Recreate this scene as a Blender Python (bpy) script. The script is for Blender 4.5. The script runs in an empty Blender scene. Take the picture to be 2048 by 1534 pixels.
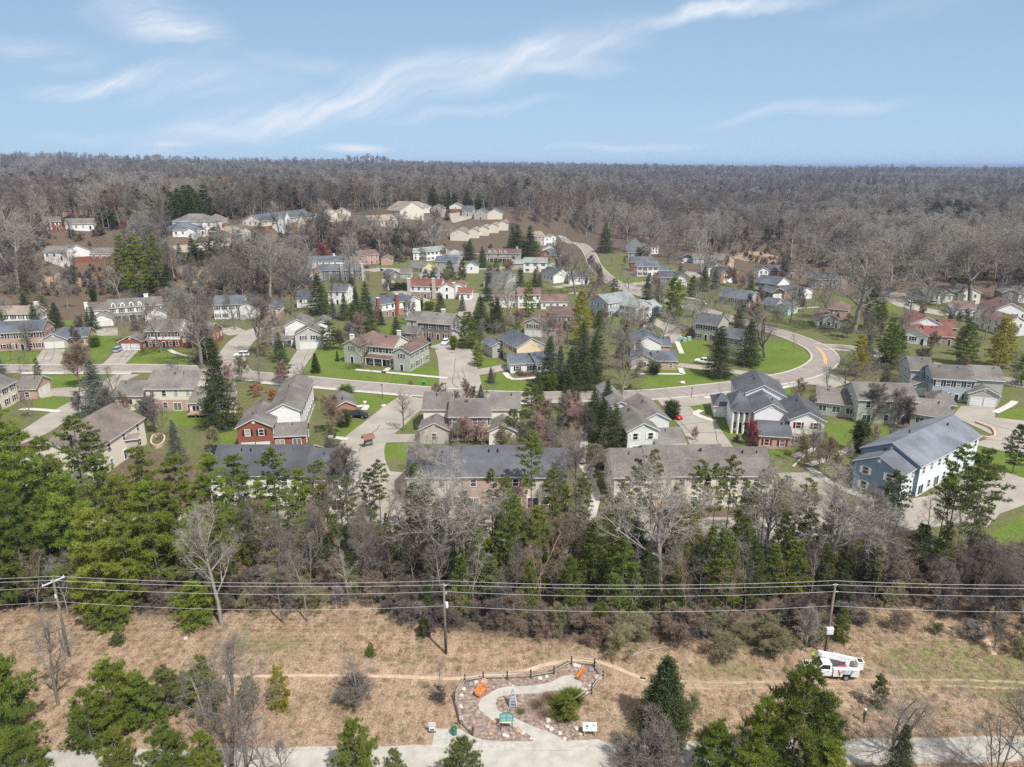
import bpy, math, random
import numpy as np
from mathutils import Vector, Matrix
R=math.radians
# ------------------------------------------------------------------ camera
CAMH=60.0; F=1422.0; CX,CY=1024.0,767.0; PITCH=R(17.0); CP,SP=math.cos(PITCH),math.sin(PITCH)
sc=bpy.context.scene
COL=sc.collection
cam=bpy.data.cameras.new('camera'); camo=bpy.data.objects.new('camera',cam); COL.objects.link(camo)
camo.location=(0,0,CAMH); camo.rotation_euler=(R(90)-PITCH,0,0)
cam.sensor_width=36; cam.lens=36*F/2048; cam.clip_start=0.5; cam.clip_end=120000
sc.camera=camo
# ------------------------------------------------------------------ light
SUN_EL=R(56); SUN_DIR=Vector((.61*math.cos(SUN_EL),-.79*math.cos(SUN_EL),math.sin(SUN_EL))).normalized()
sun=bpy.data.lights.new('sun','SUN'); suno=bpy.data.objects.new('sun',sun); COL.objects.link(suno)
sun.energy=5.0; sun.angle=R(.53); sun.color=(1,.955,.89)
suno.rotation_euler=SUN_DIR.to_track_quat('Z','Y').to_euler()
w=bpy.data.worlds.new('World'); sc.world=w; w.use_nodes=True
nt=w.node_tree; N=nt.nodes; L=nt.links; N.clear()
out=N.new('ShaderNodeOutputWorld'); bg=N.new('ShaderNodeBackground'); L.new(bg.outputs[0],out.inputs[0])
sky=N.new('ShaderNodeTexSky'); sky.sky_type='NISHITA'; sky.sun_disc=False
sky.sun_elevation=SUN_EL; sky.sun_rotation=math.atan2(SUN_DIR.x,SUN_DIR.y); sky.air_density=1.0; sky.dust_density=.15; sky.ozone_density=3.5; sky.altitude=200
bg.inputs[1].default_value=.083
def pxdir(px,py):
    x=(px-CX)/F; yd=(py-CY)/F
    return Vector((x,CP-yd*SP,-SP-yd*CP))
def uv(px,py):
    d=pxdir(px,py); return d.x/d.y,d.z/d.y
def mnode(op,a=None,b=None,clamp=False):
    m=N.new('ShaderNodeMath'); m.operation=op; m.use_clamp=clamp
    for i,v in enumerate((a,b)):
        if v is None: continue
        if isinstance(v,(int,float)): m.inputs[i].default_value=v
        else: L.new(v,m.inputs[i])
    return m.outputs[0]
tc=N.new('ShaderNodeTexCoord'); sep=N.new('ShaderNodeSeparateXYZ'); L.new(tc.outputs['Generated'],sep.inputs[0])
ya=mnode('MAXIMUM',mnode('ABSOLUTE',sep.outputs[1]),.05)
comb=N.new('ShaderNodeCombineXYZ'); L.new(mnode('DIVIDE',sep.outputs[0],ya),comb.inputs[0]); L.new(mnode('DIVIDE',sep.outputs[2],ya),comb.inputs[1])
# soft warp so that cloud outlines fray
wn=N.new('ShaderNodeTexNoise'); wn.inputs['Scale'].default_value=5; wn.inputs['Detail'].default_value=6; L.new(comb.outputs[0],wn.inputs['Vector'])
ws=N.new('ShaderNodeVectorMath'); ws.operation='SUBTRACT'; L.new(wn.outputs['Color'],ws.inputs[0]); ws.inputs[1].default_value=(.5,.5,.5)
wm=N.new('ShaderNodeVectorMath'); wm.operation='MULTIPLY'; L.new(ws.outputs[0],wm.inputs[0]); wm.inputs[1].default_value=(.16,.085,0)
wa=N.new('ShaderNodeVectorMath'); wa.operation='ADD'; L.new(comb.outputs[0],wa.inputs[0]); L.new(wm.outputs[0],wa.inputs[1])
# px centre, px half length, half width, angle deg (up to the right), strength, streak amount
STROKES=[(760,185,520,48,13,.80,.75),(1080,105,230,26,7,.8,.8),(560,250,230,24,14,.5,.7),(1460,24,230,18,9,1.0,.7),(1130,130,130,15,4,.6,.8),
 (315,45,160,46,-10,.85,.85),(215,146,190,22,8,.85,.75),(50,88,130,30,-4,.35,.8),(440,165,190,40,6,.4,.85),(640,120,150,20,-6,.3,.8),(950,215,190,14,9,.4,.7),
 (712,297,72,10,-2,1.0,.15),(1240,297,190,9,1,.5,.5),(1620,218,220,16,9,.42,.6),(440,268,90,14,-8,.42,.6),(340,288,50,6,0,.5,.3),(200,262,150,16,0,.2,.6),(1820,20,260,30,7,.12,.6)]
tot=None
for i,(px,py,hl,hw,ang,st,sk) in enumerate(STROKES):
    u,v=uv(px,py); u2,v2=uv(px+10,py); s=(u2-u)/10
    ma=N.new('ShaderNodeMapping'); ma.vector_type='TEXTURE'
    ma.inputs['Location'].default_value=(u,v,0); ma.inputs['Rotation'].default_value=(0,0,R(ang)); ma.inputs['Scale'].default_value=(hl*s,hw*s,1)
    L.new((wa if hw>9 else wa).outputs[0] if sk>.3 else comb.outputs[0],ma.inputs[0])
    ln=N.new('ShaderNodeVectorMath'); ln.operation='LENGTH'; L.new(ma.outputs[0],ln.inputs[0])
    mr=N.new('ShaderNodeMapRange'); mr.interpolation_type='SMOOTHSTEP'; L.new(ln.outputs['Value'],mr.inputs[0])
    mr.inputs[1].default_value=1.3; mr.inputs[2].default_value=0.0; mr.inputs[3].default_value=0; mr.inputs[4].default_value=1
    mb=N.new('ShaderNodeMapping'); mb.vector_type='TEXTURE'; mb.inputs['Location'].default_value=(u,v,0); mb.inputs['Rotation'].default_value=(0,0,R(ang+(14 if sk>.5 else 3)))
    mb.inputs['Scale'].default_value=(.34,.030,1); L.new(wa.outputs[0],mb.inputs[0])
    nz=N.new('ShaderNodeTexNoise'); nz.noise_dimensions='4D'; nz.inputs['W'].default_value=i*3.1; nz.inputs['Scale'].default_value=1.6; nz.inputs['Detail'].default_value=9; nz.inputs['Roughness'].default_value=.62; L.new(mb.outputs[0],nz.inputs['Vector'])
    mn=N.new('ShaderNodeMapRange'); L.new(nz.outputs[0],mn.inputs[0]); mn.inputs[1].default_value=.38; mn.inputs[2].default_value=.62; mn.inputs[3].default_value=1-sk; mn.inputs[4].default_value=1
    o=mnode('MULTIPLY',mnode('MULTIPLY',mr.outputs[0],mn.outputs[0]),st)
    tot=o if tot is None else mnode('SUBTRACT',mnode('ADD',tot,o),mnode('MULTIPLY',tot,o))
front=mnode('GREATER_THAN',sep.outputs[1],0)
tot=mnode('MULTIPLY',tot,front,True)
elev=mnode('DIVIDE',sep.outputs[2],ya)
grad=N.new('ShaderNodeValToRGB'); ge=grad.color_ramp.elements
for pos,cl in ((.0,(.50,.72,.96)),(.07,(.37,.62,.94)),(.16,(.21,.465,.87)),(.28,(.105,.30,.68)),(1.0,(.045,.13,.34))):
    q=ge[0] if pos==0 else (ge[1] if pos==1 else ge.new(pos)); q.position=pos; q.color=(*cl,1)
L.new(mnode('MULTIPLY',elev,1.4,True),grad.inputs[0])
gsc=N.new('ShaderNodeVectorMath'); gsc.operation='SCALE'; L.new(grad.outputs[0],gsc.inputs[0]); gsc.inputs['Scale'].default_value=10.2
fm=N.new('ShaderNodeMapRange'); L.new(elev,fm.inputs[0]); fm.inputs[1].default_value=.5; fm.inputs[2].default_value=1.3; fm.inputs[3].default_value=.92; fm.inputs[4].default_value=.8
sm_=N.new('ShaderNodeMix'); sm_.data_type='RGBA'; L.new(fm.outputs[0],sm_.inputs[0]); L.new(sky.outputs[0],sm_.inputs[6]); L.new(gsc.outputs[0],sm_.inputs[7])
mix=N.new('ShaderNodeMix'); mix.data_type='RGBA'; L.new(tot,mix.inputs[0]); L.new(sm_.outputs[2],mix.inputs[6]); mix.inputs[7].default_value=(9.0,9.7,10.6,1)
L.new(mix.outputs[2],bg.inputs[0])
sc.view_settings.view_transform='Standard'; sc.view_settings.look='None'; sc.view_settings.exposure=0.17; sc.view_settings.gamma=1
sc.render.engine='CYCLES'
cy=sc.cycles; cy.max_bounces=5; cy.diffuse_bounces=3; cy.glossy_bounces=2; cy.transmission_bounces=3; cy.volume_bounces=0; cy.transparent_max_bounces=6
try: cy.use_denoising=False
except Exception: pass
# ------------------------------------------------------------------ helpers
def P0(px,py,z=0.0):
    d=pxdir(px,py); t=(z-CAMH)/d.z
    return Vector((d.x*t,d.y*t,z))
# wooded plateau behind and left of the estate, and rolling hills to the horizon
TOE=[(-900,640),(0,612),(200,585),(330,604),(480,580),(560,562),(640,530),(760,522),(880,500),(1040,502),(1130,492),(1180,474),(1240,450),(1320,425),(1500,400),(2900,395)]
_ta=[];_td=[]
for _a,_b in TOE:
    _q=P0(_a,_b); _ta.append(math.atan2(_q.x,_q.y)); _td.append(math.hypot(_q.x,_q.y))
AMP=[26,26,26,26,26,26,25,25,25,24,20,16,12,8,0,0]
def gh(x,y):
    x=np.asarray(x,float); y=np.asarray(y,float)
    d=np.sqrt(x*x+y*y); az=np.arctan2(x,np.maximum(y,1))
    s=np.clip((d-900)/2400,0,1); s=s*s*(3-2*s)
    base=np.interp(az,[-1.2,-.62,-.45,-.33,-.23,-.17,-.08,.1,.3,.45,.62,1.2],[84,72,63,58,55,57,50,42,33,24,17,14])
    wob=8*np.sin(x*.0021+1.3)*np.sin(y*.0017)+4*np.sin(x*.006+y*.004)
    h=s*(base+wob*np.clip(s*1.2,0,1))
    bump=22*np.exp(-((az+.19)/.035)**2)*np.exp(-((d-3400)/500)**2)
    far=np.clip((d-6000)/9000,0,1); h=h*(1-far*.35)-far*10
    t=np.clip((d-np.interp(az,_ta,_td))/75,0,1); t=t*t*(3-2*t)
    pl=np.interp(az,_ta,AMP)*t*(y>0)
    return h+bump+pl*(1-s*.9)
_S=np.geomspace(150,20000,700)
def P(px,py,z=0.0):
    d=pxdir(px,py)
    if d.z<0:
        t=(z-CAMH)/d.z; x,y=d.x*t,d.y*t
        r=math.hypot(x,y)
        if y>0 and r<float(np.interp(math.atan2(x,y),_ta,_td))-2: return Vector((x,y,z))
    hx=math.hypot(d.x,d.y); tt=_S/hx
    f=CAMH+d.z*tt-gh(d.x*tt,d.y*tt)-z
    k=np.nonzero(f<=0)[0]
    if len(k)==0: t=tt[-1]
    else:
        i=max(int(k[0]),1); a_,b_=tt[i-1],tt[i]
        for _ in range(14):
            m=(a_+b_)/2
            if CAMH+d.z*m-float(gh(d.x*m,d.y*m))-z>0: a_=m
            else: b_=m
        t=(a_+b_)/2
    x,y=d.x*t,d.y*t
    return Vector((x,y,float(gh(x,y))+z))
def proj(v):
    dep=v[1]*CP+(CAMH-v[2])*SP; dn=(CAMH-v[2])*CP-v[1]*SP
    return CX+F*v[0]/dep, CY+F*dn/dep
def height_for(px,pyb,pyt):
    b=P(px,pyb); yd=(pyt-CY)/F
    # z where (b.y) projects to pyt
    return CAMH-b.y*(SP+yd*CP)/(CP-yd*SP)-b.z
ZO={'A':(0,560,3.836),'B':(400,560,3.836),'C':(800,560,3.836),'D':(1200,560,3.836),'E':(1536,560,3.836),
 'F':(0,360,4),'G':(400,360,4),'H':(800,360,4),'I':(1200,360,4),'J':(1536,360,4),
 'K':(0,780,3.264),'L':(400,860,3.836),'M':(800,860,3.836),'N':(1200,860,3.836),'O':(1536,860,3.836),
 'P':(0,1150,3.994),'Q':(400,1150,3.994),'R':(880,1290,5.689),'S':(1200,1150,3.994),'T':(1536,1150,3.994),'_':(0,0,1)}
def Z(k,x,y):
    a,b,s=ZO[k]; return a+x/s,b+y/s
def PZ(k,x,y,z=0): return P(*Z(k,x,y),z)
class MB:
    def __init__(s): s.v=[];s.f=[];s.m=[]
    def quad(s,a,b,c,d,m=0):
        n=len(s.v); s.v+=[tuple(a),tuple(b),tuple(c),tuple(d)]; s.f.append((n,n+1,n+2,n+3)); s.m.append(m)
    def ngon(s,pts,m=0):
        n=len(s.v); s.v+=[tuple(p) for p in pts]; s.f.append(tuple(range(n,n+len(pts)))); s.m.append(m)
    def box(s,x0,x1,y0,y1,z0,z1,m=0,T=None):
        c=[Vector((x,y,z)) for z in (z0,z1) for y in (y0,y1) for x in (x0,x1)]
        if T: c=[T@p for p in c]
        n=len(s.v); s.v+=[tuple(p) for p in c]
        for f in ((0,2,3,1),(4,5,7,6),(0,1,5,4),(2,6,7,3),(0,4,6,2),(1,3,7,5)): s.f.append(tuple(n+i for i in f)); s.m.append(m)
    def hull(s,bot,top,m=0):
        n=len(s.v); k=len(bot); s.v+=[tuple(p) for p in bot]+[tuple(p) for p in top]
        s.f.append(tuple(n+i for i in reversed(range(k)))); s.f.append(tuple(n+k+i for i in range(k)))
        for i in range(k): j=(i+1)%k; s.f.append((n+i,n+j,n+k+j,n+k+i))
        s.m+= [m]*(k+2)
    def tube(s,pts,rs,n=6,m=0,cap=True):
        pts=[Vector(p) for p in pts]; base=len(s.v)
        d0=(pts[-1]-pts[0]).normalized(); ref=Vector((0,0,1)) if abs(d0.z)<.9 else Vector((1,0,0))
        for i,p in enumerate(pts):
            d=(pts[min(i+1,len(pts)-1)]-pts[max(i-1,0)]).normalized()
            a=d.cross(ref).normalized(); b=d.cross(a)
            r=rs[i] if isinstance(rs,(list,tuple)) else rs
            for k in range(n):
                t=2*math.pi*k/n; s.v.append(tuple(p+a*(math.cos(t)*r)+b*(math.sin(t)*r)))
        for i in range(len(pts)-1):
            for k in range(n):
                k2=(k+1)%n; s.f.append((base+i*n+k,base+i*n+k2,base+(i+1)*n+k2,base+(i+1)*n+k)); s.m.append(m)
        if cap:
            s.f.append(tuple(base+k for k in reversed(range(n)))); s.m.append(m)
            s.f.append(tuple(base+(len(pts)-1)*n+k for k in range(n))); s.m.append(m)
    def mesh(s,name,mats,smooth=False):
        me=bpy.data.meshes.new(name); me.from_pydata(s.v,[],s.f)
        for m in mats: me.materials.append(m)
        me.polygons.foreach_set('material_index',s.m)
        if smooth: me.polygons.foreach_set('use_smooth',[True]*len(s.f))
        me.update(); return me
def link(name,me,parent=None,loc=(0,0,0),rz=0,scale=None):
    o=bpy.data.objects.new(name,me); COL.objects.link(o); o.location=loc; o.rotation_euler=(0,0,rz)
    if scale is not None: o.scale=scale if hasattr(scale,'__len__') else (scale,)*3
    if parent: o.parent=parent
    return o
def tag(o,label,cat,group=None,kind=None):
    if label: o['label']=label
    if cat: o['category']=cat
    if group: o['group']=group
    if kind: o['kind']=kind
    return o
# ------------------------------------------------------------------ materials
MATS={}
def mat(name,c1,c2=None,scale=1.0,rough=.85,stretch=(1,1,1),rnd=0.0,bump=0.0,c3=None,lo=.35,hi=.65,spec=.3,metal=0,trans=0,detail=6,coord='Object',band=None,rndh=0.0):
    if name in MATS: return MATS[name]
    m=bpy.data.materials.new(name); m.use_nodes=True; t=m.node_tree; nn=t.nodes; l=t.links
    b=nn['Principled BSDF']; b.inputs['Roughness'].default_value=rough; b.inputs['Metallic'].default_value=metal
    b.inputs['Specular IOR Level'].default_value=spec
    col=None
    if c2 is not None:
        c=nn.new('ShaderNodeTexCoord'); mp=nn.new('ShaderNodeMapping'); mp.inputs['Scale'].default_value=stretch; l.new(c.outputs[coord],mp.inputs[0])
        nz=nn.new('ShaderNodeTexNoise'); nz.inputs['Scale'].default_value=scale; nz.inputs['Detail'].default_value=detail; nz.inputs['Roughness'].default_value=.65; l.new(mp.outputs[0],nz.inputs['Vector'])
        cr=nn.new('ShaderNodeValToRGB'); e=cr.color_ramp.elements; e[0].position=lo; e[1].position=hi; e[0].color=(*c1,1); e[1].color=(*c2,1)
        if c3 is not None: x=cr.color_ramp.elements.new((lo+hi)/2); x.color=(*c3,1)
        l.new(nz.outputs[0],cr.inputs[0]); col=cr.outputs[0]
        if band:
            wv=nn.new('ShaderNodeTexWave'); wv.wave_type='BANDS'; wv.bands_direction='Z'; wv.wave_profile='SAW'; wv.inputs['Scale'].default_value=band[0]; l.new(c.outputs[coord],wv.inputs[0])
            mx=nn.new('ShaderNodeMix'); mx.data_type='RGBA'; mx.blend_type='MULTIPLY'; mx.inputs[0].default_value=band[1]; l.new(col,mx.inputs[6]); l.new(wv.outputs[0],mx.inputs[7]); col=mx.outputs[2]
        if bump:
            bp=nn.new('ShaderNodeBump'); bp.inputs['Strength'].default_value=bump; bp.inputs['Distance'].default_value=.15; l.new(nz.outputs[0],bp.inputs['Height']); l.new(bp.outputs[0],b.inputs['Normal'])
    if rnd or rndh:
        oi=nn.new('ShaderNodeObjectInfo'); hs=nn.new('ShaderNodeHueSaturation')
        mr=nn.new('ShaderNodeMapRange'); l.new(oi.outputs['Random'],mr.inputs[0]); mr.inputs[3].default_value=1-rnd; mr.inputs[4].default_value=1+rnd; l.new(mr.outputs[0],hs.inputs['Value'])
        if rndh:
            m7=nn.new('ShaderNodeMath'); m7.operation='MULTIPLY'; l.new(oi.outputs['Random'],m7.inputs[0]); m7.inputs[1].default_value=7.31
            fr=nn.new('ShaderNodeMath'); fr.operation='FRACT'; l.new(m7.outputs[0],fr.inputs[0])
            mh=nn.new('ShaderNodeMapRange'); l.new(fr.outputs[0],mh.inputs[0]); mh.inputs[3].default_value=.5-rndh; mh.inputs[4].default_value=.5+rndh; l.new(mh.outputs[0],hs.inputs['Hue'])
        if col is not None: l.new(col,hs.inputs['Color'])
        else: hs.inputs['Color'].default_value=(*c1,1)
        col=hs.outputs[0]
    if col is not None: l.new(col,b.inputs['Base Color'])
    else: b.inputs['Base Color'].default_value=(*c1,1)
    if trans:
        tr=nn.new('ShaderNodeBsdfTranslucent'); ms=nn.new('ShaderNodeMixShader'); ms.inputs[0].default_value=trans
        if col is not None: l.new(col,tr.inputs[0])
        else: tr.inputs[0].default_value=(*c1,1)
        l.new(b.outputs[0],ms.inputs[1]); l.new(tr.outputs[0],ms.inputs[2]); l.new(ms.outputs[0],nn['Material Output'].inputs[0])
    MATS[name]=m; return m
def roofmat(n,c,v=.25):
    m=_roofmat(n,c,v); t=m.node_tree; nn=t.nodes; l=t.links; b=nn['Principled BSDF']
    src=b.inputs['Base Color'].links[0].from_socket; tc_=nn.new('ShaderNodeTexCoord'); oi=nn.new('ShaderNodeObjectInfo'); ad=nn.new('ShaderNodeVectorMath'); ad.operation='ADD'; l.new(tc_.outputs['Object'],ad.inputs[0]); l.new(oi.outputs['Location'],ad.inputs[1])
    nz=nn.new('ShaderNodeTexNoise'); nz.inputs['Scale'].default_value=.22; nz.inputs['Detail'].default_value=5; l.new(ad.outputs[0],nz.inputs['Vector'])
    mr=nn.new('ShaderNodeMapRange'); l.new(nz.outputs[0],mr.inputs[0]); mr.inputs[1].default_value=.35; mr.inputs[2].default_value=.65; mr.inputs[3].default_value=.78; mr.inputs[4].default_value=1.18
    hs=nn.new('ShaderNodeHueSaturation'); l.new(src,hs.inputs['Color']); mu=nn.new('ShaderNodeMath'); mu.operation='MULTIPLY'; m2=nn.new('ShaderNodeMapRange'); l.new(oi.outputs['Random'],m2.inputs[0]); m2.inputs[3].default_value=.86; m2.inputs[4].default_value=1.14
    l.new(mr.outputs[0],mu.inputs[0]); l.new(m2.outputs[0],mu.inputs[1]); l.new(mu.outputs[0],hs.inputs['Value']); l.new(hs.outputs[0],b.inputs['Base Color']); return m
def _roofmat(n,c,v=.25):
    return mat('roof_'+n,tuple(x*(1-v) for x in c),tuple(x*(1+v) for x in c),scale=3.2,rough=.92,lo=.3,hi=.7,stretch=(.6,.6,1.6),bump=.25,detail=9,spec=.15)
ROOF={'gray':roofmat('gray',(.15,.14,.13)),'blue':roofmat('blue',(.105,.117,.14),.18),'brown':roofmat('brown',(.17,.145,.128)),'mauve':roofmat('mauve',(.155,.105,.094)),
 'red':roofmat('red',(.18,.085,.072)),'tan':roofmat('tan',(.24,.20,.165)),'green':roofmat('green',(.24,.265,.26)),'slate':roofmat('slate',(.095,.098,.112),.15),'steel':roofmat('steel',(.155,.168,.195),.15),'dark':roofmat('dark',(.06,.06,.065),.15)}
def side(n,c,band=(1.6,.09)):
    return mat('wall_'+n,tuple(x*.93 for x in c),tuple(min(.9,x*1.04) for x in c),scale=.8,rough=.7,band=band,lo=.3,hi=.7)
WALL={'white':side('white',(.83,.82,.80)),'cream':side('cream',(.74,.69,.58)),'yellow':side('yellow',(.72,.60,.38)),'grey':side('grey',(.52,.52,.51)),
 'greige':side('greige',(.42,.40,.36)),'sage':side('sage',(.42,.43,.38)),'palegreen':side('palegreen',(.68,.71,.68)),'teal':side('teal',(.50,.62,.62)),
 'bluegray':side('bluegray',(.40,.45,.50)),'blue':side('blue',(.19,.265,.36)),'sunlit_blue':side('sunlit_blue',(.72,.76,.80)),'dark':side('dark',(.10,.085,.07)),'mauvew':side('mauvew',(.35,.27,.25)),  # the blue-white copy of the blue siding has sunlight put into its colour
 'skyblue':side('skyblue',(.62,.68,.76)),'darkgrey':side('darkgrey',(.19,.19,.18))}
def brick(n,a,b,c,v=1):
    return mat('brick_'+n,a,b,scale=5,rough=.9,c3=c,lo=.3,hi=.7,detail=8,stretch=(1,1,2.2))
WALL['brick']=brick('red',(.20,.070,.045),(.34,.14,.09),(.26,.095,.06))
WALL['pink']=brick('pink',(.40,.25,.19),(.56,.42,.35),(.47,.32,.26))
WALL['orange']=brick('orange',(.31,.15,.105),(.42,.24,.18),(.36,.19,.14))
WALL['palebrick']=brick('pale',(.40,.36,.33),(.58,.53,.49),(.5,.45,.41))
WALL['mixbrick']=brick('mix',(.22,.15,.12),(.42,.36,.32),(.3,.2,.16))
TRIM=mat('white_trim_paint',(.78,.78,.76),rough=.5)
GLASS=mat('window_glass',(.035,.045,.055),rough=.08,spec=.8)
_g=GLASS.node_tree; _oi=_g.nodes.new('ShaderNodeObjectInfo'); _cr=_g.nodes.new('ShaderNodeValToRGB'); _cr.color_ramp.interpolation='CONSTANT'
_e=_cr.color_ramp.elements; _e[0].color=(.02,.026,.032,1); _e[1].position=.45; _e[1].color=(.06,.07,.08,1)
for _p,_c in ((.68,(.16,.16,.155)),(.84,(.34,.33,.31))): _q=_e.new(_p); _q.color=(*_c,1)
_g.links.new(_oi.outputs['Random'],_cr.inputs[0]); _g.links.new(_cr.outputs[0],_g.nodes['Principled BSDF'].inputs['Base Color'])
BLACK=mat('black_paint',(.02,.02,.022),rough=.5)
SHUT={'k':mat('black_shutter',(.025,.025,.03),rough=.6),'r':mat('red_shutter',(.22,.015,.02),rough=.6),'w':TRIM,'g':mat('green_shutter',(.03,.07,.06),rough=.6),'b':mat('grey_blue_shutter',(.08,.10,.14),rough=.6)}
WOOD=mat('weathered_wood',(.13,.105,.085),(.26,.22,.18),scale=4,stretch=(1,1,.2))
CONC=mat('concrete',(.40,.375,.34),(.52,.49,.45),scale=.35,rough=.95,detail=10,lo=.3,hi=.7)
# ------------------------------------------------------------------ ground
hill=gh
def pip(poly,x,y):
    ins=np.zeros(x.shape,bool); n=len(poly)
    for i in range(n):
        x1,y1=poly[i]; x2,y2=poly[(i+1)%n]
        if y1==y2: continue
        c=((y1>y)!=(y2>y))&(x<(x2-x1)*(y-y1)/(y2-y1)+x1); ins^=c
    return ins
def G2(pts): return [tuple(P(a,b))[:2] for a,b in pts]
MEADOW=[[(-900,1212),(0,1212),(140,1228),(330,1236),(430,1232),(600,1196),(760,1208),(860,1262),(1000,1272),(1200,1292),(1400,1275),(1560,1318),(1650,1240),(1780,1215),(1900,1205),(2050,1225),(2900,1240),(2900,1700),(1024,5000),(-900,1700)],
 [(1455,512),(1490,500),(1530,505),(1570,518),(1545,526),(1490,522)],[(80,552),(110,545),(185,556),(180,572),(120,578),(70,570)],[(350,540),(400,525),(440,560),(400,580)],
 [(1830,470),(1950,462),(1990,478),(1940,492),(1840,490)]]
DULL=[[(-300,640),(200,655),(450,640),(600,585),(780,520),(1150,520),(1260,500),(1420,560),(1700,590),(1900,600),(2300,640),(2300,1260),(1900,1120),(1600,1020),(1350,1010),(1230,1030),(1130,1030),(1000,985),(700,985),(470,940),(300,900),(-300,850)],
 [(1380,460),(1440,480),(1400,500),(1360,480)]]
BRIGHT=[[(-40,706),(75,703),(80,712),(62,733),(-40,733)],[(118,728),(135,702),(155,700),(165,728)],[(193,672),(235,671),(230,683),(219,706),(203,724),(180,716)],[(245,726),(281,699),(339,698),(375,714),(375,732)],
 [(70,808),(86,792),(156,795),(125,823),(62,818)],[(211,748),(258,748),(235,766),(219,768)],[(85,752),(165,750),(165,778),(95,775)],
 [(635,696),(684,690),(690,727),(713,732),(895,761),(882,776),(593,747)],[(791,742),(895,727),(900,753),(830,752)],[(690,785),(822,795),(760,826),(713,810)],[(660,876),(687,844),(733,845),(700,873)],
 [(741,886),(817,883),(820,920),(765,917),(741,904)],[(770,865),(796,841),(825,834),(817,864)],[(415,835),(478,850),(470,890),(430,890)],[(946,722),(995,716),(995,732),(946,740)],
 [(951,755),(1008,745),(1024,758),(1118,776),(1118,784),(977,783)],[(755,658),(812,638),(812,662),(760,665)],[(1356,680),(1416,680),(1416,727),(1356,722)],[(1367,737),(1513,754),(1460,764),(1278,777),(1299,742)],
 [(1468,735),(1526,685),(1586,682),(1617,709),(1617,727),(1565,747)],[(1377,813),(1420,805),(1400,830),(1385,828)],[(1419,847),(1455,848),(1479,873),(1463,877)],[(1362,858),(1386,885),(1372,889)],
 [(1650,840),(1800,855),(1735,886),(1650,925)],[(1990,823),(2300,780),(2300,850),(2000,835)],[(1940,894),(2300,905),(2400,1010),(2045,978),(1955,955)],[(1975,1068),(2150,985),(2500,1100),(2300,1230),(2030,1150)],
 [(1536,893),(1628,893),(1590,912),(1540,905)],[(1160,930),(1175,990),(1200,1000),(1165,1045),(1150,990)],[(1055,841),(1092,812),(1139,812),(1150,840),(1113,852)],[(1232,552),(1290,560),(1285,572),(1240,565)],
 [(1400,790),(1460,785),(1480,792),(1430,800)],[(1765,605),(1800,612),(1790,630),(1765,625)],[(830,640),(870,640),(880,660),(850,668)],[(128,640),(170,640),(165,650),(130,650)],[(1208,622),(1260,640),(1250,655),(1215,640)],
 [(1540,778),(1600,768),(1612,775),(1560,795)],[(985,540),(1010,535),(1012,545),(990,546)],[(300,790),(420,800),(420,850),(320,850)]]
def smooth_attr(polys,X,Y,rad=1.2,n=8):
    a=np.zeros(X.shape); ps=[G2(p) for p in polys]
    for k in range(n):
        t=2*math.pi*k/n; ox,oy=rad*math.cos(t),rad*math.sin(t)
        b=np.zeros(X.shape,bool)
        for p in ps:
            xs=[q[0] for q in p]; ys=[q[1] for q in p]
            mk=(X>min(xs)-3)&(X<max(xs)+3)&(Y>min(ys)-3)&(Y<max(ys)+3)
            idx=np.nonzero(mk)
            if len(idx[0]): b[idx]|=pip(p,X[idx]+ox,Y[idx]+oy)
        a+=b
    return a/n
xs=np.concatenate([-np.geomspace(301,32000,46)[::-1],np.arange(-300,301,1.25),np.geomspace(301,32000,46)])
ys=np.concatenate([-np.geomspace(40,32000,26)[::-1],np.arange(0,640,1.25),np.geomspace(640,32000,70)])
X,Y=np.meshgrid(xs,ys); Zg=hill(X,Y)
nx,ny=len(xs),len(ys)
co=np.stack([X,Y,Zg],-1).reshape(-1,3)
ii,jj=np.meshgrid(np.arange(nx-1),np.arange(ny-1)); a=(jj*nx+ii).ravel()
fc=np.stack([a,a+1,a+nx+1,a+nx],-1)
def np_mesh(name,co,fc,mats,smooth=False,mi=None):
    me=bpy.data.meshes.new(name); k=fc.shape[1]
    me.vertices.add(len(co)); me.vertices.foreach_set('co',np.ascontiguousarray(co,dtype=np.float32).ravel())
    me.loops.add(fc.size); me.loops.foreach_set('vertex_index',np.ascontiguousarray(fc,dtype=np.int32).ravel())
    me.polygons.add(len(fc)); me.polygons.foreach_set('loop_start',np.arange(0,fc.size,k,dtype=np.int32))
    if mi is not None: me.polygons.foreach_set('material_index',np.ascontiguousarray(mi,dtype=np.int32))
    if smooth: me.polygons.foreach_set('use_smooth',np.ones(len(fc),bool))
    for m in mats: me.materials.append(m)
    me.update(calc_edges=True); return me
gm=bpy.data.materials.new('ground_soil_grass'); gm.use_nodes=True
gn=np_mesh('ground',co,fc,[gm],True)
VERGE=[[(1700,1290),(1850,1262),(2050,1290),(2300,1330),(2300,1480),(2050,1440),(1900,1385),(1760,1380)],[(860,1360),(925,1358),(905,1420),(915,1460),(870,1450),(845,1400)],[(-300,1490),(380,1484),(840,1468),(860,1478),(640,1494),(380,1499),(-300,1506)],[(1180,1472),(1500,1462),(2048,1452),(2300,1448),(2300,1468),(1500,1486),(1190,1488)],[(1180,1330),(1235,1350),(1190,1420),(1165,1440),(1150,1420),(1210,1380)],[(400,1262),(560,1255),(700,1300),(560,1330),(430,1310)],[(1440,1300),(1650,1345),(1640,1372),(1300,1372),(1250,1345)]]
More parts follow.
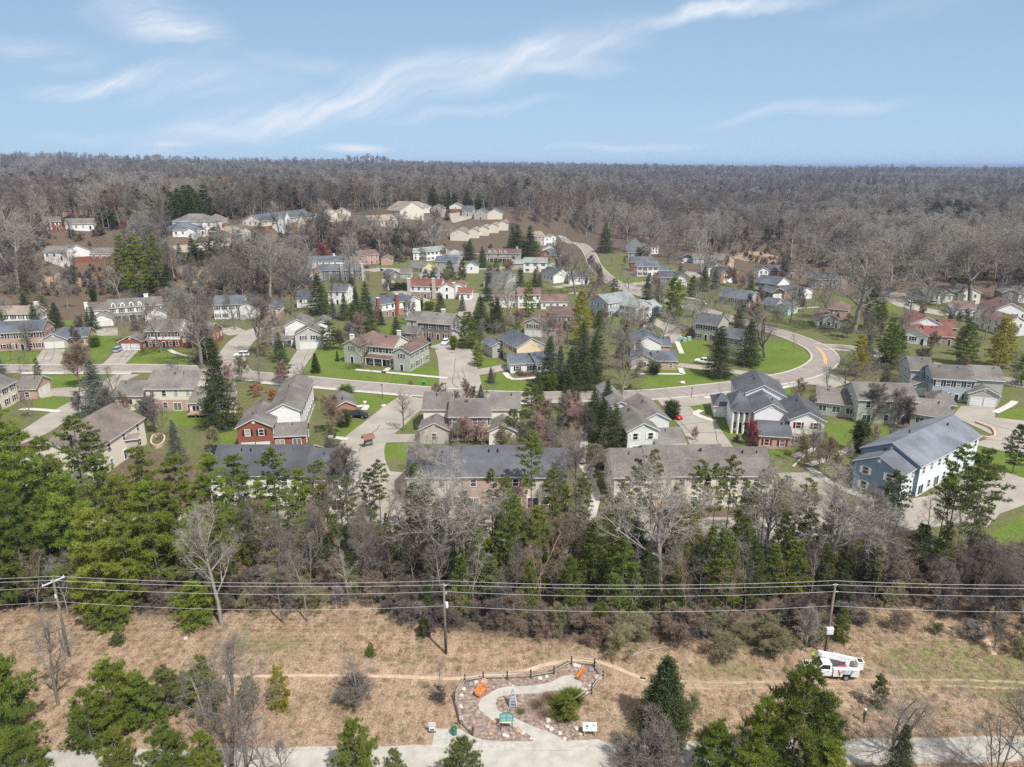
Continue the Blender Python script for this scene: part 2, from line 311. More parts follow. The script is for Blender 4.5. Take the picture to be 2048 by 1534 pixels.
for nm,ps,rd in (('verge',VERGE,3.0),('meadow',MEADOW,1.8),('dull',DULL,4.0),('bright',BRIGHT,.7)):
    at=gn.attributes.new(nm,'FLOAT','POINT'); at.data.foreach_set('value',smooth_attr(ps,X,Y,rd).ravel().astype(np.float32))
go=link('ground',gn); go['kind']='structure'
t=gm.node_tree; nn=t.nodes; l=t.links; pb=nn['Principled BSDF']; pb.inputs['Roughness'].default_value=.95; pb.inputs['Specular IOR Level'].default_value=.1
def gnoise(scale,stretch=(1,1,1),rot=0,detail=8,rough=.65,dist=0):
    c=nn.new('ShaderNodeTexCoord'); mp=nn.new('ShaderNodeMapping'); mp.inputs['Scale'].default_value=stretch; mp.inputs['Rotation'].default_value=(0,0,R(rot)); l.new(c.outputs['Object'],mp.inputs[0])
    z=nn.new('ShaderNodeTexNoise'); z.inputs['Scale'].default_value=scale; z.inputs['Detail'].default_value=detail; z.inputs['Roughness'].default_value=rough; z.inputs['Distortion'].default_value=dist; l.new(mp.outputs[0],z.inputs['Vector']); return z.outputs[0]
def gramp(src,stops):
    c=nn.new('ShaderNodeValToRGB'); e=c.color_ramp.elements
    while len(e)<len(stops): e.new(.5)
    for q,(p,cl) in zip(e,stops): q.position=p; q.color=(*cl,1)
    l.new(src,c.inputs[0]); return c.outputs[0]
def gmix(fac,a,b,mode='MIX'):
    x=nn.new('ShaderNodeMix'); x.data_type='RGBA'; x.blend_type=mode
    if isinstance(fac,(int,float)): x.inputs[0].default_value=fac
    else: l.new(fac,x.inputs[0])
    for i,q in ((6,a),(7,b)):
        if isinstance(q,tuple): x.inputs[i].default_value=(*q,1)
        else: l.new(q,x.inputs[i])
    return x.outputs[2]
def gattr(nm,lo,hi,nzs,amt):
    a=nn.new('ShaderNodeAttribute'); a.attribute_name=nm
    m1=nn.new('ShaderNodeMath'); m1.operation='MULTIPLY_ADD'; l.new(nzs,m1.inputs[0]); m1.inputs[1].default_value=amt; m1.inputs[2].default_value=-amt/2
    m2=nn.new('ShaderNodeMath'); m2.operation='ADD'; l.new(a.outputs['Fac'],m2.inputs[0]); l.new(m1.outputs[0],m2.inputs[1])
    r=nn.new('ShaderNodeMapRange'); r.interpolation_type='SMOOTHSTEP'; l.new(m2.outputs[0],r.inputs[0]); r.inputs[1].default_value=lo; r.inputs[2].default_value=hi; return r.outputs[0]
nA=gnoise(.12); nB=gnoise(1.6,detail=10,rough=.75); nC=gnoise(.9,(1,.16,1),38,10,.7,.6); nD=gnoise(4.5,detail=6,rough=.8)
wood=gmix(.55,gramp(nA,[(.3,(.085,.068,.05)),(.5,(.12,.092,.066)),(.68,(.10,.092,.06))]),gramp(nB,[(.38,(.035,.028,.022)),(.5,(.125,.092,.066)),(.62,(.23,.165,.12))]))
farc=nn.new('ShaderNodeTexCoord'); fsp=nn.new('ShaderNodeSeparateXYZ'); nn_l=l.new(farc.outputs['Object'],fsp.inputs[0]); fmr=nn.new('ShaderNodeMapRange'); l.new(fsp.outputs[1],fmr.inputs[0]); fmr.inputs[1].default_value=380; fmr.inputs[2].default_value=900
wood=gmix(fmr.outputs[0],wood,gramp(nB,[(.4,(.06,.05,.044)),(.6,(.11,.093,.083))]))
mead=gmix(.55,gramp(nA,[(.38,(.165,.145,.075)),(.47,(.27,.19,.125)),(.54,(.305,.205,.135)),(.62,(.34,.215,.14))]),gramp(nC,[(.40,(.10,.07,.042)),(.5,(.27,.195,.135)),(.60,(.50,.38,.275))]))
mead=gmix(.5,mead,gramp(nD,[(.40,(.07,.05,.033)),(.5,(.28,.205,.145)),(.60,(.55,.43,.32))]))
dull=gmix(.5,gramp(nA,[(.36,(.105,.128,.038)),(.5,(.085,.125,.03)),(.60,(.145,.14,.07)),(.7,(.15,.115,.075))]),gramp(nB,[(.38,(.05,.052,.022)),(.62,(.20,.185,.10))]))
brt=gmix(.45,gramp(nA,[(.36,(.085,.14,.020)),(.5,(.105,.165,.022)),(.64,(.15,.175,.045))]),gramp(nB,[(.38,(.05,.078,.016)),(.62,(.16,.20,.05))]))
nL=gnoise(.33,detail=9,rough=.7,dist=.4)
pm=nn.new('ShaderNodeMapRange'); l.new(nL,pm.inputs[0]); pm.inputs[1].default_value=.53; pm.inputs[2].default_value=.66; pm.inputs[4].default_value=.75
dull=gmix(pm.outputs[0],dull,(.135,.10,.07))
pb2=nn.new('ShaderNodeMapRange'); l.new(nL,pb2.inputs[0]); pb2.inputs[1].default_value=.58; pb2.inputs[2].default_value=.72; pb2.inputs[4].default_value=.6
brt=gmix(pb2.outputs[0],brt,(.15,.135,.07))
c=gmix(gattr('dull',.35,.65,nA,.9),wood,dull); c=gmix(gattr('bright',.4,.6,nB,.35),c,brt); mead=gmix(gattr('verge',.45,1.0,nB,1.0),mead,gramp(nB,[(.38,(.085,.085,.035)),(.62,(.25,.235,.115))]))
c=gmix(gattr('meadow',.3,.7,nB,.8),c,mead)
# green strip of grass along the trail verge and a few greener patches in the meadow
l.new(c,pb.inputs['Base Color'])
bp=nn.new('ShaderNodeBump'); bp.inputs['Strength'].default_value=.7; bp.inputs['Distance'].default_value=.25; l.new(nC,bp.inputs['Height']); l.new(bp.outputs[0],pb.inputs['Normal'])
# ------------------------------------------------------------------ sheets
def sheet(name,polys,m,z,label=None):
    b=MB()
    for p in polys:
        q=[P(a,c,z) for a,c in p]
        b.ngon([(v.x,v.y,v.z) for v in q])
    me=b.mesh(name,[m]); 
    for f in me.polygons: pass
    o=link(name,me); o['kind']='structure'; return o
def crom(pts,n=6):
    pts=[Vector(p) for p in pts]; out=[]
    for i in range(len(pts)-1):
        p0=pts[max(i-1,0)];p1=pts[i];p2=pts[i+1];p3=pts[min(i+2,len(pts)-1)]
        for k in range(n):
            t=k/n; out.append(.5*((2*p1)+(p2-p0)*t+(2*p0-5*p1+4*p2-p3)*t*t+(3*p1-p0-3*p2+p3)*t**3))
    out.append(pts[-1]); return out
def offs(c,d):
    o=[]
    for i,p in enumerate(c):
        t=(c[min(i+1,len(c)-1)]-c[max(i-1,0)]); t.z=0; t.normalize(); o.append(p+Vector((-t.y,t.x,0))*d)
    return o
def strip(name,pxs,hw,m,z,kerb=False,raw=False,jit=0,n=6):
    c=crom([P(a,b,z) for a,b in pxs],n)
    def drape(vs):
        for v in vs: g=float(gh(v.x,v.y)); v.z=g+z+min(.3,g*.4)
        return vs
    A=drape(offs(c,hw)); B=drape(offs(c,-hw))
    if jit:
        rr=random.Random(5)
        for v in A+B: v.x+=rr.uniform(-jit,jit); v.y+=rr.uniform(-jit,jit)
    b=MB(); b.v=[tuple(v) for v in A]+[tuple(v) for v in B]; k=len(c)
    for i in range(k-1): b.f.append((k+i,k+i+1,i+1,i)); b.m.append(0)
    o=link(name,b.mesh(name,[m])); o['kind']='structure'
    if kerb:
        for s in (1,-1):
            i0=drape(offs(c,s*hw*1.0)); i1=drape(offs(c,s*(hw+.55))); q=MB()
            h=.11
            for j in range(len(c)-1):
                a0,a1,b0,b1=i0[j],i0[j+1],i1[j],i1[j+1]
                U=lambda v,hh: (v.x,v.y,v.z+hh)
                q.quad(U(a0,h),U(a1,h),U(b1,h),U(b0,h)); q.quad(U(a0,-.05),U(a1,-.05),U(a1,h),U(a0,h)); q.quad(U(b0,h),U(b1,h),U(b1,-.1),U(b0,-.1))
            ko=link('kerb',q.mesh('kerb',[KERB])); ko['kind']='structure'
    return o
KERB=mat('kerb_concrete',(.40,.375,.345),(.50,.475,.44),scale=.8)
ASPH=mat('asphalt_worn',(.215,.190,.172),(.295,.263,.238),scale=.25,detail=12,rough=.95,lo=.3,hi=.7,bump=.1)
DRIVE=mat('driveway_concrete',(.235,.212,.185),(.36,.33,.292),scale=.14,detail=14,rough=.95,lo=.28,hi=.72)
WALK=mat('sidewalk_concrete',(.42,.40,.37),(.52,.50,.465),scale=.6,rough=.95)
GRAV=mat('limestone_gravel',(.31,.293,.262),(.44,.42,.38),scale=.7,detail=14,rough=1,lo=.3,hi=.7,bump=.2)
DIRT=mat('trodden_dirt',(.38,.28,.19),(.50,.39,.28),scale=1.2,detail=8,rough=1)
MAIN=[(-400,736),(-150,736),(0,737),(120,737),(250,736),(365,738.5),(430,743),(470,748),(512,753),(595,760),(687,769),(780,777),(860,784),(954,790),(1040,793),(1120,793),(1200,792.5),(1286,790),(1350,785),(1409,779),(1487,770),(1565,757),(1610,746),(1640,731),(1651,716),(1640,700),(1615,686),(1580,672),(1530,657),(1470,640),(1400,619),(1340,603),(1280,587),(1237,571),(1207,550),(1189,530),(1182,512),(1172,497),(1155,487),(1120,478)]
strip('main_road',MAIN,3.9,ASPH,.10,kerb=True)
strip('side_road',[(1632,693),(1700,697),(1760,709),(1830,725),(1910,740),(2048,768),(2300,800)],3.6,ASPH,.085,kerb=True)
SIDE=[([(924,786),(920,760),(916,735),(912,715),(905,698)],6.0),([(905,700),(885,694),(868,690)],3.2),([(930,748),(975,741),(1015,733)],3.0),([(258,748),(215,768),(180,795),(120,830),(60,868),(-40,905)],3.6),([(180,786),(120,783),(75,790)],4.2),
 ([(472,745),(462,722),(470,700),(486,680),(515,662),(545,652)],4.5),([(480,668),(465,662),(452,655)],4),([(835,795),(800,820),(765,850),(738,872),(722,895),(722,930),(738,970),(745,1000),(775,1035)],5.2),
 ([(-300,1045),(150,1060),(400,1052),(600,1044),(780,1036),(900,1038),(1040,1042)],5.0),([(1230,1052),(1330,1056),(1450,1062),(1600,1060),(1740,1040),(1860,1022),(1960,1000),(2060,960)],5.0),([(1590,945),(1625,980),(1665,1030),(1700,1052)],4.0),
 ([(1356,729),(1435,739),(1545,753)],2.3),([(1282,632),(1320,648),(1345,662),(1335,685)],3.4),([(945,586),(937,610),(930,632)],3.2),([(985,589),(955,592),(930,585)],2.6),([(1788,585),(1795,600),(1820,613),(1860,622),(1900,630)],5),
 ([(735,542),(770,538),(800,545)],6),([(785,545),(775,560),(790,580),(812,588)],3.2),([(900,437),(925,432),(940,428)],8),([(1180,560),(1150,568),(1110,575)],3),([(1235,572),(1300,565),(1340,560),(1375,560)],4),([(350,500),(420,492),(470,480),(500,462)],3),
 ([(1230,590),(1180,590),(1140,585)],3),([(860,605),(810,588)],3),([(1340,540),(1380,545),(1395,555)],4),([(820,533),(980,538),(1010,533)],3),([(445,455),(470,462),(490,475)],6),([(1880,460),(1960,470),(2000,485)],4)]
for k,(p,hwid) in enumerate(SIDE): strip('residential_lane' if hwid>3.3 else 'driveway',p,hwid,DRIVE,.05+.0035*(k%7))
POLYD=[[(85,699),(130,698),(120,731),(62,732)],[(193,657),(235,655),(236,671),(193,672)],[(237,697),(282,696),(248,730),(203,730)],[(597,697),(634,696),(600,750),(562,748)],[(749,868),(830,868),(830,884),(742,886)],
 [(1309,793),(1419,790),(1424,805),(1380,813),(1403,834),(1429,841),(1468,896),(1382,892),(1362,855),(1330,818)],[(1922,812),(1990,808),(1990,835),(2090,845),(2090,905),(2015,904),(1943,888),(1990,872),(1940,848),(1905,832)],
 [(1935,955),(2045,978),(1975,1055),(1890,1030),(1850,1000)],[(1560,772),(1610,752),(1655,745),(1700,764),(1668,776),(1612,768)],[(700,935),(810,945),(830,975),(720,1010)],[(1262,570),(1285,575),(1275,585),(1255,580)],[(1275,632),(1300,630),(1312,650),(1285,655)]]
for k,p in enumerate(POLYD): sheet('driveway',[p],DRIVE,.078+.002*k)
WK=[[(520,765),(580,770),(635,775),(740,784),(825,792)],[(711,739),(800,747),(895,756)],[(795,724),(775,738),(765,746)],[(40,746.5),(165,746.5),(262,746.5)],[(1409,795),(1476,786)],[(1547,778),(1612,767)],[(1035,806),(1140,807)],[(1354,683),(1364,707)],[(1360,735),(1366,748)],[(1275,747),(1366,748)],
 [(1010,745),(1026,758),(1075,754)],[(1160,925),(1172,940),(1185,968),(1192,992),(1180,1040)],[(1586,913),(1633,897)],[(1617,930),(1660,915),(1700,896)],[(1100,808),(1160,814),(1170,860),(1163,928)],[(338,699),(352,706),(376,712)],[(40,818),(80,819),(120,823)],[(655,873),(697,878)],
 [(714,813),(732,811),(728,820)],[(1990,825),(2020,810),(2030,802)],[(1403,820),(1392,828),(1430,842)],[(1618,935),(1680,975),(1750,1000)],[(880,500),(960,508)],[(1350,590),(1400,600),(1410,608)],[(1585,617),(1640,614)]]
for p in WK: strip('sidewalk',p,.85,WALK,.125,n=3)
YEL=mat('yellow_road_paint',(.68,.42,.08),rough=.8)
for dx in (-.28,.28):
    c=crom([P(a,b,.12) for a,b in ((1633,694),(1643,703),(1649,713),(1650.5,722),(1650,729))],6); A=offs(c,dx+.14);B=offs(c,dx-.14); b=MB()
    b.v=[tuple(v) for v in A+B]; k=len(A); b.f=[(k+i,k+i+1,i+1,i) for i in range(k-1)]; b.m=[0]*(k-1)
    o=link('road_marking',b.mesh('road_marking',[YEL])); o['kind']='structure'
c=crom([P(a,b,.12) for a,b in ((1656,689),(1675,692),(1692,695))],4); A=offs(c,.16);B=offs(c,-.16); b=MB(); b.v=[tuple(v) for v in A+B]; k=len(A); b.f=[(k+i,k+i+1,i+1,i) for i in range(k-1)]; b.m=[0]*(k-1)
link('road_marking',b.mesh('road_marking',[YEL]))['kind']='structure'
# road joints / tar cracks (real sealed seams)
TAR=mat('tar_seam',(.13,.12,.115),rough=.9)
rr=random.Random(3); b=MB()
mc=crom([P(a,q,.106) for a,q in MAIN],6)
for i in range(6,len(mc)-30,3):
    p=mc[i]; d=(mc[i+1]-mc[i]); d.z=0
    if d.length==0: continue
    d.normalize(); nrm=Vector((-d.y,d.x,0)); p=p+d*rr.uniform(-2,2)
    b.quad(p+nrm*3.7+d*.05,p+nrm*3.7-d*.05,p-nrm*3.7-d*.05+d*rr.uniform(-1,1)*.0,p-nrm*3.7+d*.05)
cracks=[]
for (x0,y0,x1,y1) in ((912,715,905,765),(905,765,925,785),(925,735,932,775),(915,740,918,760),(900,705,925,702),(1335,800,1345,826),(1345,826,1395,880),(1395,880,1380,892),(1325,812,1400,812),(1357,850,1425,842),(1425,842,1440,895),(1370,865,1452,866),(1405,820,1355,838),
    (95,702,80,728),(110,700,100,725),(110,715,85,725),(255,700,235,722),(268,700,250,720),(235,712,262,714),(735,880,760,850),(712,905,750,870),(640,700,600,740),(618,700,598,735),(1940,880,2040,880),(1960,840,2050,870),(1505,766,1545,745)):
    A=P(x0,y0,.118); B=P(x1,y1,.118); k=7; pr=A
    for j in range(1,k+1):
        q=A.lerp(B,j/k)+Vector((rr.uniform(-.35,.35),rr.uniform(-.35,.35),0)); 
        if j==k: q=B.copy()
        d=(q-pr).normalized(); nrm=Vector((-d.y,d.x,0))*.075; b.quad(pr+nrm,pr-nrm,q-nrm,q+nrm); pr=q
link('road_cracks',b.mesh('road_cracks',[TAR]))['kind']='structure'
# limestone trail and worn dirt footpaths
trail=[(-500,1507),(0,1502),(380,1497),(640,1494),(900,1489),(1300,1485),(1700,1478),(2048,1472),(2700,1458),(2700,1512),(2048,1523),(1600,1533),(1024,1552),(400,1566),(-500,1580)]
rr=random.Random(9); tp=[]
for i,(a,q) in enumerate(trail):
    a2,q2=trail[(i+1)%len(trail)]; n=10
    for k in range(n): tp.append((a+(a2-a)*k/n,q+(q2-q)*k/n+rr.uniform(-1.5,1.5)))
sheet('trail',[tp],GRAV,.03)
strip('footpath',[(440,1354),(540,1352),(700,1351),(860,1356),(915,1357),(960,1352),(1040,1344),(1090,1330),(1140,1321),(1180,1320),(1215,1329),(1260,1347),(1290,1360)],.30,DIRT,.02,jit=.09)
for dy in (0,13): strip('wheel_track',[(1280,1356+dy),(1360,1362+dy),(1450,1365+dy),(1600,1364+dy),(1750,1361+dy),(1900,1360+dy),(2048,1366+dy),(2200,1380+dy)],.22,mat('worn_track',(.28,.205,.14),(.40,.30,.205),scale=.8,detail=8,rough=1),.02,jit=.12)
strip('footpath',[(1940,1240),(1962,1262),(1975,1285),(1990,1310)],.35,DIRT,.02,jit=.12)
# ------------------------------------------------------------------ houses
LAND=[]   # (px,py,short name)
OCC=[]    # footprints in world xy
PM={}
def win_mesh(wd,h,kind='w'):
    k=('win',round(wd,2),round(h,2),kind)
    if k in PM: return PM[k]
    b=MB(); t=.12
    b.box(-wd/2-t,wd/2+t,-.07,.03,-t,0,0); b.box(-wd/2-t,wd/2+t,-.07,.03,h,h+t,0)
    b.box(-wd/2-t,-wd/2,-.06,.03,0,h,0); b.box(wd/2,wd/2+t,-.06,.03,0,h,0)
    if kind=='w': b.box(-wd/2,wd/2,-.04,.03,h/2-.04,h/2+.04,0)
    else: b.box(-.05,.05,-.04,.03,0,h,0)
    f=b.mesh('window',[TRIM]); g=MB(); g.box(-wd/2,wd/2,-.015,.02,0,h,0)
    PM[k]=(f,g.mesh('pane',[GLASS])); return PM[k]
def shut_mesh(h,c):
    k=('sh',round(h,2),c)
    if k not in PM:
        b=MB(); b.box(-.21,.21,-.05,.01,0,h); b.box(-.15,.15,-.065,-.045,.08,h/2-.05); b.box(-.15,.15,-.065,-.045,h/2+.05,h-.08); PM[k]=b.mesh('shutter',[SHUT[c]])
    return PM[k]
def gar_mesh(wd=2.7):
    k=('gar',wd)
    if k not in PM:
        b=MB(); b.box(-wd/2-.1,wd/2+.1,-.08,.02,2.15,2.3,1)
        b.box(-wd/2-.1,-wd/2,-.08,.02,0,2.15,1); b.box(wd/2,wd/2+.1,-.08,.02,0,2.15,1)
        for i in range(4): b.box(-wd/2,wd/2,-.035,.015,i*.5375+.02,(i+1)*.5375-.02,0)
        PM[k]=b.mesh('garage_door',[mat('garage_door_paint',(.72,.72,.71),rough=.5),TRIM])
    return PM[k]
def door_mesh(c):
    k=('door',c)
    if k not in PM:
        b=MB(); b.box(-.55,.55,-.08,.02,2.05,2.2,1); b.box(-.6,-.48,-.08,.02,0,2.05,1); b.box(.48,.6,-.08,.02,0,2.05,1); b.box(-.48,.48,-.03,.02,0,2.05,0); b.box(-.3,.3,-.045,-.03,1.1,1.85,0); b.box(-.3,.3,-.045,-.03,.2,.9,0)
        PM[k]=b.mesh('door',[mat('door_'+c,{'r':(.35,.02,.03),'k':(.03,.03,.035),'w':(.7,.7,.68),'g':(.04,.12,.09)}[c],rough=.4),TRIM])
    return PM[k]
def cyl_mesh(r,h,m,nm,n=8):
    k=(nm,r,h,m.name)
    if k not in PM:
        b=MB(); b.tube([(0,0,0),(0,0,h)],r,n); PM[k]=b.mesh(nm,[m])
    return PM[k]
HID=[0]
def house(zk,label,short,masses,yaw=None,cat='house'):
    HID[0]+=1; rg=random.Random(HID[0]); root=None; far=False
    ref=None
    for ms in masses:
        x0,y0,x1,y1,z,d,rdg,wm,rm=ms[:9]; o=ms[9] if len(ms)>9 else {}
        a=PZ(zk,x0,y0,z)
        pxr,_=Z(zk,x1,0)
        if 'ya' in o: yw=R(o['ya'])
        elif y1 is not None:
            b=PZ(zk,x1,y1,z); yw=math.atan2(b.y-a.y,b.x-a.x)
            if yaw is None: yaw=math.degrees(yw)
        else: yw=R(yaw or 0)
        e=Vector((math.cos(yw),math.sin(yw),0)); n=Vector((-math.sin(yw),math.cos(yw),0))
        k=(pxr-CX)/F; dep=a.y*CP+(CAMH-a.z)*SP; wd=(k*dep-a.x)/(e.x-k*e.y*CP)
        wd=max(2.5,min(wd,60)); O=Vector((a.x,a.y,a.z-z)); gz=a.z-z
        if root is None:
            c=O+e*wd/2+n*d/2; root=bpy.data.objects.new('townhouse' if cat=='townhouse' else 'house',None); COL.objects.link(root); root.location=c; root.empty_display_size=.5
            rl=Vector(c); pxc,pyc=proj((c.x,c.y,z/2+gz)); LAND.append((pxc,pyc,short)); tag(root,label,cat); far=dep>330
        OCC.append(([tuple((O+e*(-1))[:2]),tuple((O+e*(wd+1))[:2]),tuple((O+e*(wd+1)+n*(d+1))[:2]),tuple((O+e*(-1)+n*(d+1))[:2])]))
        O=O-rl
        W=lambda u,v,zz: O+e*u+n*v+Vector((0,0,zz))
        pit=o.get('p',.5); over=.4; rk=.35
        # walls (lower band may be another material)
        b=MB(); zl=min(2.9,z)if 'lo' in o else 0; z0=-.3 if gz<.3 else -5
        for (za,zb,mi) in (((z0,zl,1),(zl,z,0)) if zl else ((z0,z,0),)):
            pr=.0 if mi==0 else .0
            q=[W(0,0,0),W(wd,0,0),W(wd,d,0),W(0,d,0)]
            for i in range(4):
                s,t2=q[i],q[(i+1)%4]; b.quad(s+Vector((0,0,za)),t2+Vector((0,0,za)),t2+Vector((0,0,zb)),s+Vector((0,0,zb)),3 if (i==1 and 'rw' in o) else mi)
        span=d if rdg in 'xh' else wd; rh=span/2*pit
        if rdg=='x':
            b.ngon([W(0,d,z),W(0,0,z),W(0,d/2,z+rh)],0); b.ngon([W(wd,0,z),W(wd,d,z),W(wd,d/2,z+rh)],0)
        elif rdg=='y':
            b.ngon([W(0,0,z),W(wd,0,z),W(wd/2,0,z+rh)],2 if 'gb' in o else 0); b.ngon([W(wd,d,z),W(0,d,z),W(wd/2,d,z+rh)],0)
        link('wall',b.mesh('wall',[WALL[wm],WALL[o.get('lo',wm)],WALL[o.get('gb',wm)],WALL[o.get('rw',wm)]]),root)
        # roof slabs
        b=MB(); th=.16
        def slab(p):
            up=[v+Vector((0,0,th)) for v in p]
            b.ngon(up,0); b.ngon(list(reversed(p)),1)
            for i in range(len(p)):
                j=(i+1)%len(p); b.quad(p[i],p[j],up[j],up[i],1)
        dz=over*pit
        if rdg=='x':
            slab([W(-rk,-over,z-dz),W(wd+rk,-over,z-dz),W(wd+rk,d/2,z+rh),W(-rk,d/2,z+rh)]); slab([W(wd+rk,d+over,z-dz),W(-rk,d+over,z-dz),W(-rk,d/2,z+rh+.004),W(wd+rk,d/2,z+rh+.004)])
        elif rdg=='y':
            slab([W(-over,d+rk,z-dz),W(-over,-rk,z-dz),W(wd/2,-rk,z+rh),W(wd/2,d+rk,z+rh)]); slab([W(wd+over,-rk,z-dz),W(wd+over,d+rk,z-dz),W(wd/2,d+rk,z+rh+.004),W(wd/2,-rk,z+rh+.004)])
        else:
            h=min(d,wd)/2; rr1=W(h,d/2,z+rh); rr2=W(wd-h,d/2,z+rh); c4=[W(-over,-over,z-dz),W(wd+over,-over,z-dz),W(wd+over,d+over,z-dz),W(-over,d+over,z-dz)]
            slab([c4[0],c4[1],rr2,rr1]); slab([c4[2],c4[3],rr1,rr2]); slab([c4[1],c4[2],rr2+Vector((0,0,.002))]); slab([c4[3],c4[0],rr1+Vector((0,0,.002))])
        link('roof',b.mesh('roof',[ROOF[rm],TRIM]),root)
        cols={}
        def place(side,u,zz,me,nm,par=None,out=0.0,m2=None):
            if side=='f': p=W(u,-out-.003,zz); rz=yw
            elif side=='r': p=W(wd+out+.003,u,zz); rz=yw+R(90)
            else: p=W(-out-.003,d-u,zz); rz=yw-R(90)
            ob=link(nm,me,root,p,rz)
            return ob
        def window(side,u,zz,wd_=1.0,h=1.4,kind='w',sh=None):
            f,g=win_mesh(wd_,h,kind); ob=place(side,u,zz,f,'window'); link('pane',g,ob)
            if sh and not (far and False):
                for s in (-1,1):
                    off=s*(wd_/2+.37)
                    place(side,u+off,zz,shut_mesh(h,sh),'shutter',out=.01)
            return ob
        vis=[s for s in ('f','r','l') if True]
        cw=Vector((0,0,CAMH))-rl
        def seen(s):
            p,nv={'f':(W(wd/2,0,2),-n),'r':(W(wd,d/2,2),e),'l':(W(0,d/2,2),-e)}[s]; return (cw-p).dot(nv)>0
        fr=o.get('fr','w'); sh=o.get('sh')
        def facade(s,ln,code):
            if not seen(s) or code=='n' or ln<2.4: return
            two=z>4.9
            if 'g' in code:
                k2=2 if ln>6.2 and '1' not in code else 1; gw=2.7 if k2==2 else min(4.6,ln-1.2)
                if k2==2 and ln<6.9: gw=2.5
                for i in range(k2): place(s,ln/2+((i-.5)*(gw+.45) if k2==2 else 0),0,gar_mesh(round(gw,1)),'garage_door')
                if ln>9.5 and k2==2: window(s,ln-.9,.9,.7,1.2,sh=None)
                if two and code!='g0':
                    for q in (.3,.7): window(s,ln*q,z-1.95,1.0,1.35,sh=sh)
                return
            kk=o.get('n') if (s=='f' and 'n' in o) else max(1,round((ln-.6)/(3.1 if ln>6 else 3.4)))
            for i in range(kk):
                u=(i+.5)/kk*ln
                if two:
                    window(s,u,z-2.0,1.0,1.4,sh=sh if ln/kk>1.9 else None)
                    if i==kk//2 and code=='w' and s=='f': place(s,u+(.0),0.05,door_mesh(o.get('dc','k')),'door')
                    elif code=='p' and i%2==0: window(s,u,.1,1.9,2.0,'p')
                    else: window(s,u,.75,1.0,1.5,sh=sh if ln/kk>1.9 else None)
                else:
                    if i==kk-1 and kk>2 and code=='w' and s=='f': place(s,u,0.05,door_mesh(o.get('dc','k')),'door')
                    elif code=='p': window(s,u,z-2.35,1.7,1.5,'p')
                    else: window(s,u,max(.6,z-2.3),1.0,1.4,sh=sh if ln/kk>1.9 else None)
        facade('f',wd,fr); facade('r',d,o.get('rs','w')); facade('l',d,o.get('ls','w'))
        if rdg=='y' and not far and rh>1.5:
            place('f',wd/2,z+rh*.45,win_mesh_v(),'gable_vent')
        # chimneys: (u fraction, v fraction, height over ridge, material)
        for (cu,cv,ch,cm,cs) in o.get('ch',()):
            b=MB(); c=W(cu*wd,cv*d,0); zb=0 if (cv<0 or cu<0 or cu>1) else z
            T=Matrix.Translation(c)@Matrix.Rotation(yw,4,'Z'); tz=z+rh+ch
            b.box(-cs,cs,-cs*.7,cs*.7,zb-.2,tz,0,T); b.box(-cs-.1,cs+.1,-cs*.7-.1,cs*.7+.1,tz,tz+.18,1,T)
            link('chimney',b.mesh('chimney',[WALL[cm],TRIM]),root)
        # dormers
        for du in o.get('dm',()):
            b=MB(); zc=z-.1; T=Matrix.Translation(W(du*wd,0,0))@Matrix.Rotation(yw,4,'Z'); hw=.85
            b.box(-hw,hw,.25,3.2,zc,zc+1.5,0,T)
            b.ngon([T@Vector((-hw,.25,zc+1.5)),T@Vector((hw,.25,zc+1.5)),T@Vector((0,.25,zc+2.3))],0)
            dr=link('dormer',b.mesh('dormer',[WALL['white']]),root)
            b=MB()
            for s in (-1,1):
                p=[T@Vector((s*(hw+.2),.05,zc+1.35)),T@Vector((s*(hw+.2),4,zc+1.35)),T@Vector((0,4,zc+2.45)),T@Vector((0,.05,zc+2.45))]
                up=[v+Vector((0,0,.1)) for v in p]; b.ngon(up,0); b.ngon(p,1)
                for i in range(4): b.quad(p[i],p[(i+1)%4],up[(i+1)%4],up[i],1)
            link('dormer_roof',b.mesh('dormer_roof',[ROOF[rm],TRIM]),dr)
            f,g=win_mesh(.8,1.1); wv=link('window',f,dr,W(du*wd,.22,zc+.3),yw); link('pane',g,wv)
        if 'porch' in o:
            b=MB(); pd=2.2; u0,u1=o['porch']; u0*=wd;u1*=wd
            p=[W(u0,-pd,2.5),W(u1,-pd,2.5),W(u1,-.02,3.15),W(u0,-.02,3.15)]; up=[v+Vector((0,0,.14)) for v in p]
            b.ngon(up,0); b.ngon(p,1)
            for i in range(4): b.quad(p[i],p[(i+1)%4],up[(i+1)%4],up[i],1)
            link('porch_roof',b.mesh('porch_roof',[ROOF[rm],TRIM]),root)
            kc=max(2,round((u1-u0)/2.8)+1)
            for i in range(kc): link('column',cyl_mesh(.13,2.6,TRIM,'column'),root,W(u0+.2+(u1-u0-.4)*i/(kc-1),-pd+.2,0))
        if 'cols' in o:
            b=MB(); T=Matrix.Translation(O)@Matrix.Rotation(yw,4,'Z'); b.box(-.3,wd+.3,-2.1,-.03,z-.75,z-.2,0,T); b.hull([T@Vector(q) for q in ((-.5,-2.4,z-.2),(wd+.5,-2.4,z-.2),(wd+.5,-.02,z-.2),(-.5,-.02,z-.2))],[T@Vector(q) for q in ((1.2,-.9,z+.9),(wd-1.2,-.9,z+.9),(wd-1.2,-.02,z+.9),(1.2,-.02,z+.9))],1)
            link('portico',b.mesh('portico',[TRIM,ROOF[rm]]),root)
            for i in range(o['cols']): link('column',cyl_mesh(.28,z-.7,TRIM,'column',12),root,W(.1+(wd-.2)*i/(o['cols']-1),-1.7,0))
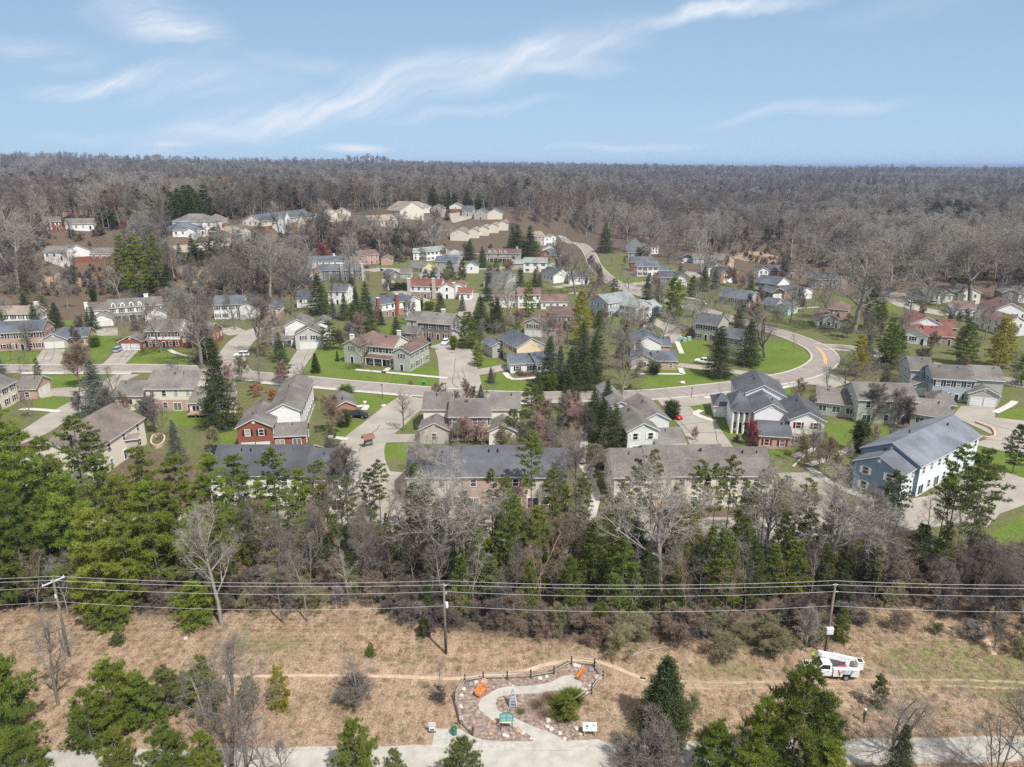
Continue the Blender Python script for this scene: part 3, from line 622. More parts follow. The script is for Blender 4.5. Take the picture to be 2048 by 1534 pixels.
        for i in range(0 if far else o.get('v',2 if wd>8 else 1)):
            u=rg.uniform(.2,.8); 
            if rdg=='y': p=W(wd*(.5+rg.choice((-.12,.12))),d*u,0); hz=z+rh*.76
            else: p=W(wd*u,d*.38,0); hz=z+rh*.76
            ob=link('vent_pipe',cyl_mesh(rg.choice((.09,.14)),.95,BLACK,'vent_pipe'),root,(p.x,p.y,hz-.2))
        for (s,u0,u1,dd,hz) in o.get('deck',()):
            b=MB(); 
            b.box(u0*wd,u1*wd,-dd,-.02,hz-.15,hz,0,Matrix.Translation(O)@Matrix.Rotation(yw,4,'Z'))
            T=Matrix.Translation(O)@Matrix.Rotation(yw,4,'Z')
            b.box(u0*wd,u1*wd,-dd,-dd+.06,hz+.9,hz+1.0,0,T); nb=int((u1-u0)*wd/.35)
            for i in range(nb+1): x=u0*wd+i*(u1-u0)*wd/max(nb,1); b.box(x-.03,x+.03,-dd,-dd+.05,0 if i%6==0 else hz,hz+.95,0,T)
            link('deck',b.mesh('deck',[mat('deck_wood',(.30,.20,.14),(.42,.30,.22),scale=2)]),root)
    return root
def win_mesh_v():
    if 'v' not in PM:
        b=MB(); b.box(-.3,.3,-.05,.01,0,.7)
        for i in range(4): b.box(-.26,.26,-.075,-.045,.08+i*.15,.15+i*.15)
        PM['v']=b.mesh('gable_vent',[TRIM])
    return PM['v']
C=lambda u,v,h,m,s=.45:(u,v,h,m,s)
H=house
# x0,y0,x1,y1,z,depth,ridge,wall,roof,{opts}
H('A','long tan-roofed house with a white porch at the foot of the slope','tan-roofed porch house',[(-60,262,250,258,5.6,9,'x','white','tan',{'sh':'k','ch':[C(.93,.6,1.3,'white',.7)]}),(250,240,345,225,5.6,9,'h','white','tan',{})])
H('A','pink brick townhouse with blue-grey roof and black shutters at the edge of the picture','pink brick blue-roofed townhouse',[(-90,410,318,392,6.3,11,'x','pink','blue',{'sh':'k','n':6}),(500,440,668,None,3.2,9,'x','pink','blue',{}),(308,462,512,None,3.1,11,'y','greige','blue',{'fr':'g'})],cat='townhouse')
H('A','white townhouse with four little roof dormers, a long porch and twin gabled garages','white dormered townhouse',[(825,215,1235,188,5.6,10,'x','white','gray',{'dm':(.11,.28,.44,.60),'porch':(.08,.68),'sh':'k','ch':[C(.72,.55,1.2,'white',.8)]}),(665,238,822,None,5.2,9,'x','white','gray',{'ch':[C(-.04,.3,.6,'white',.6)],'n':2}),(700,303,862,None,3,9,'y','white','gray',{'fr':'g','ls':'n'}),(1110,262,1275,None,3,8,'y','white','gray',{'fr':'g'})],cat='townhouse')
H('A','brick and white townhouse with brick double garage and one car on its drive','brick and white townhouse',[(1112,392,1372,388,6,11,'x','white','gray',{'sh':'k','lo':'brick','n':5}),(910,475,1085,None,3,13,'y','brick','gray',{'fr':'g'}),(1374,425,1600,425,4.2,12,'x','brick','gray',{})],cat='townhouse')
H('A','cream grey-roofed house cut by the frame, garage doors facing the side lane','cream grey-roofed corner house',[(-190,930,118,772,5.6,10,'x','cream','gray',{'sh':'k'}),(128,838,270,832,3.0,9,'x','pink','gray',{'rs':'g'})])
H('A','cream townhouse seen from its back, brick lower storey and small deck','cream and brick rear-facing townhouse',[(1112,832,1482,830,6,12,'x','cream','gray',{'lo':'pink','n':4,'fr':'p'}),(872,888,1092,None,4.0,10,'x','cream','gray',{'fr':'p','n':1}),(1450,940,1640,None,3.3,10,'x','cream','gray',{'fr':'p','deck':[('f',0,.9,2.4,.9)]}),(1640,930,1800,915,3.5,11,'x','cream','gray',{'sh':'k'})],cat='townhouse')
H('A','big pale cream house with brown roof rising behind the tall pines','brown-roofed cream house behind the pines',[(640,1360,1098,1056,6.2,13,'x','cream','brown',{'n':4,'fr':'p'}),(940,1225,1050,None,4.2,2.2,'x','greige','brown',{'fr':'n','ya':20})])
H('B','blue-roofed house with white gable and a pink brick wing behind bare branches','blue-roofed house with pink brick wing',[(100,190,325,None,6,11,'x','white','blue',{'sh':'k'}),(300,200,420,None,5.5,10,'y','white','blue',{'fr':'n'}),(478,222,600,None,4.8,13,'y','pink','blue',{'sh':'w'})],yaw=8)
H('B','pale grey house with stacked white gables and a double garage below two shuttered windows','pale grey gabled house with double garage',[(727,418,935,410,5.2,9,'y','grey','gray',{'fr':'g','sh':'k'}),(552,446,727,None,3,8,'x','white','gray',{'porch':(.1,.9),'dc':'r'}),(648,352,842,None,7.0,12,'y','white','gray',{'fr':'n'}),(880,345,985,None,5.5,12,'y','white','gray',{'fr':'n'})])
H('B','grey-green townhouse with brown roof, bay windows and white chimneys facing the striped lawn','brown-roofed townhouse on the striped lawn',[(1285,500,1482,517,6,10,'x','cream','mauve',{'n':4,'sh':'k','porch':(0,1),'ch':[C(.9,.6,1.4,'cream',.55)]}),(1100,490,1220,None,6,14,'y','sage','mauve',{'sh':'g','ls':'n','ch':[C(-.02,.4,.3,'white',.6)]}),(1480,547,1607,None,6,14,'y','sage','mauve',{'sh':'g','rs':'w'})],cat='townhouse')
H('B','dark grey shuttered townhouse over brick with one pale chimney','dark grey shuttered townhouse',[(1670,322,1915,340,6,11,'x','darkgrey','gray',{'sh':'k','lo':'mixbrick','n':4,'ch':[C(.62,.5,1.3,'palebrick',.7)]}),(1582,300,1668,None,5.2,9,'x','grey','gray',{'n':1}),(1535,400,1662,None,3.0,7,'x','mixbrick','gray',{}),(1918,390,1985,None,3,9,'y','grey','gray',{'fr':'g1'})],cat='townhouse')
H('B','white slate-blue-roofed townhouse with two tall red brick chimneys','white townhouse with red brick chimneys',[(1365,190,1585,158,5.8,10,'x','white','blue',{'n':5,'lo':'mixbrick','ch':[C(.63,-.05,.9,'brick',.7),C(-.02,-.05,.4,'brick',.6)],'rs':'n'}),(1585,165,1690,None,5.8,12,'y','white','blue',{'n':1})],cat='townhouse')
H('B','red brick gabled house with two garage doors under shuttered windows','red brick gabled house with garage',[(280,1135,545,1122,5.8,12,'y','brick','gray',{'fr':'g','sh':'k'}),(545,1200,805,None,3.0,7,'x','brick','gray',{'fr':'p'}),(520,1012,765,None,7.0,24,'y','white','gray',{'fr':'n','sh':'k'}),(1040,975,1195,960,3,9,'y','orange','gray',{'fr':'n','rs':'g'})])
H('L','long slate-roofed townhouse seen from behind through the pines, standing by the bent lane','slate-roofed townhouse behind the pines',[(62,346,800,346,6.2,13,'x','white','slate',{'fr':'p','n':7}),(802,378,1082,None,6.2,13,'x','white','slate',{'fr':'p','n':3})],cat='townhouse')
H('C','cream gabled house with blue-grey roof and a low white garage wing beside the cul-de-sac','cream gabled house on the cul-de-sac',[(897,518,1112,495,6,14,'y','yellow','blue',{'fr':'n','sh':'k','ls':'w'}),(848,642,1055,634,3,8,'x','white','blue',{'ls':'g','rs':'n','sh':'k'}),(1052,640,1250,None,3.2,9,'x','white','blue',{'sh':'k'}),(708,508,800,None,4,8,'y','greige','blue',{})])
H('C','grey-roofed townhouse of three stepped blocks with two low front gables and an arched window','three-block grey-roofed townhouse',[(378,1045,690,1045,6,10,'x','cream','gray',{'n':4,'sh':'b','fr':'w'}),(178,990,378,None,6.2,10,'x','cream','gray',{'fr':'n'}),(702,990,915,None,6.2,10,'x','cream','gray',{'fr':'n'}),(150,1148,372,None,3.4,11,'y','palebrick','gray',{'n':1}),(682,1158,890,None,3.4,11,'y','white','gray',{'n':1})],yaw=0,cat='townhouse')
H('C','white house with red-brown roof behind a broad bare tree and bright pine','white red-brown-roofed house behind the bare tree',[(905,112,1078,112,6,9,'x','white','mauve',{'n':4}),(722,142,905,None,4,9,'x','white','mauve',{}),(1082,165,1285,None,3.4,9,'x','white','mauve',{})])
H('C','grey gabled house with mauve roof and small garage behind a pinkish budding tree','grey gabled mauve-roofed house',[(952,325,1095,332,5.2,11,'y','greige','mauve',{'fr':'g','sh':'k'}),(1095,372,1240,None,3.2,8,'x','mauvew','mauve',{}),(1120,270,1330,None,5.6,10,'x','pink','mauve',{'sh':'w'})],yaw=-6)
H('M','long slate-roofed townhouse of pink brick and cream with white windows behind the power lines','slate-roofed pink brick townhouse',[(52,358,478,356,6.3,13,'x','cream','slate',{'fr':'p','n':4}),(480,354,968,None,6.5,13,'x','pink','slate',{'n':3,'fr':'p'}),(970,358,1272,None,6.3,12,'x','cream','slate',{'n':3,'fr':'p'}),(632,470,740,None,3.4,2.6,'y','sage','slate',{'fr':'n','ls':'n','rs':'n'})],cat='townhouse')
H('D','pale green house with three overlapping white gables beside the red car','pale green house with overlapping gables',[(215,1160,448,1150,5.8,12,'y','palegreen','gray',{'sh':'w','n':2}),(330,1075,532,None,6.2,14,'y','palegreen','gray',{'fr':'n'}),(98,965,215,None,6.0,16,'y','palegreen','gray',{'fr':'n'}),(435,1258,650,None,3.0,8,'x','pink','gray',{'rs':'n'})])
H('D','slate-roofed white house with four tall columns, red shutters and a crimson tree in front','white columned house with red shutters',[(1190,1010,1440,1018,6.2,12,'y','white','slate',{'fr':'n','p':.55}),(1062,885,1440,None,6.6,14,'y','white','slate',{'fr':'n','p':.5}),(1462,1068,1728,None,6.2,13,'y','white','slate',{'sh':'r','lo':'palebrick'}),(1225,1188,1465,None,3.1,8,'x','pink','slate',{'sh':'r'}),(880,962,1004,None,3.0,8,'h','white','slate',{'fr':'n','ls':'g'}),(1015,965,1150,None,6.2,9,'h','white','slate',{'n':3,'cols':4,'ls':'w'})],yaw=-10)
H('D','low white-gabled house with blue-grey roof and apricot side wall next to the mown lawn','low white-gabled house with apricot wall',[(240,605,412,612,3.2,9,'y','cream','blue',{'sh':'k','fr':'w','n':1}),(412,616,590,None,3.0,8,'x','pink','blue',{}),(262,482,470,None,4.6,12,'y','white','blue',{'fr':'n'}),(470,502,540,None,3.2,8,'x','pink','blue',{'fr':'n'})],yaw=-3)
H('D','pale blue-white house with light grey-green roof and a double garage under two windows','light green-roofed house with double garage',[(275,212,400,190,5.4,9,'y','white','green',{'fr':'g','sh':'k'}),(62,180,275,None,5.6,11,'x','bluegray','green',{'sh':'w'}),(400,215,470,None,3,9,'x','bluegray','green',{})])
H('D','two-storey greige house with slate roof beside the two spruces on the corner lawn','greige slate-roofed house on the corner',[(735,328,905,350,6,11,'x','greige','slate',{'n':3,'sh':'k','rs':'n'}),(930,430,1090,None,4,9,'x','greige','slate',{})])
H('D','long low blue-grey-roofed house with a pale teal gable','low blue-roofed house with teal gable',[(915,118,1145,150,3.6,11,'x','greige','blue',{'sh':'k','rs':'n'}),(1245,180,1345,None,3,9,'x','greige','blue',{}),(1345,198,1447,None,3.4,9,'y','teal','blue',{'sh':'w','n':1})])
H('D','dark gabled double garage joined to a small brick and white house with shutters','small house with dark gabled garage',[(1320,95,1418,88,3.2,9,'y','dark','slate',{'fr':'g'}),(1418,92,1540,None,3.2,9,'x','pink','slate',{}),(1545,90,1632,None,3.6,9,'y','white','slate',{'n':1})])
H('I','two-storey white townhouse with black shutters and slate roof among dark trees','white black-shuttered slate-roofed townhouse',[(1245,812,1420,835,6,11,'x','white','slate',{'sh':'k','n':6,'rs':'n'})],cat='townhouse')
H('E','mauve-roofed greige house behind tangled bare branches above the junction','mauve-roofed house above the junction',[(430,215,620,230,3.6,11,'h','greige','mauve',{'sh':'w'}),(380,300,560,None,3.2,10,'y','greige','mauve',{'sh':'w'}),(560,300,640,None,3.2,8,'x','greige','mauve',{})],yaw=-14)
H('E','white house with bright red-brown roof and two shuttered arched windows across the road','white house with red-brown roof',[(1012,402,1225,428,3.5,10,'y','white','red',{'sh':'k'}),(1225,428,1430,None,3.2,10,'x','mixbrick','red',{}),(1098,335,1335,None,5.0,13,'y','white','red',{'fr':'n'}),(1338,365,1450,None,4.0,9,'x','mauvew','red',{'fr':'n'})],yaw=-10)
H('E','pale mauve-roofed house pair with white gable walls behind the two broad pines','mauve-roofed pair behind the broad pines',[(1605,190,1700,240,6,14,'x','white','mauve',{'sh':'k','rs':'w'}),(1448,215,1600,None,3,9,'x','white','mauve',{'ya':-10}),(1835,325,1990,330,5.2,13,'y','cream','mauve',{'fr':'g','sh':'w','ya':6}),(1650,290,1840,None,3.4,9,'x','white','mauve',{'ya':-10})])
H('E','grey-blue townhouse with shingled grey roofs and two white garage doors under a front gable','grey-blue townhouse with gabled garage',[(1275,752,1588,770,6.2,10,'x','bluegray','gray',{'sh':'k','n':4}),(1102,688,1270,None,6.2,10,'x','bluegray','gray',{'fr':'n'}),(1592,760,1812,None,6.2,10,'x','sage','gray',{'fr':'n','rs':'w'}),(1545,868,1780,888,3.2,9,'y','greige','gray',{'fr':'g','rs':'w'}),(1125,800,1252,None,3.2,9,'y','greige','gray',{'fr':'g1'})],cat='townhouse')
H('E','long low sage green house with grey roof under a spreading tree','long sage green house',[(372,930,688,965,3.4,10,'x','sage','gray',{'fr':'p'}),(700,915,1155,930,6,11,'x','sage','gray',{'fr':'p','n':3,'rs':'n'}),(1102,1018,1385,1058,3.6,10,'x','sage','gray',{'fr':'p','n':2}),(1250,940,1440,None,3.4,9,'h','sage','gray',{})])
H('O','big steel blue house with slate roof and side wall coloured pale as if sunlit','steel blue house',[(668,232,1035,345,5.8,9,'y','blue','steel',{'sh':'w','n':2,'rs':'p','rw':'sunlit_blue'}),(722,135,1172,275,6.4,26,'y','blue','steel',{'fr':'n','rs':'p','rw':'sunlit_blue'})])  # right walls of the same blue siding, coloured paler to imitate sun on them
H('N','long grey-shingled townhouse with cream walls and a wooden deck behind the bare trees','grey-shingled cream townhouse',[(112,358,378,356,6.3,12,'x','cream','gray',{'n':3,'fr':'p','ls':'w'}),(380,350,985,None,6.5,13,'x','cream','gray',{'n':6,'fr':'p','deck':[('f',.05,.5,3,1.6)]}),(987,348,1335,None,6.2,12,'x','cream','gray',{'n':4,'fr':'p'})],cat='townhouse')
# ---- middle distance and hillside houses
H('F','hillside house with white gable over a red brick base among grey bushes','hillside house with white gable over brick',[(514,577,718,560,6,14,'y','white','gray',{'fr':'n','lo':'brick'}),(345,575,512,None,4.4,9,'x','white','gray',{}),(720,590,985,None,4.2,10,'x','white','gray',{'lo':'brick'})],yaw=4)
H('F','white hillside house with broad hipped roof and a small front gable','hillside house with grey hipped roof',[(1378,402,1640,398,3.6,14,'h','white','blue',{}),(1480,402,1560,None,3.6,3,'y','white','blue',{'fr':'n'}),(1375,330,1700,None,5,14,'h','white','gray',{'fr':'n'}),(1640,320,1765,None,4.6,12,'h','white','gray',{'lo':'brick'})],yaw=3)
H('F','house with blue-grey roof and orange brick chimney high in the wood','blue-roofed house with orange chimney',[(440,110,640,112,4.5,12,'x','darkgrey','blue',{'rs':'n','ch':[C(.72,.5,1.5,'orange',.8)]}),(500,122,560,None,4.2,6,'y','darkgrey','blue',{'fr':'n'})])
H('F','small brick house behind the pale branching tree on the wooded slope','small brick house on the slope',[(355,335,485,335,5,9,'x','brick','gray',{'sh':'w'})])
H('F','grey-roofed ranch house glimpsed between dark trunks on the wooded slope','grey ranch house between trunks',[(520,352,745,352,3.4,10,'x','white','gray',{})])
H('F','dark blue roofed house with one white front gable deep in the wood','dark-roofed house with one white gable',[(815,235,880,235,4.5,9,'x','darkgrey','dark',{}),(878,255,942,None,4.6,9,'y','white','dark',{})])
H('F','slate-roofed house with pale gable beside the dark-roofed one in the wood','slate-roofed house deep in the wood',[(948,240,1075,240,4.5,10,'x','greige','slate',{}),(1070,262,1115,None,4.6,9,'y','white','slate',{})])
H('F','little orange brick house almost swallowed by the wood','little orange brick house in the wood',[(1072,195,1152,195,3.6,8,'x','orange','mauve',{})])
H('F','small orange brick cottage below the blue-grey roofed house in the wood','small orange cottage in the wood',[(505,245,560,245,3.6,8,'h','orange','mauve',{})])
H('G','row of cream hillside townhouses with steep white gables over brick, below grey roofs','cream row with steep white gables',[(505,330,960,322,6,14,'x','cream','blue',{'lo':'brick','n':9}),(612,335,668,None,6.2,5,'y','white','blue',{'p':1.1,'n':1}),(672,318,722,None,7.5,5,'y','white','blue',{'p':1.2,'n':1}),(780,335,840,None,6.2,4,'y','cream','blue',{'p':.9,'n':1}),(900,325,955,None,6,4,'y','white','blue',{'p':1,'n':1})],cat='townhouse')
H('G','cream townhouse end with two parallel steep gables facing the hillside trees','twin-gabled cream townhouse end',[(992,262,1105,268,6,16,'y','cream','tan',{'fr':'n'}),(1098,258,1205,None,6,18,'y','cream','tan',{'fr':'n'})],cat='townhouse')
H('G','pale cream hillside house with wide tan roof behind budding trees','wide tan-roofed hillside house',[(1365,332,1580,340,4.4,14,'x','cream','tan',{}),(1600,245,1790,None,6,16,'y','cream','tan',{'fr':'n'})])
H('G','tan-roofed hilltop house next to its slate-roofed neighbour','tan-roofed hilltop house',[(1610,222,1850,222,4.2,15,'h','cream','tan',{}),(1845,225,1955,None,4.4,12,'y','greige','blue',{'fr':'n'})],yaw=0)
H('H','cream hilltop townhouse with brick base and blue-grey gables around the forecourt','cream hilltop townhouse at the forecourt',[(395,210,495,212,5,12,'y','cream','gray',{'lo':'brick','n':1}),(495,240,585,None,5,12,'x','greige','blue',{}),(590,260,700,None,5.5,16,'y','greige','blue',{'n':1}),(700,260,815,None,5.5,14,'y','cream','blue',{'fr':'n'})],yaw=-4,cat='townhouse')
H('H','long cream townhouse row of staggered gables with tan roofs along the hill edge','staggered cream gabled row',[(400,425,548,430,5.6,18,'y','cream','tan',{'fr':'n'}),(545,405,630,None,5.6,18,'y','cream','tan',{'fr':'n'}),(625,385,710,None,5.6,18,'y','cream','tan',{'fr':'n'}),(705,365,785,None,5.6,18,'y','cream','tan',{'fr':'n'}),(780,345,862,None,5.6,18,'y','cream','tan',{'fr':'n'}),(365,410,410,None,4,5,'y','brick','mauve',{'fr':'n'})],yaw=-8,cat='townhouse')
H('H','tall tan-roofed house with white gables where the road leaves the wood','tall tan-roofed house by the wood road',[(1075,455,1160,462,6,14,'x','greige','tan',{'sh':'w'}),(1150,462,1205,None,6.2,11,'y','white','tan',{'n':1}),(1205,455,1250,None,6.2,12,'y','white','tan',{'n':1})],yaw=14)
H('H','mauve-roofed townhouse with four white dormers above a shaded porch','mauve-roofed townhouse with white dormers',[(690,585,960,590,5.6,10,'x','greige','mauve',{'dm':(.1,.26,.42,.56),'porch':(.1,.75),'ch':[C(.88,.5,1.2,'palebrick',.7)]}),(852,605,955,None,3.2,8,'y','greige','mauve',{'fr':'g1'})],yaw=0,cat='townhouse')
H('H','orange brick house with dark blue roof by the road bend','orange brick house with dark blue roof',[(1125,578,1205,582,3.6,10,'y','orange','blue',{'n':1}),(1200,605,1312,None,3.4,9,'x','orange','blue',{}),(1140,548,1260,None,5.2,12,'y','cream','blue',{'fr':'n'})],yaw=-3)
H('H','boxy pale grey two-storey house with greenish roof at the centre of the estate','boxy pale grey house with greenish roof',[(988,658,1178,660,6,9,'x','white','green',{'n':3,'sh':'k'}),(878,668,988,None,3.6,8,'x','greige','green',{}),(1178,700,1270,None,3.4,9,'h','white','green',{})],yaw=0)
H('H','white two-storey house with pale green-grey roof beside a tall bare tree','white house with pale green-grey roof',[(212,575,375,560,6,10,'x','white','green',{'n':5,'sh':'k','ls':'w'}),(105,580,212,None,5,9,'x','white','green',{}),(375,595,500,None,3.6,10,'h','cream','green',{})],yaw=4)
H('H','greige house with blue roof standing before the pale green-grey one','greige blue-roofed house in the estate',[(278,650,455,655,6,10,'x','greige','blue',{'n':3}),(515,685,625,None,4.5,10,'y','white','slate',{'n':1})],yaw=0)
H('H','small house with bright yellow gable end and grey roof under a dark bare tree','small house with yellow gable',[(180,705,285,690,3.8,11,'y','yellow','gray',{'fr':'n'}),(85,690,180,None,3.6,9,'x','greige','blue',{}),(160,765,350,None,2.6,9,'h','white','green',{})],yaw=8)
H('H','slate-roofed grey house with white gable beside a pink blossoming shrub','slate-roofed house with pink shrub',[(665,790,850,800,4.2,12,'x','greige','slate',{'sh':'w'}),(790,770,900,None,4.6,11,'y','white','slate',{'fr':'n'})],yaw=-8)
H('H','white-gabled slate-roofed house behind dark leaning branches near the main road','white-gabled house near the main road',[(1228,765,1365,750,4.2,12,'y','white','slate',{'fr':'n'}),(1360,780,1512,None,3.6,10,'x','white','slate',{})],yaw=4)
H('H','long white townhouse with rust red roof and three stone chimneys on its garden side','rust-roofed townhouse with stone chimneys',[(78,845,320,852,5.8,11,'x','white','red',{'n':5,'lo':'mixbrick','ch':[C(-.02,-.04,.5,'palebrick',.7),C(.8,-.04,1.0,'palebrick',.7)]}),(320,852,428,None,5.8,11,'y','white','red',{'n':1}),(428,845,512,None,5.8,11,'y','white','red',{'n':1,'ch':[C(.05,-.05,.2,'palebrick',.7)]}),(470,905,572,None,3.2,8,'x','white','red',{})],yaw=-2,cat='townhouse')
H('G','slate-roofed white row in the hollow behind a crimson tree','slate-roofed row in the hollow',[(865,650,1152,648,4.2,10,'x','white','blue',{'n':6,'ch':[C(.7,.5,1.2,'white',.6)]}),(790,700,860,None,3,8,'y','white','blue',{})],yaw=0,cat='townhouse')
H('G','dark grey townhouse with blue roof and three tall chimneys seen through pale trunks','dark townhouse with three tall chimneys',[(955,722,1300,718,5.8,10,'x','darkgrey','blue',{'n':6,'ch':[C(.52,-.05,.8,'palebrick',.7),C(1.0,-.05,.8,'palebrick',.6)]}),(872,735,955,None,5.6,10,'y','grey','blue',{'n':1,'ch':[C(.65,-.06,1.2,'orange',.7)]})],yaw=2,cat='townhouse')
H('G','pink brick townhouse with mauve roof and a gabled end beside a green lawn','pink brick mauve-roofed townhouse',[(1272,605,1430,592,6,10,'x','pink','mauve',{'n':4}),(1158,650,1272,None,3.6,9,'x','pink','mauve',{}),(1448,628,1535,None,4.2,9,'y','pink','mauve',{'n':1})],yaw=4,cat='townhouse')
H('G','blue-grey roofed white house hidden behind a broad spruce','blue-grey-roofed house behind the spruce',[(1020,888,1170,890,6,10,'x','white','slate',{'n':3}),(770,940,900,None,4.6,10,'x','white','slate',{})],yaw=0)
H('G','small grey house with pointed gable beside the pale loop of the lane','small pointed grey house by the lane loop',[(1515,752,1602,745,3.6,9,'y','darkgrey','slate',{'n':1}),(1602,745,1690,None,3.2,8,'x','greige','gray',{})],yaw=3)
H('I','white gable and blue roofed house at the wood edge with one pale chimney','white-gabled house at the wood edge',[(205,515,358,540,5,12,'y','white','mauve',{'fr':'n'}),(225,580,410,None,3.6,9,'x','greige','blue',{'ch':[C(1.0,.5,.8,'white',.6)]})],yaw=-8)
H('I','white and brick townhouse with twin slate blue roofs by the main road','white and brick townhouse with twin roofs',[(300,692,468,692,5.6,9,'x','white','blue',{'sh':'k','n':4}),(248,655,430,None,5.6,10,'x','brick','blue',{'fr':'n'}),(462,722,548,None,3.2,8,'x','pink','blue',{})],yaw=-4,cat='townhouse')
H('I','low white-gabled house with slate roof in front of dark conifers','low white-gabled house by the conifers',[(490,780,600,778,3.8,10,'x','darkgrey','slate',{}),(595,785,700,None,4.2,11,'y','white','slate',{'fr':'n'}),(410,805,490,None,3,8,'x','greige','slate',{})],yaw=-10)
H('I','dark brown gabled double garage with white doors beside the red car','dark brown gabled garage',[(652,618,748,618,3.0,9,'y','dark','gray',{'fr':'g'}),(748,625,860,None,3.4,9,'x','bluegray','gray',{}),(880,605,965,None,5.2,11,'y','white','gray',{'fr':'n'})],yaw=0)
H('I','pink brick gabled house with two arched windows over a garage near the sandy slope','pink brick gabled house with arched windows',[(990,642,1075,630,5.2,10,'y','pink','gray',{'fr':'g1','sh':'w'}),(880,640,990,None,5.0,10,'x','cream','gray',{})],yaw=6)
H('I','orange brick gabled house with an open garage and two parked cars','orange brick gabled house with open garage',[(968,745,1095,738,5.4,10,'y','orange','slate',{'fr':'g','sh':'w'}),(870,700,1000,None,5.2,12,'y','white','slate',{'fr':'n'})],yaw=4)
H('I','white-gabled house half hidden by grey bushes below the sandy slope','white-gabled house below the sandy slope',[(1272,720,1350,720,5,10,'y','white','slate',{'n':2}),(1350,720,1560,None,4,9,'x','mauvew','slate',{})],yaw=0)
H('J','house with pale pink gable and grey roof deep behind the tallest bare tree','pale pink gabled house behind the tallest tree',[(350,790,560,795,5,10,'x','mauvew','slate',{'n':4}),(560,790,640,None,5,10,'y','mauvew','slate',{'fr':'n'})],yaw=0)
H('J','small greenish garage with hipped grey roof at the head of the side cul-de-sac','small greenish hipped garage',[(1115,905,1240,915,3.0,9,'h','sage','gray',{'fr':'g'})])
H('J','cream house with long white rake boards behind the dark spreading tree','cream house behind the dark spreading tree',[(1535,905,1705,905,5.4,10,'y','cream','gray',{'n':2}),(1330,915,1535,None,4.5,12,'x','cream','gray',{})],yaw=0)
H('J','dark gabled house with white side wall at the far end of the cul-de-sac','dark gabled house at the far end',[(1880,900,2010,905,5,10,'y','darkgrey','gray',{'n':1,'ls':'n'}),(2010,905,2150,None,4.5,10,'x','white','gray',{})],yaw=0)
H('J','pale blue-roofed house far off beyond the dark evergreens','pale blue-roofed house beyond the evergreens',[(1765,265,1900,265,4,12,'x','white','blue',{}),(1880,245,1985,None,4,10,'h','white','tan',{})],yaw=0)
# ------------------------------------------------------------------ trees
def nrm(a): return a/np.maximum(np.linalg.norm(a,axis=-1,keepdims=True),1e-9)
def tubes_np(segs,sides):
    """segs: (n,8) p0 r0 p1 r1 -> verts, quads"""
    s=np.array(segs); p0,r0,p1,r1=s[:,0:3],s[:,3],s[:,4:7],s[:,7]
    d=nrm(p1-p0); ref=np.where(np.abs(d[:,2:3])<.9,np.array([[0,0,1.]]),np.array([[1.,0,0]])); a=nrm(np.cross(d,ref)); b=np.cross(d,a)
    V=[]; 
    for k in range(sides):
        t=2*math.pi*k/sides; V.append(p0+(a*math.cos(t)+b*math.sin(t))*r0[:,None])
    for k in range(sides):
        t=2*math.pi*k/sides; V.append(p1+(a*math.cos(t)+b*math.sin(t))*r1[:,None])
    V=np.stack(V,1); n=len(s); base=(np.arange(n)*2*sides)[:,None]
    Q=np.concatenate([base+np.array([[k,(k+1)%sides,sides+(k+1)%sides,sides+k]]) for k in range(sides)],0)
    return V.reshape(-1,3),Q
def blades(c,dirs,ln,wd,rng):
    """triangular blades from centres c along dirs"""
    n=len(c); r=nrm(rng.normal(size=(n,3))); sd=nrm(np.cross(dirs,r))*wd[:,None]
    V=np.stack([c-sd,c+sd,c+dirs*ln[:,None]],1).reshape(-1,3); T=np.arange(n*3).reshape(-1,3); return V,T
def join(parts):
    V=[];Q=[];o=0
    for v,q in parts:
        if q.shape[1]==4: q=np.concatenate([q[:,[0,1,2]],q[:,[0,2,3]]],0)
        V.append(v); Q.append(q+o); o+=len(v)
    return np.concatenate(V),np.concatenate(Q)
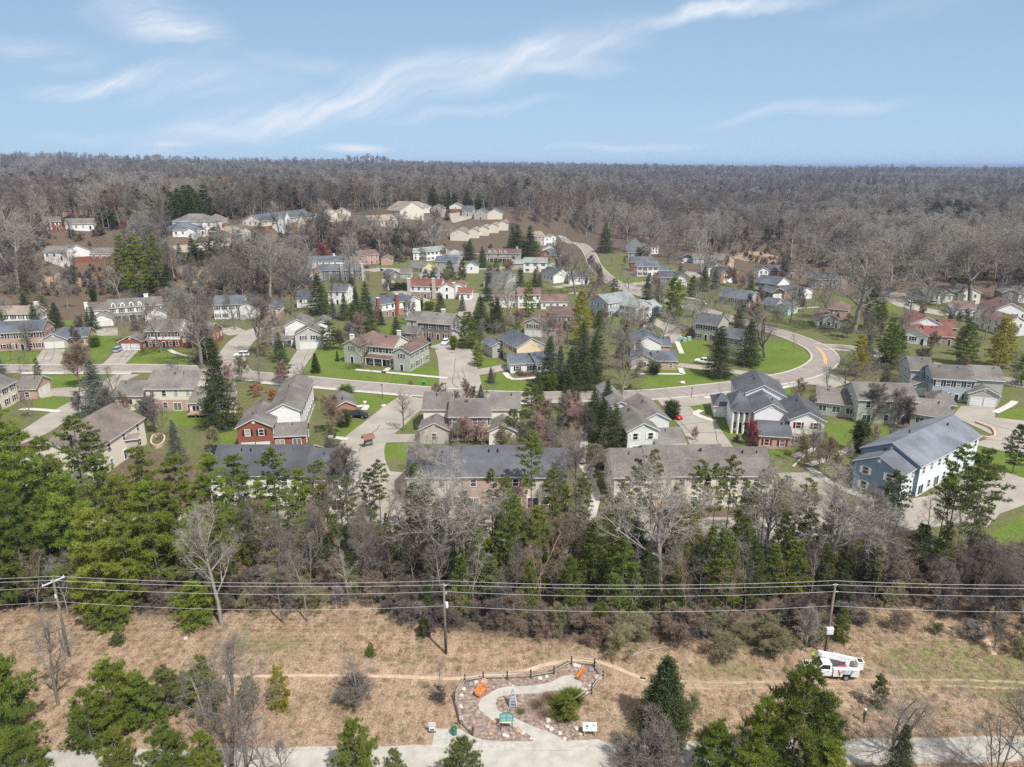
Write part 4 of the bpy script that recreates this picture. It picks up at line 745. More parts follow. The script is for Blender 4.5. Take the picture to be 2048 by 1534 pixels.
def bare_geo(seed,H=16,spread=.42,ang=(30,55),nl=9,nb=6,ns=6,nt=7,fork=.25,up=.10,twl=.9,tww=.016,multi=1,thin=1.0,lead=.8,r0=None):
    rnd=random.Random(seed); rng=np.random.default_rng(seed); lv=[[],[],[],[]]; ends=[]
    def grow(p,d,Ln,r,lev,trop,ne):
        d=d.copy(); pts=[(p,r,d)]
        jit=(.05,.16,.22,.26)[lev]
        rend=r*(.35 if lev==0 else .22)
        for i in range(ne):
            d=d+np.array([rnd.gauss(0,jit),rnd.gauss(0,jit),rnd.gauss(0,jit*.6)+trop]); d/=np.linalg.norm(d)
            q=p+d*Ln/ne; r2=r+(rend-r)*((i+1)/ne); lv[lev].append((*p,pts[-1][1],*q,r2)); pts.append((q,r2,d)); p=q
        return pts
    def kids(pts,lev,n,Lf,a0,a1,start):
        for i in range(n):
            t=start+(1-start)*(i+rnd.random()*.8)/n; x=t*(len(pts)-1); k=min(int(x),len(pts)-2); f=x-k
            p=pts[k][0]*(1-f)+pts[k+1][0]*f; r=pts[k][1]*(1-f)+pts[k+1][1]*f; d=pts[k+1][2]
            az=rnd.uniform(0,2*math.pi) if lev>1 else (i*2.399+rnd.uniform(-.5,.5)); a=R(rnd.uniform(a0,a1))
            ref=np.array([0,0,1.]) if abs(d[2])<.95 else np.array([1.,0,0]); u=np.cross(d,ref); u/=np.linalg.norm(u); v=np.cross(d,u)
            nd=d*math.cos(a)+(u*math.cos(az)+v*math.sin(az))*math.sin(a)
            Ln=Lf*(1-.45*(t-start)/(1-start+1e-6))*rnd.uniform(.75,1.2)
            ne=(0,6,4,2)[lev]
            cp=grow(p,nd,Ln,max(r*(.62 if lev==1 else .6),.006),lev,up if lev==1 else up*.6,ne)
            if lev==1: kids(cp,2,nb,Ln*.55,28,55,.22)
            elif lev==2: kids(cp,3,ns,Ln*.55,25,55,.15)
            else:
                for q in cp[1:]: ends.append((q[0],q[2]))
                ends.append(((cp[0][0]+cp[1][0])/2,cp[0][2]))
    rt=r0 or H*.017*thin
    for m in range(multi):
        lean=.0 if multi==1 else .28
        d=np.array([rnd.uniform(-lean,lean)+rnd.gauss(0,.03),rnd.uniform(-lean,lean)+rnd.gauss(0,.03),1.]); d/=np.linalg.norm(d)
        tp=grow(np.array([rnd.uniform(-.2,.2)*(multi>1),rnd.uniform(-.2,.2)*(multi>1),-.3]),d,H*lead,rt*(1 if multi==1 else .6),0,0.02,8)
        kids(tp,1,max(3,nl//multi),H*spread,ang[0],ang[1],fork)
    V0,Q0=tubes_np(lv[0],7); parts=[tubes_np(lv[1],5),tubes_np(lv[2],4),tubes_np(lv[3],3)]
    E=np.array([e[0] for e in ends]); D=np.array([e[1] for e in ends]); c=np.repeat(E,nt,0); dd=nrm(np.repeat(D,nt,0)*.9+rng.normal(size=(len(c),3))*.55+np.array([0,0,.15]))
    c=c+rng.normal(size=c.shape)*.12*twl; ln=twl*rng.uniform(.5,1.2,len(c)); parts.append(blades(c,dd,ln,np.full(len(c),tww),rng))
    V1,Q1=join(parts); z=max(V1[:,2].max(),1); s=H/z
    return (V0*s,join([(V0,Q0)])[1]),(V1*s,Q1)
def pine_geo(seed,H=15,Rm=3.6,nw=15,nbr=6,tufts=8,bl=14,bln=.42,bwd=.055,base=.12,droop=-.05,shape='pine',flat=.35,tr=.16,gap=.0,pad=0):
    rnd=random.Random(seed); rng=np.random.default_rng(seed); segs=[]; tr_pts=[]
    nseg=8; lx=rnd.uniform(-.02,.02)*H
    for i in range(nseg):
        z0=-.3+(H+.1)*i/nseg; z1=-.3+(H+.1)*(i+1)/nseg; f0=1-i/nseg*.92; f1=1-(i+1)/nseg*.92
        segs.append((lx*math.sin(i*.5),0,z0,tr*f0,lx*math.sin((i+1)*.5),0,z1,tr*f1))
    bs=[]; C=[];DR=[]
    for wi in range(nw):
        t=(wi+rnd.random()*.5)/nw; h=H*(base+(1-base)*t)
        if shape=='pine': prof=(1-t)**.62*(.55+.45*min(1,t*4)) 
        elif shape=='flat': prof=(1-t**2.2)*(.45+.55*min(1,t*2))
        elif shape=='round': prof=math.sqrt(max(0,1-(2*t-1)**2))*.9+.1
        else: prof=(1-t)**.9
        rad=Rm*prof+.12
        for bi in range(nbr if t<.85 else max(3,nbr-2)):
            if rnd.random()<gap: continue
            az=2*math.pi*bi/nbr+rnd.uniform(-.4,.4)+wi*1.1; Ln=rad*rnd.uniform(.68,1.18)
            el=droop*(1-t)*3+ (0.55*t if shape!='spruce' else .25*t)+rnd.uniform(-.08,.08)
            d=np.array([math.cos(az)*math.cos(el),math.sin(az)*math.cos(el),math.sin(el)]); p0=np.array([0,0,h])
            p1=p0+d*Ln; bs.append((*p0,.045*(1-t)+.02,*p1,.008))
            side=np.array([-math.sin(az),math.cos(az),0])
            nt=max(2,int(tufts*Ln/Rm+1.5))
            if pad:
                np_=max(2,int(round(pad*Ln/Rm+.8)))
                for k in range(np_):
                    f=.42+.62*(k+.5+rnd.uniform(-.2,.2))/np_; pc=p0+d*Ln*f+side*rnd.uniform(-1,1)*Ln*.16+np.array([0,0,.1]); pr_=(.34+.24*rnd.random())*(Rm/3.6)*(.75+.5*(1-t))
                    for q in range(tufts):
                        a2=rnd.uniform(0,6.28); rr2=pr_*math.sqrt(rnd.random()); C.append(pc+np.array([math.cos(a2)*rr2*1.25,math.sin(a2)*rr2*1.25,rnd.uniform(-.10,.16)*pr_*1.6+(.12-.35*(rr2/pr_)**2)*pr_])); DR.append(d)
                continue
            for k in range(nt):
                f=(.25 if shape!='flat' else .5)+(.78 if shape!='flat' else .5)*(k+rnd.random())/nt
                wdt=Ln*.30*(1-abs(f-.55))
                C.append(p0+d*Ln*f+side*rnd.uniform(-1,1)*wdt+np.array([0,0,rnd.uniform(-.1,.22)*(1 if shape!='spruce' else .4)])); DR.append(d)
    C=np.array(C);DR=np.array(DR); c=np.repeat(C,bl,0); d0=np.repeat(DR,bl,0)
    rn=rng.normal(size=c.shape); upw=((.75 if not pad else .45) if shape!='spruce' else .18)
    dd=nrm(d0*(.5 if not pad else .25)+rn*np.array([.85,.85,flat+.25])+np.array([0,0,upw])); c=c+rng.normal(size=c.shape)*(np.array([.20,.20,.07])*(Rm/3.2)**.5 if not pad else bln*.13)
    ln=bln*rng.uniform(.6,1.25,len(c)); V2,T2=blades(c,dd,ln,bwd*rng.uniform(.7,1.3,len(c)),rng)
    V0,Q0=tubes_np(segs,7); Vb,Qb=tubes_np(bs,3)
    a=join([(V0,Q0),(Vb,Qb)]); z=V2[:,2].max(); s=H/z
    return (a[0]*s,a[1]),(V2*s,T2)
BK={'light':mat('bark_light',(.235,.215,.19),(.36,.335,.30),scale=3,stretch=(1,1,.3),rnd=.12),'mid':mat('bark_mid',(.15,.132,.115),(.24,.215,.19),scale=3,stretch=(1,1,.3),rnd=.2),
 'dark':mat('bark_dark',(.095,.082,.072),(.165,.145,.13),scale=3,stretch=(1,1,.3),rnd=.2),'brown':mat('bark_brown',(.17,.12,.085),(.27,.20,.15),scale=3,rnd=.15),
 'red':mat('bark_red',(.19,.035,.045),(.30,.08,.085),scale=2,rnd=.15),'pink':mat('bark_pink',(.28,.18,.16),(.42,.29,.25),scale=2,rnd=.15),'olive':mat('bark_olive',(.17,.16,.08),(.27,.25,.14),scale=2,rnd=.15),'rust':mat('bark_rust',(.27,.12,.06),(.38,.2,.12),scale=2,rnd=.15)}
ND={'bright':mat('needles_bright',(.095,.145,.016),(.24,.27,.04),scale=.9,rough=.6,trans=.12,rnd=.16,rndh=.012,lo=.3,hi=.7),'green':mat('needles_green',(.075,.115,.018),(.18,.205,.035),scale=.9,rough=.6,trans=.1,rnd=.18,rndh=.012,lo=.3,hi=.7),
 'dark':mat('needles_dark',(.04,.062,.02),(.095,.12,.038),scale=.9,rough=.6,trans=.15,rnd=.2,rndh=.012),'blue':mat('needles_blue',(.08,.105,.085),(.19,.215,.17),scale=.9,rough=.6,trans=.15,rnd=.12),
 'yellow':mat('needles_yellow',(.20,.23,.02),(.42,.34,.04),scale=.8,rough=.6,trans=.12,rnd=.08),'brown':mat('needles_brown',(.13,.10,.05),(.24,.19,.10),scale=.9,rough=.7,trans=.1,rnd=.1),'olive':mat('needles_olive',(.085,.115,.035),(.17,.19,.06),scale=.9,rough=.6,trans=.1,rnd=.15)}
GEO={}
def geo(k):
    if k in GEO: return GEO[k]
    b,s=k
    if b=='tall': g=bare_geo(100+s,17,.36,(25,50),10,7,6,4,.30,.09,.75,.009)
    elif b=='wide': g=bare_geo(200+s,16,.54,(36,62),9,7,7,5,.22,.07,.85,.011,lead=.72)
    elif b=='great': g=bare_geo(800+s,20,.46,(20,42),10,8,7,5,.36,.09,.9,.011,lead=.72)
    elif b=='vase': g=bare_geo(300+s,15,.50,(18,38),12,7,6,4,.12,.03,.8,.009,multi=3)
    elif b=='slim': g=bare_geo(400+s,14,.24,(25,60),10,5,4,3,.30,.08,.6,.008,thin=.55)
    elif b=='wood': g=bare_geo(500+s,19,.40,(24,50),8,6,5,6,.32,.09,1.0,.019)
    elif b=='bush': g=bare_geo(600+s,3.2,.55,(25,60),12,6,5,6,.05,.02,.35,.010,multi=5,r0=.05)
    elif b=='dense': g=bare_geo(700+s,11,.42,(28,50),14,8,8,8,.18,.08,.6,.011)
    elif b=='pine': g=pine_geo(100+s,15,4.3,14,6,5,15,.50,.045,.10,shape='pine',pad=3)
    elif b=='bigpine': g=pine_geo(150+s,17,4.8,11,6,6,22,.52,.034,.14,shape='pine',flat=.4,gap=.12,pad=4)
    elif b=='flatpine': g=pine_geo(180+s,16,3.7,10,5,10,9,.36,.05,.40,shape='flat',gap=.12,pad=3)
    elif b=='bushpine': g=pine_geo(200+s,7,2.9,11,6,6,26,.34,.020,.02,shape='pine',flat=.5,gap=.10,pad=4)
    elif b=='spruce': g=pine_geo(250+s,14,4.1,24,9,11,10,.36,.05,.03,droop=-.10,shape='spruce',tr=.13)
    elif b=='dspruce': g=pine_geo(280+s,8,2.6,30,13,10,13,.26,.04,.0,droop=-.06,shape='spruce',tr=.1)
    elif b=='arb': g=pine_geo(320+s,5,.95,18,9,5,12,.26,.04,.0,droop=.25,shape='round')
    elif b=='round': g=pine_geo(340+s,3,1.7,12,10,7,14,.22,.035,.0,droop=.0,shape='round')
    elif b=='cedar': g=pine_geo(360+s,11,3.4,10,6,9,8,.34,.045,.2,shape='flat',gap=.1,pad=3)
    GEO[k]=g; return g
MESH={}
def tmesh(b,s,bk,nd=None):
    k=(b,s,bk,nd)
    if k not in MESH:
        (v0,q0),(v1,q1)=geo((b,s)); MESH[k]=(np_mesh('trunk',v0,q0,[BK[bk]]),np_mesh('crown',v1,q1,[ND[nd] if nd else BK[bk]]))
    return MESH[k]
NOMH={'great':20,'tall':17,'wide':16,'vase':15,'slim':14,'wood':19,'bush':3.2,'dense':11,'pine':15,'bigpine':17,'flatpine':16,'bushpine':7,'spruce':14,'dspruce':8,'arb':5,'round':3,'cedar':11}
NV={'great':3,'tall':4,'wide':3,'vase':2,'slim':4,'wood':4,'bush':3,'dense':3,'pine':3,'bigpine':3,'flatpine':2,'bushpine':2,'spruce':3,'dspruce':1,'arb':1,'round':1,'cedar':2}
NAME={'great':'bare_tree','tall':'bare_tree','wide':'bare_tree','vase':'bare_tree','slim':'bare_sapling','wood':'bare_tree','bush':'bare_shrub','dense':'garden_tree','pine':'pine_tree','bigpine':'pine_tree','flatpine':'pine_tree','bushpine':'young_pine_tree','spruce':'spruce_tree','dspruce':'spruce_tree','arb':'arborvitae','round':'evergreen_shrub','cedar':'pine_tree'}
CATG={'bare_tree':'tree','garden_tree':'tree','bare_sapling':'tree','bare_shrub':'shrub','pine_tree':'pine','young_pine_tree':'pine','spruce_tree':'spruce','arborvitae':'shrub','evergreen_shrub':'shrub'}
DESC={'great':'great high-forked bare tree','tall':'tall bare tree','wide':'broad spreading bare tree','vase':'vase-shaped bare tree with several stems','slim':'slender bare sapling','wood':'bare woodland tree','bush':'low twiggy bare shrub','dense':'dense-twigged bare tree',
 'pine':'pine','bigpine':'big layered pine','flatpine':'thin pine with a high crown','bushpine':'bushy young pine','spruce':'conical spruce','dspruce':'dense symmetrical spruce','arb':'narrow evergreen shrub','round':'rounded evergreen shrub','cedar':'flat-topped pine'}
COLW={'light':'pale grey','mid':'grey','dark':'dark','brown':'brown','red':'crimson','pink':'pinkish budding','olive':'olive-tinged','rust':'rusty orange','bright':'bright green','green':'green','blue':'blue-grey','yellow':'yellowing','darkn':'dark green'}
TREES=[]; trr=random.Random(77)
def tree_at(b,v,bk,nd,loc,h,ws=1.0,rz=None):
    m0,m1=tmesh(b,v,bk,nd); s=h/NOMH[b]
    o=bpy.data.objects.new(NAME[b],None); COL.objects.link(o); o.location=loc; o.rotation_euler=(0,0,rz if rz is not None else trr.uniform(0,6.28)); o.scale=(s*ws,s*ws,s); o.empty_display_size=.3
    a=bpy.data.objects.new('trunk',m0); a.parent=o; COL.objects.link(a); c=bpy.data.objects.new('crown',m1); c.parent=o; COL.objects.link(c)
    return o
def T(b,px,py,pt,col='mid',ws=1.0,v=None,rz=None,desc=None,zk='_'):
    px,py=Z(zk,px,py); 
    if zk!='_': _,pt=Z(zk,0,pt)
    h=height_for(px,py,pt); ev=b in('pine','bigpine','flatpine','bushpine','spruce','dspruce','arb','round','cedar')
    v=trr.randrange(NV[b]) if v is None else v
    o=tree_at(b,v,'mid' if ev and b!='flatpine' else ('dark' if ev else col),col if ev else None,P(px,py),h,ws,rz)
    cw=COLW['darkn' if (ev and col=='dark') else col]
    TREES.append((o,px,py,h,desc or (cw+' '+DESC[b]))); return o
# spruces and pines in the estate
for a in [('spruce',198,832,716,'blue',1.15),('spruce',443,856,672,'dark',.85),('spruce',355,925,838,'blue',.9),('cedar',568,768,700,'olive',1.1),('dspruce',632,745,705,'dark',.8),('spruce',675,722,700,'dark',.8),('spruce',735,662,562,'dark',.95),('spruce',640,628,545,'dark',1.35),('pine',708,662,605,'olive',1.1),
 ('arb',858,699,673,'dark',1.0),('spruce',55,640,584,'dark',1.1),('pine',113,648,605,'dark',1.1),('pine',255,582,468,'green',.8),('pine',283,590,470,'bright',.9),('pine',318,582,466,'bright',.85),('arb',188,603,576,'dark',1.6),
 ('pine',1161,690,578,'yellow',.85),('spruce',1099,776,670,'dark',1.0),('spruce',1137,822,735,'dark',1.0),('spruce',1165,780,675,'dark',1.0),('spruce',1188,765,664,'dark',.95),('spruce',1228,904,806,'dark',1.15),('spruce',1188,838,776,'dark',1.2),('spruce',1207,878,798,'dark',1.2),
 ('cedar',1062,836,762,'olive',1.2),('cedar',1026,884,816,'olive',1.2),('flatpine',1062,1040,858,'green',.8),('spruce',982,766,734,'dark',1.1),('spruce',962,796,768,'dark',1.2),('pine',936,696,622,'green',1.25),('pine',956,732,688,'bright',1.3),('spruce',962,657,590,'dark',1.3),('spruce',994,664,592,'dark',1.2),
 ('pine',1057,634,562,'bright',.9),('spruce',1201,650,618,'dark',1.0),('spruce',925,622,588,'blue',1.0),('arb',843,620,595,'green',1.0),('round',859,620,600,'bright',1.2),('spruce',882,626,586,'dark',1.2),('spruce',1437,754,650,'dark',1.15),('spruce',1495,730,636,'dark',1.15),
 ('pine',1348,636,552,'bright',1.3),('pine',1384,594,550,'dark',1.2),('spruce',1407,582,530,'dark',1.1),('spruce',1430,578,532,'blue',1.0),('pine',1713,752,668,'yellow',1.05),('pine',1775,738,632,'green',.95),('pine',1927,730,645,'green',1.25),('pine',1996,734,632,'yellow',1.15),('pine',1740,656,575,'dark',1.0),
 ('arb',1717,907,838,'dark',1.3),('cedar',2024,946,846,'dark',.9),('spruce',1294,600,545,'dark',.9),('spruce',1316,604,556,'dark',1.0),('spruce',1040,600,535,'dark',1.2),('spruce',1070,602,545,'dark',1.2),('spruce',940,520,478,'dark',1.4),('spruce',965,535,492,'dark',1.1),('pine',900,560,520,'dark',1.2),('pine',925,560,518,'dark',1.1),
 ('spruce',1035,520,448,'dark',1.5),('spruce',1060,522,450,'dark',1.3),('spruce',1025,500,452,'dark',1.2),('spruce',1210,505,445,'dark',1.3),('pine',1532,486,452,'dark',1.4),('spruce',605,490,450,'dark',1.3),('spruce',440,485,445,'dark',1.1),('pine',895,440,422,'dark',1.5),('pine',395,388,342,'dark',1.3),('pine',1395,394,370,'dark',1.5),('pine',1410,396,371,'dark',1.5),('pine',1426,394,373,'dark',1.5),('pine',1441,396,373,'dark',1.5),('pine',1456,394,375,'dark',1.5),('pine',1650,404,384,'dark',1.5),('pine',1664,404,386,'dark',1.5),('pine',1742,410,386,'dark',1.5),('pine',1756,410,388,'dark',1.5),('pine',1868,448,402,'dark',1.5),('pine',1888,452,400,'dark',1.5),('pine',1908,450,398,'dark',1.5),('pine',1930,448,402,'dark',1.5),('pine',1952,446,404,'dark',1.5),('pine',1976,440,405,'dark',1.5),('pine',1984,424,402,'dark',1.5),('pine',30,392,345,'dark',1.5),('pine',72,385,342,'dark',1.5),('pine',95,388,345,'dark',1.5),('pine',150,388,348,'dark',1.5),('pine',180,400,350,'dark',1.5),('pine',128,395,346,'dark',1.5),('pine',255,405,360,'dark',1.5),('pine',900,370,350,'dark',1.5),('pine',1120,368,352,'dark',1.5),('pine',1165,366,350,'dark',1.5),
 ('spruce',330,470,445,'dark',1.1),('spruce',282,478,450,'dark',1.0),('spruce',415,720,640,'dark',1.2),('pine',590,560,505,'dark',1.1),('pine',520,560,505,'dark',1.1),('spruce',560,540,490,'dark',1.0),('cedar',660,700,640,'dark',1.2),('spruce',1142,782,692,'dark',1.0),('spruce',1120,764,690,'dark',.9),('spruce',1214,838,756,'dark',1.0),('spruce',1166,715,640,'dark',.9),('spruce',1150,846,770,'dark',1.1),('spruce',1180,880,812,'dark',1.1),('pine',1195,745,655,'olive',.9),('cedar',1090,860,800,'olive',1.2),('cedar',1003,905,850,'green',1.2),('spruce',1075,790,742,'dark',1.1),
 ('spruce',690,640,585,'dark',1.0),('pine',728,668,610,'olive',1.0),('spruce',425,830,770,'dark',1.0),('cedar',750,790-100,650,'olive',1.1),('arb',907,700,670,'bright',1.4),('arb',1128,660,640,'dark',1.2)]:
    T(a[0],a[1],a[2],a[3],a[4],a[5])
for i in range(9): T('arb',782+i*4.3,583-i*.3,564+(i%3),'dark',1.1)
for i in range(7): T('arb',1285+i*6,549+(i%2),542,'dark',1.3)
for i in range(8): T('arb',1070+i*5,613,606,'dark',1.0)
# pine belt behind the meadow
for a in [('bigpine',-14,1135,822,'green',1.0),('bigpine',36,1095,802,'bright',1.0),('bigpine',78,1150,852,'bright',.95),('bigpine',120,1095,872,'green',1.0),('bigpine',165,1190,945,'bright',1.0),('bigpine',228,1110,905,'green',.95),('bigpine',215,1242,1015,'bright',.95),('bigpine',268,1168,945,'bright',.95),
 ('bigpine',305,1100,890,'green',.9),('bigpine',322,1180,960,'bright',.95),('bigpine',372,1112,905,'green',.95),('bigpine',412,1195,1010,'bright',.9),('bigpine',440,1120,905,'bright',.95),('bigpine',486,1066,903,'green',.95),('flatpine',176,1010,828,'green',1.0),('flatpine',205,1020,850,'olive',.9),
 ('flatpine',560,1062,893,'green',1.1),('bigpine',608,1085,935,'bright',.9),('flatpine',645,1062,918,'green',1.1),('bigpine',655,1098,965,'green',.8),('bigpine',530,1100,960,'bright',.8),('flatpine',762,1046,918,'green',.8),('flatpine',835,1112,962,'dark',1.0),('pine',890,1150,1015,'dark',.9),
 ('pine',962,1168,1058,'bright',1.25),('pine',1030,1168,985,'green',.8),('pine',1076,1172,1008,'green',.95),('cedar',1120,1165,1028,'brown',1.0),('pine',1186,1195,1035,'green',.9),('pine',1240,1232,1075,'green',.95),('pine',1212,1150,1020,'green',.8),('pine',1290,1222,1095,'dark',.9),('bushpine',1126,1020,962,'bright',.8),('bushpine',1222,1030,990,'green',.9),
 ('pine',1440,1218,1055,'green',.95),('pine',1495,1212,1072,'dark',.95),('pine',1585,1192,1078,'bright',1.1),('pine',1540,1190,1085,'green',1.0),('pine',1640,1185,1082,'green',.9),('pine',1705,1158,1080,'bright',1.0),('flatpine',1300,1062,898,'green',.75),('flatpine',1393,1072,918,'green',.8),('flatpine',1452,1062,908,'olive',.75),('flatpine',1522,1085,928,'green',.85),('flatpine',1560,1075,950,'green',.9),
 ('cedar',1778,1056,940,'dark',1.0),('flatpine',1921,1170,893,'olive',.75),('flatpine',1875,1090,945,'green',.85),('flatpine',1893,1098,885,'green',.75),('flatpine',1938,1110,930,'green',.8),('pine',1420,1150,1050,'green',.9),('pine',1000,1120,1010,'green',.8),('pine',20,1215,1035,'olive',.9),('pine',100,1190,1040,'olive',.9),('bushpine',225,1250,1170,'bright',1.4),('bushpine',395,1245,1160,'bright',1.3),
 ('pine',855,1235,1165,'dark',.9),('bushpine',1200,1268,1200,'green',1.0),('pine',1350,1225,1130,'green',.9),('pine',1880,1140,1040,'olive',.8),('bigpine',-20,1060,800,'green',.9),('bigpine',145,1150,915,'green',.9),('bigpine',60,1210,960,'green',.8),('bigpine',355,1150,960,'green',.85),('bigpine',265,1215,1040,'bright',.8),('bigpine',455,1190,1030,'green',.8),('bigpine',500,1140,1000,'green',.7),
 ('flatpine',585,1120,975,'olive',.9),('pine',700,1150,1045,'dark',.9),('pine',800,1165,1050,'olive',.8),('cedar',745,1120,1015,'olive',.9),('cedar',860,1090,975,'dark',.9),('pine',925,1215,1110,'green',.9),('cedar',985,1215,1120,'olive',1.0),('pine',1055,1225,1120,'green',.9),('pine',1140,1225,1110,'green',.9),('cedar',1165,1120,1010,'olive',.9),('pine',1270,1170,1040,'dark',.9),('pine',1390,1200,1085,'dark',.9),('cedar',1355,1150,1040,'olive',.8),('pine',1480,1150,1030,'olive',.8),('cedar',1610,1130,1020,'olive',.9),('pine',1675,1215,1120,'dark',.9),('cedar',1740,1190,1090,'olive',.8),('cedar',1830,1150,1045,'dark',.9),('flatpine',835,1075,925,'green',.8),('flatpine',985,1085,935,'olive',.7),('pine',1012,1095,950,'green',.7),('flatpine',1105,1090,930,'green',.8),('pine',1245,1110,960,'green',.75),('flatpine',1268,1090,915,'dark',.7),('pine',1345,1120,965,'green',.75),('flatpine',1422,1085,925,'green',.75),('pine',1482,1115,960,'bright',.75),('flatpine',1600,1120,955,'green',.8),('pine',1655,1135,985,'dark',.8),
 ('flatpine',700,1085,950,'olive',.8),('flatpine',745,1075,935,'dark',.7),('pine',930,1110,975,'dark',.75),('flatpine',1165,1090,945,'olive',.7),('pine',1380,1135,1000,'bright',.75),('pine',1560,1160,1020,'green',.8)]:
    T(a[0],a[1],a[2],a[3],a[4],a[5])
# foreground evergreens
for a in [('bushpine',8,1508,1272,'green',.85),('bushpine',-40,1440,1230,'green',.85),('bushpine',240,1458,1308,'bright',.9),('bushpine',185,1490,1378,'green',1.0),('bushpine',290,1450,1345,'green',.9),('bushpine',335,1418,1330,'olive',1.15),('bushpine',378,1405,1340,'olive',.9),('bushpine',412,1424,1310,'olive',.85),('bushpine',562,1418,1326,'yellow',.6),
 ('bushpine',250,1590,1455,'green',.85),('bushpine',345,1590,1440,'green',.85),('bushpine',420,1600,1462,'bright',.75),('bushpine',60,1610,1445,'green',.85),('bushpine',500,1410,1350,'olive',.9),('bushpine',716,1575,1432,'green',.85),('bushpine',792,1590,1497,'olive',.8),('bushpine',925,1600,1465,'olive',.8),
 ('dspruce',1327,1460,1312,'dark',1.05),('bushpine',1424,1575,1436,'green',.9),('bushpine',1578,1590,1316,'green',.8),('bushpine',1635,1560,1385,'dark',.7),('bushpine',1510,1600,1390,'bright',.7),('bushpine',1490,1630,1480,'bright',.9),('bushpine',1310,1545,1455,'olive',.8),('bushpine',1753,1415,1343,'olive',.6),('spruce',1792,1575,1448,'dark',.9),('bushpine',1640,1640,1480,'bright',1.0),
 ('bushpine',236,1288,1263,'olive',1.6),('bushpine',742,1312,1285,'green',1.0),('bushpine',1135,1438,1388,'green',1.1),('bushpine',848,1272,1232,'dark',.9),('bushpine',1680,1282,1215,'green',.7)]:
    T(a[0],a[1],a[2],a[3],a[4],a[5])
# individually placed bare trees
for a in [('tall',443,1250,1005,'light',.9),('slim',566,1245,1050,'mid',1.0),('slim',615,1245,1075,'mid',1.0),('slim',700,1210,1075,'light',1.0),('slim',760,1185,1060,'mid',1.0),('great',878,1178,900,'light',1.45),('great',1318,1185,900,'light',1.45),('great',1527,1132,915,'light',1.35),('great',1640,1178,922,'light',1.35),('dense',695,1012,880,'mid',.9),
 ('tall',1152,1028,848,'mid',1.0),('tall',1134,1010,860,'light',.7),('wide',1766,1168,1035,'dark',1.1),('tall',1945,1182,1060,'mid',1.0),('great',517,713,580,'mid',1.4),('wide',323,705,615,'mid',1.4),('great',405,738,552,'mid',1.4),('great',360,672,560,'light',1.5),('dense',668,869,782,'brown',1.0),('tall',807,862,772,'brown',1.1),('vase',521,770,700,'mid',1.0),('dense',160,772,676,'brown',1.15),('tall',62,836,768,'mid',1.1),('slim',22,721,678,'brown',1.3),
 ('great',1024,650,530,'light',1.4),('wide',1243,792,688,'mid',1.6),('great',1245,738,635,'mid',1.3),('vase',1531,715,590,'mid',1.6),('wide',1383,667,588,'light',1.2),('slim',1438,622,584,'light',1.5),('slim',1462,624,588,'light',1.5),('great',1708,662,468,'light',1.7),('great',1938,612,455,'mid',1.7),('great',1850,608,480,'light',1.6),('great',1150,590,488,'mid',1.4),('vase',1150,935,838,'brown',1.1),
 ('great',540,596,450,'light',1.4),('great',585,630,475,'mid',1.4),('tall',702,570,452,'light',1.0),('tall',713,572,460,'light',1.0),('wide',37,580,412,'light',1.35),('wide',60,560,440,'light',1.2),('tall',240,598,520,'light',1.0),('dense',1742,846,760,'mid',1.4),('wide',1755,795,722,'mid',1.5),('dense',1795,850,775,'mid',1.2),('dense',1862,705,660,'brown',1.0),('wide',860,515,425,'light',1.3),
 ('dense',1500,893,834,'red',1.15),('dense',1102,672,620,'red',1.4),('dense',650,524,484,'red',1.2),('dense',932,885,828,'pink',1.5),('dense',965,890,838,'pink',1.2),('vase',900,880,830,'pink',1.1),('bush',515,790,764,'rust',1.3),('bush',550,800,774,'rust',1.4),('dense',255,448+30,440,'red',1.2),('dense',1345,626,588,'mid',1.2),('dense',1510,660,600,'brown',1.2),('dense',1480,650,602,'mid',1.2),
 ('slim',720,1405,1298,'mid',1.5),('slim',880,1405,1328,'mid',1.2),('tall',118,1410,1212,'mid',.9),('tall',466,1560,1262,'mid',.9),('tall',500,1590,1300,'mid',.8),('slim',540,1560,1430,'mid',1.2),('bush',1290,1580,1455,'dark',1.2),('bush',1450,1318,1260,'olive',1.2),('bush',1385,1432,1390,'olive',1.0),('vase',1780,1500,1322,'mid',1.5),('tall',2040,1580,1330,'mid',1.0),('vase',1990,1560,1400,'mid',1.0),('vase',1870,1600,1450,'mid',1.0),
 ('bush',1235,1302,1243,'olive',1.3),('bush',1350,1292,1240,'brown',1.2),('bush',1555,1312,1250,'olive',1.2),('dense',1612,1302,1205,'light',.75),('tall',575,1580,1440,'mid',.8),('slim',430,1545,1330,'mid',1.0),('bush',720,1405,1350,'mid',1.6),('bush',880,1402,1372,'dark',1.0),('wide',2050,1260,1090,'mid',1.0),('wide',1985,1240,1080,'dark',1.0),('dense',700,690,640,'mid',1.2),('dense',680,700,655,'dark',1.1),
 ('tall',985,790,735,'mid',.8),('slim',970,1405-580,760,'mid',1.0),('wide',840,1000,850,'light',.9),('slim',1440,795,765,'pink',1.2),('dense',1600,800,755,'brown',1.1),('slim',1588,705,668,'mid',1.0),('slim',1240,560,520,'mid',1.3),('slim',785,768,745,'mid',1.0),('slim',745,758,730,'mid',1.0),('vase',1640,930,870,'mid',1.3),('wide',1612,915,850,'olive',1.2),('dense',1390,880,850,'pink',1.2),('dense',1320,905,870,'pink',1.0),
 ('vase',1130,905,850,'brown',1.4),('vase',1100,900,860,'mid',1.4),('dense',1545,860,830,'olive',1.3),('dense',430,900,850,'olive',1.1),('vase',310,830,790,'mid',1.6),('vase',1290,640,600,'mid',1.2)]:
    T(a[0],a[1],a[2],a[3],a[4],a[5])
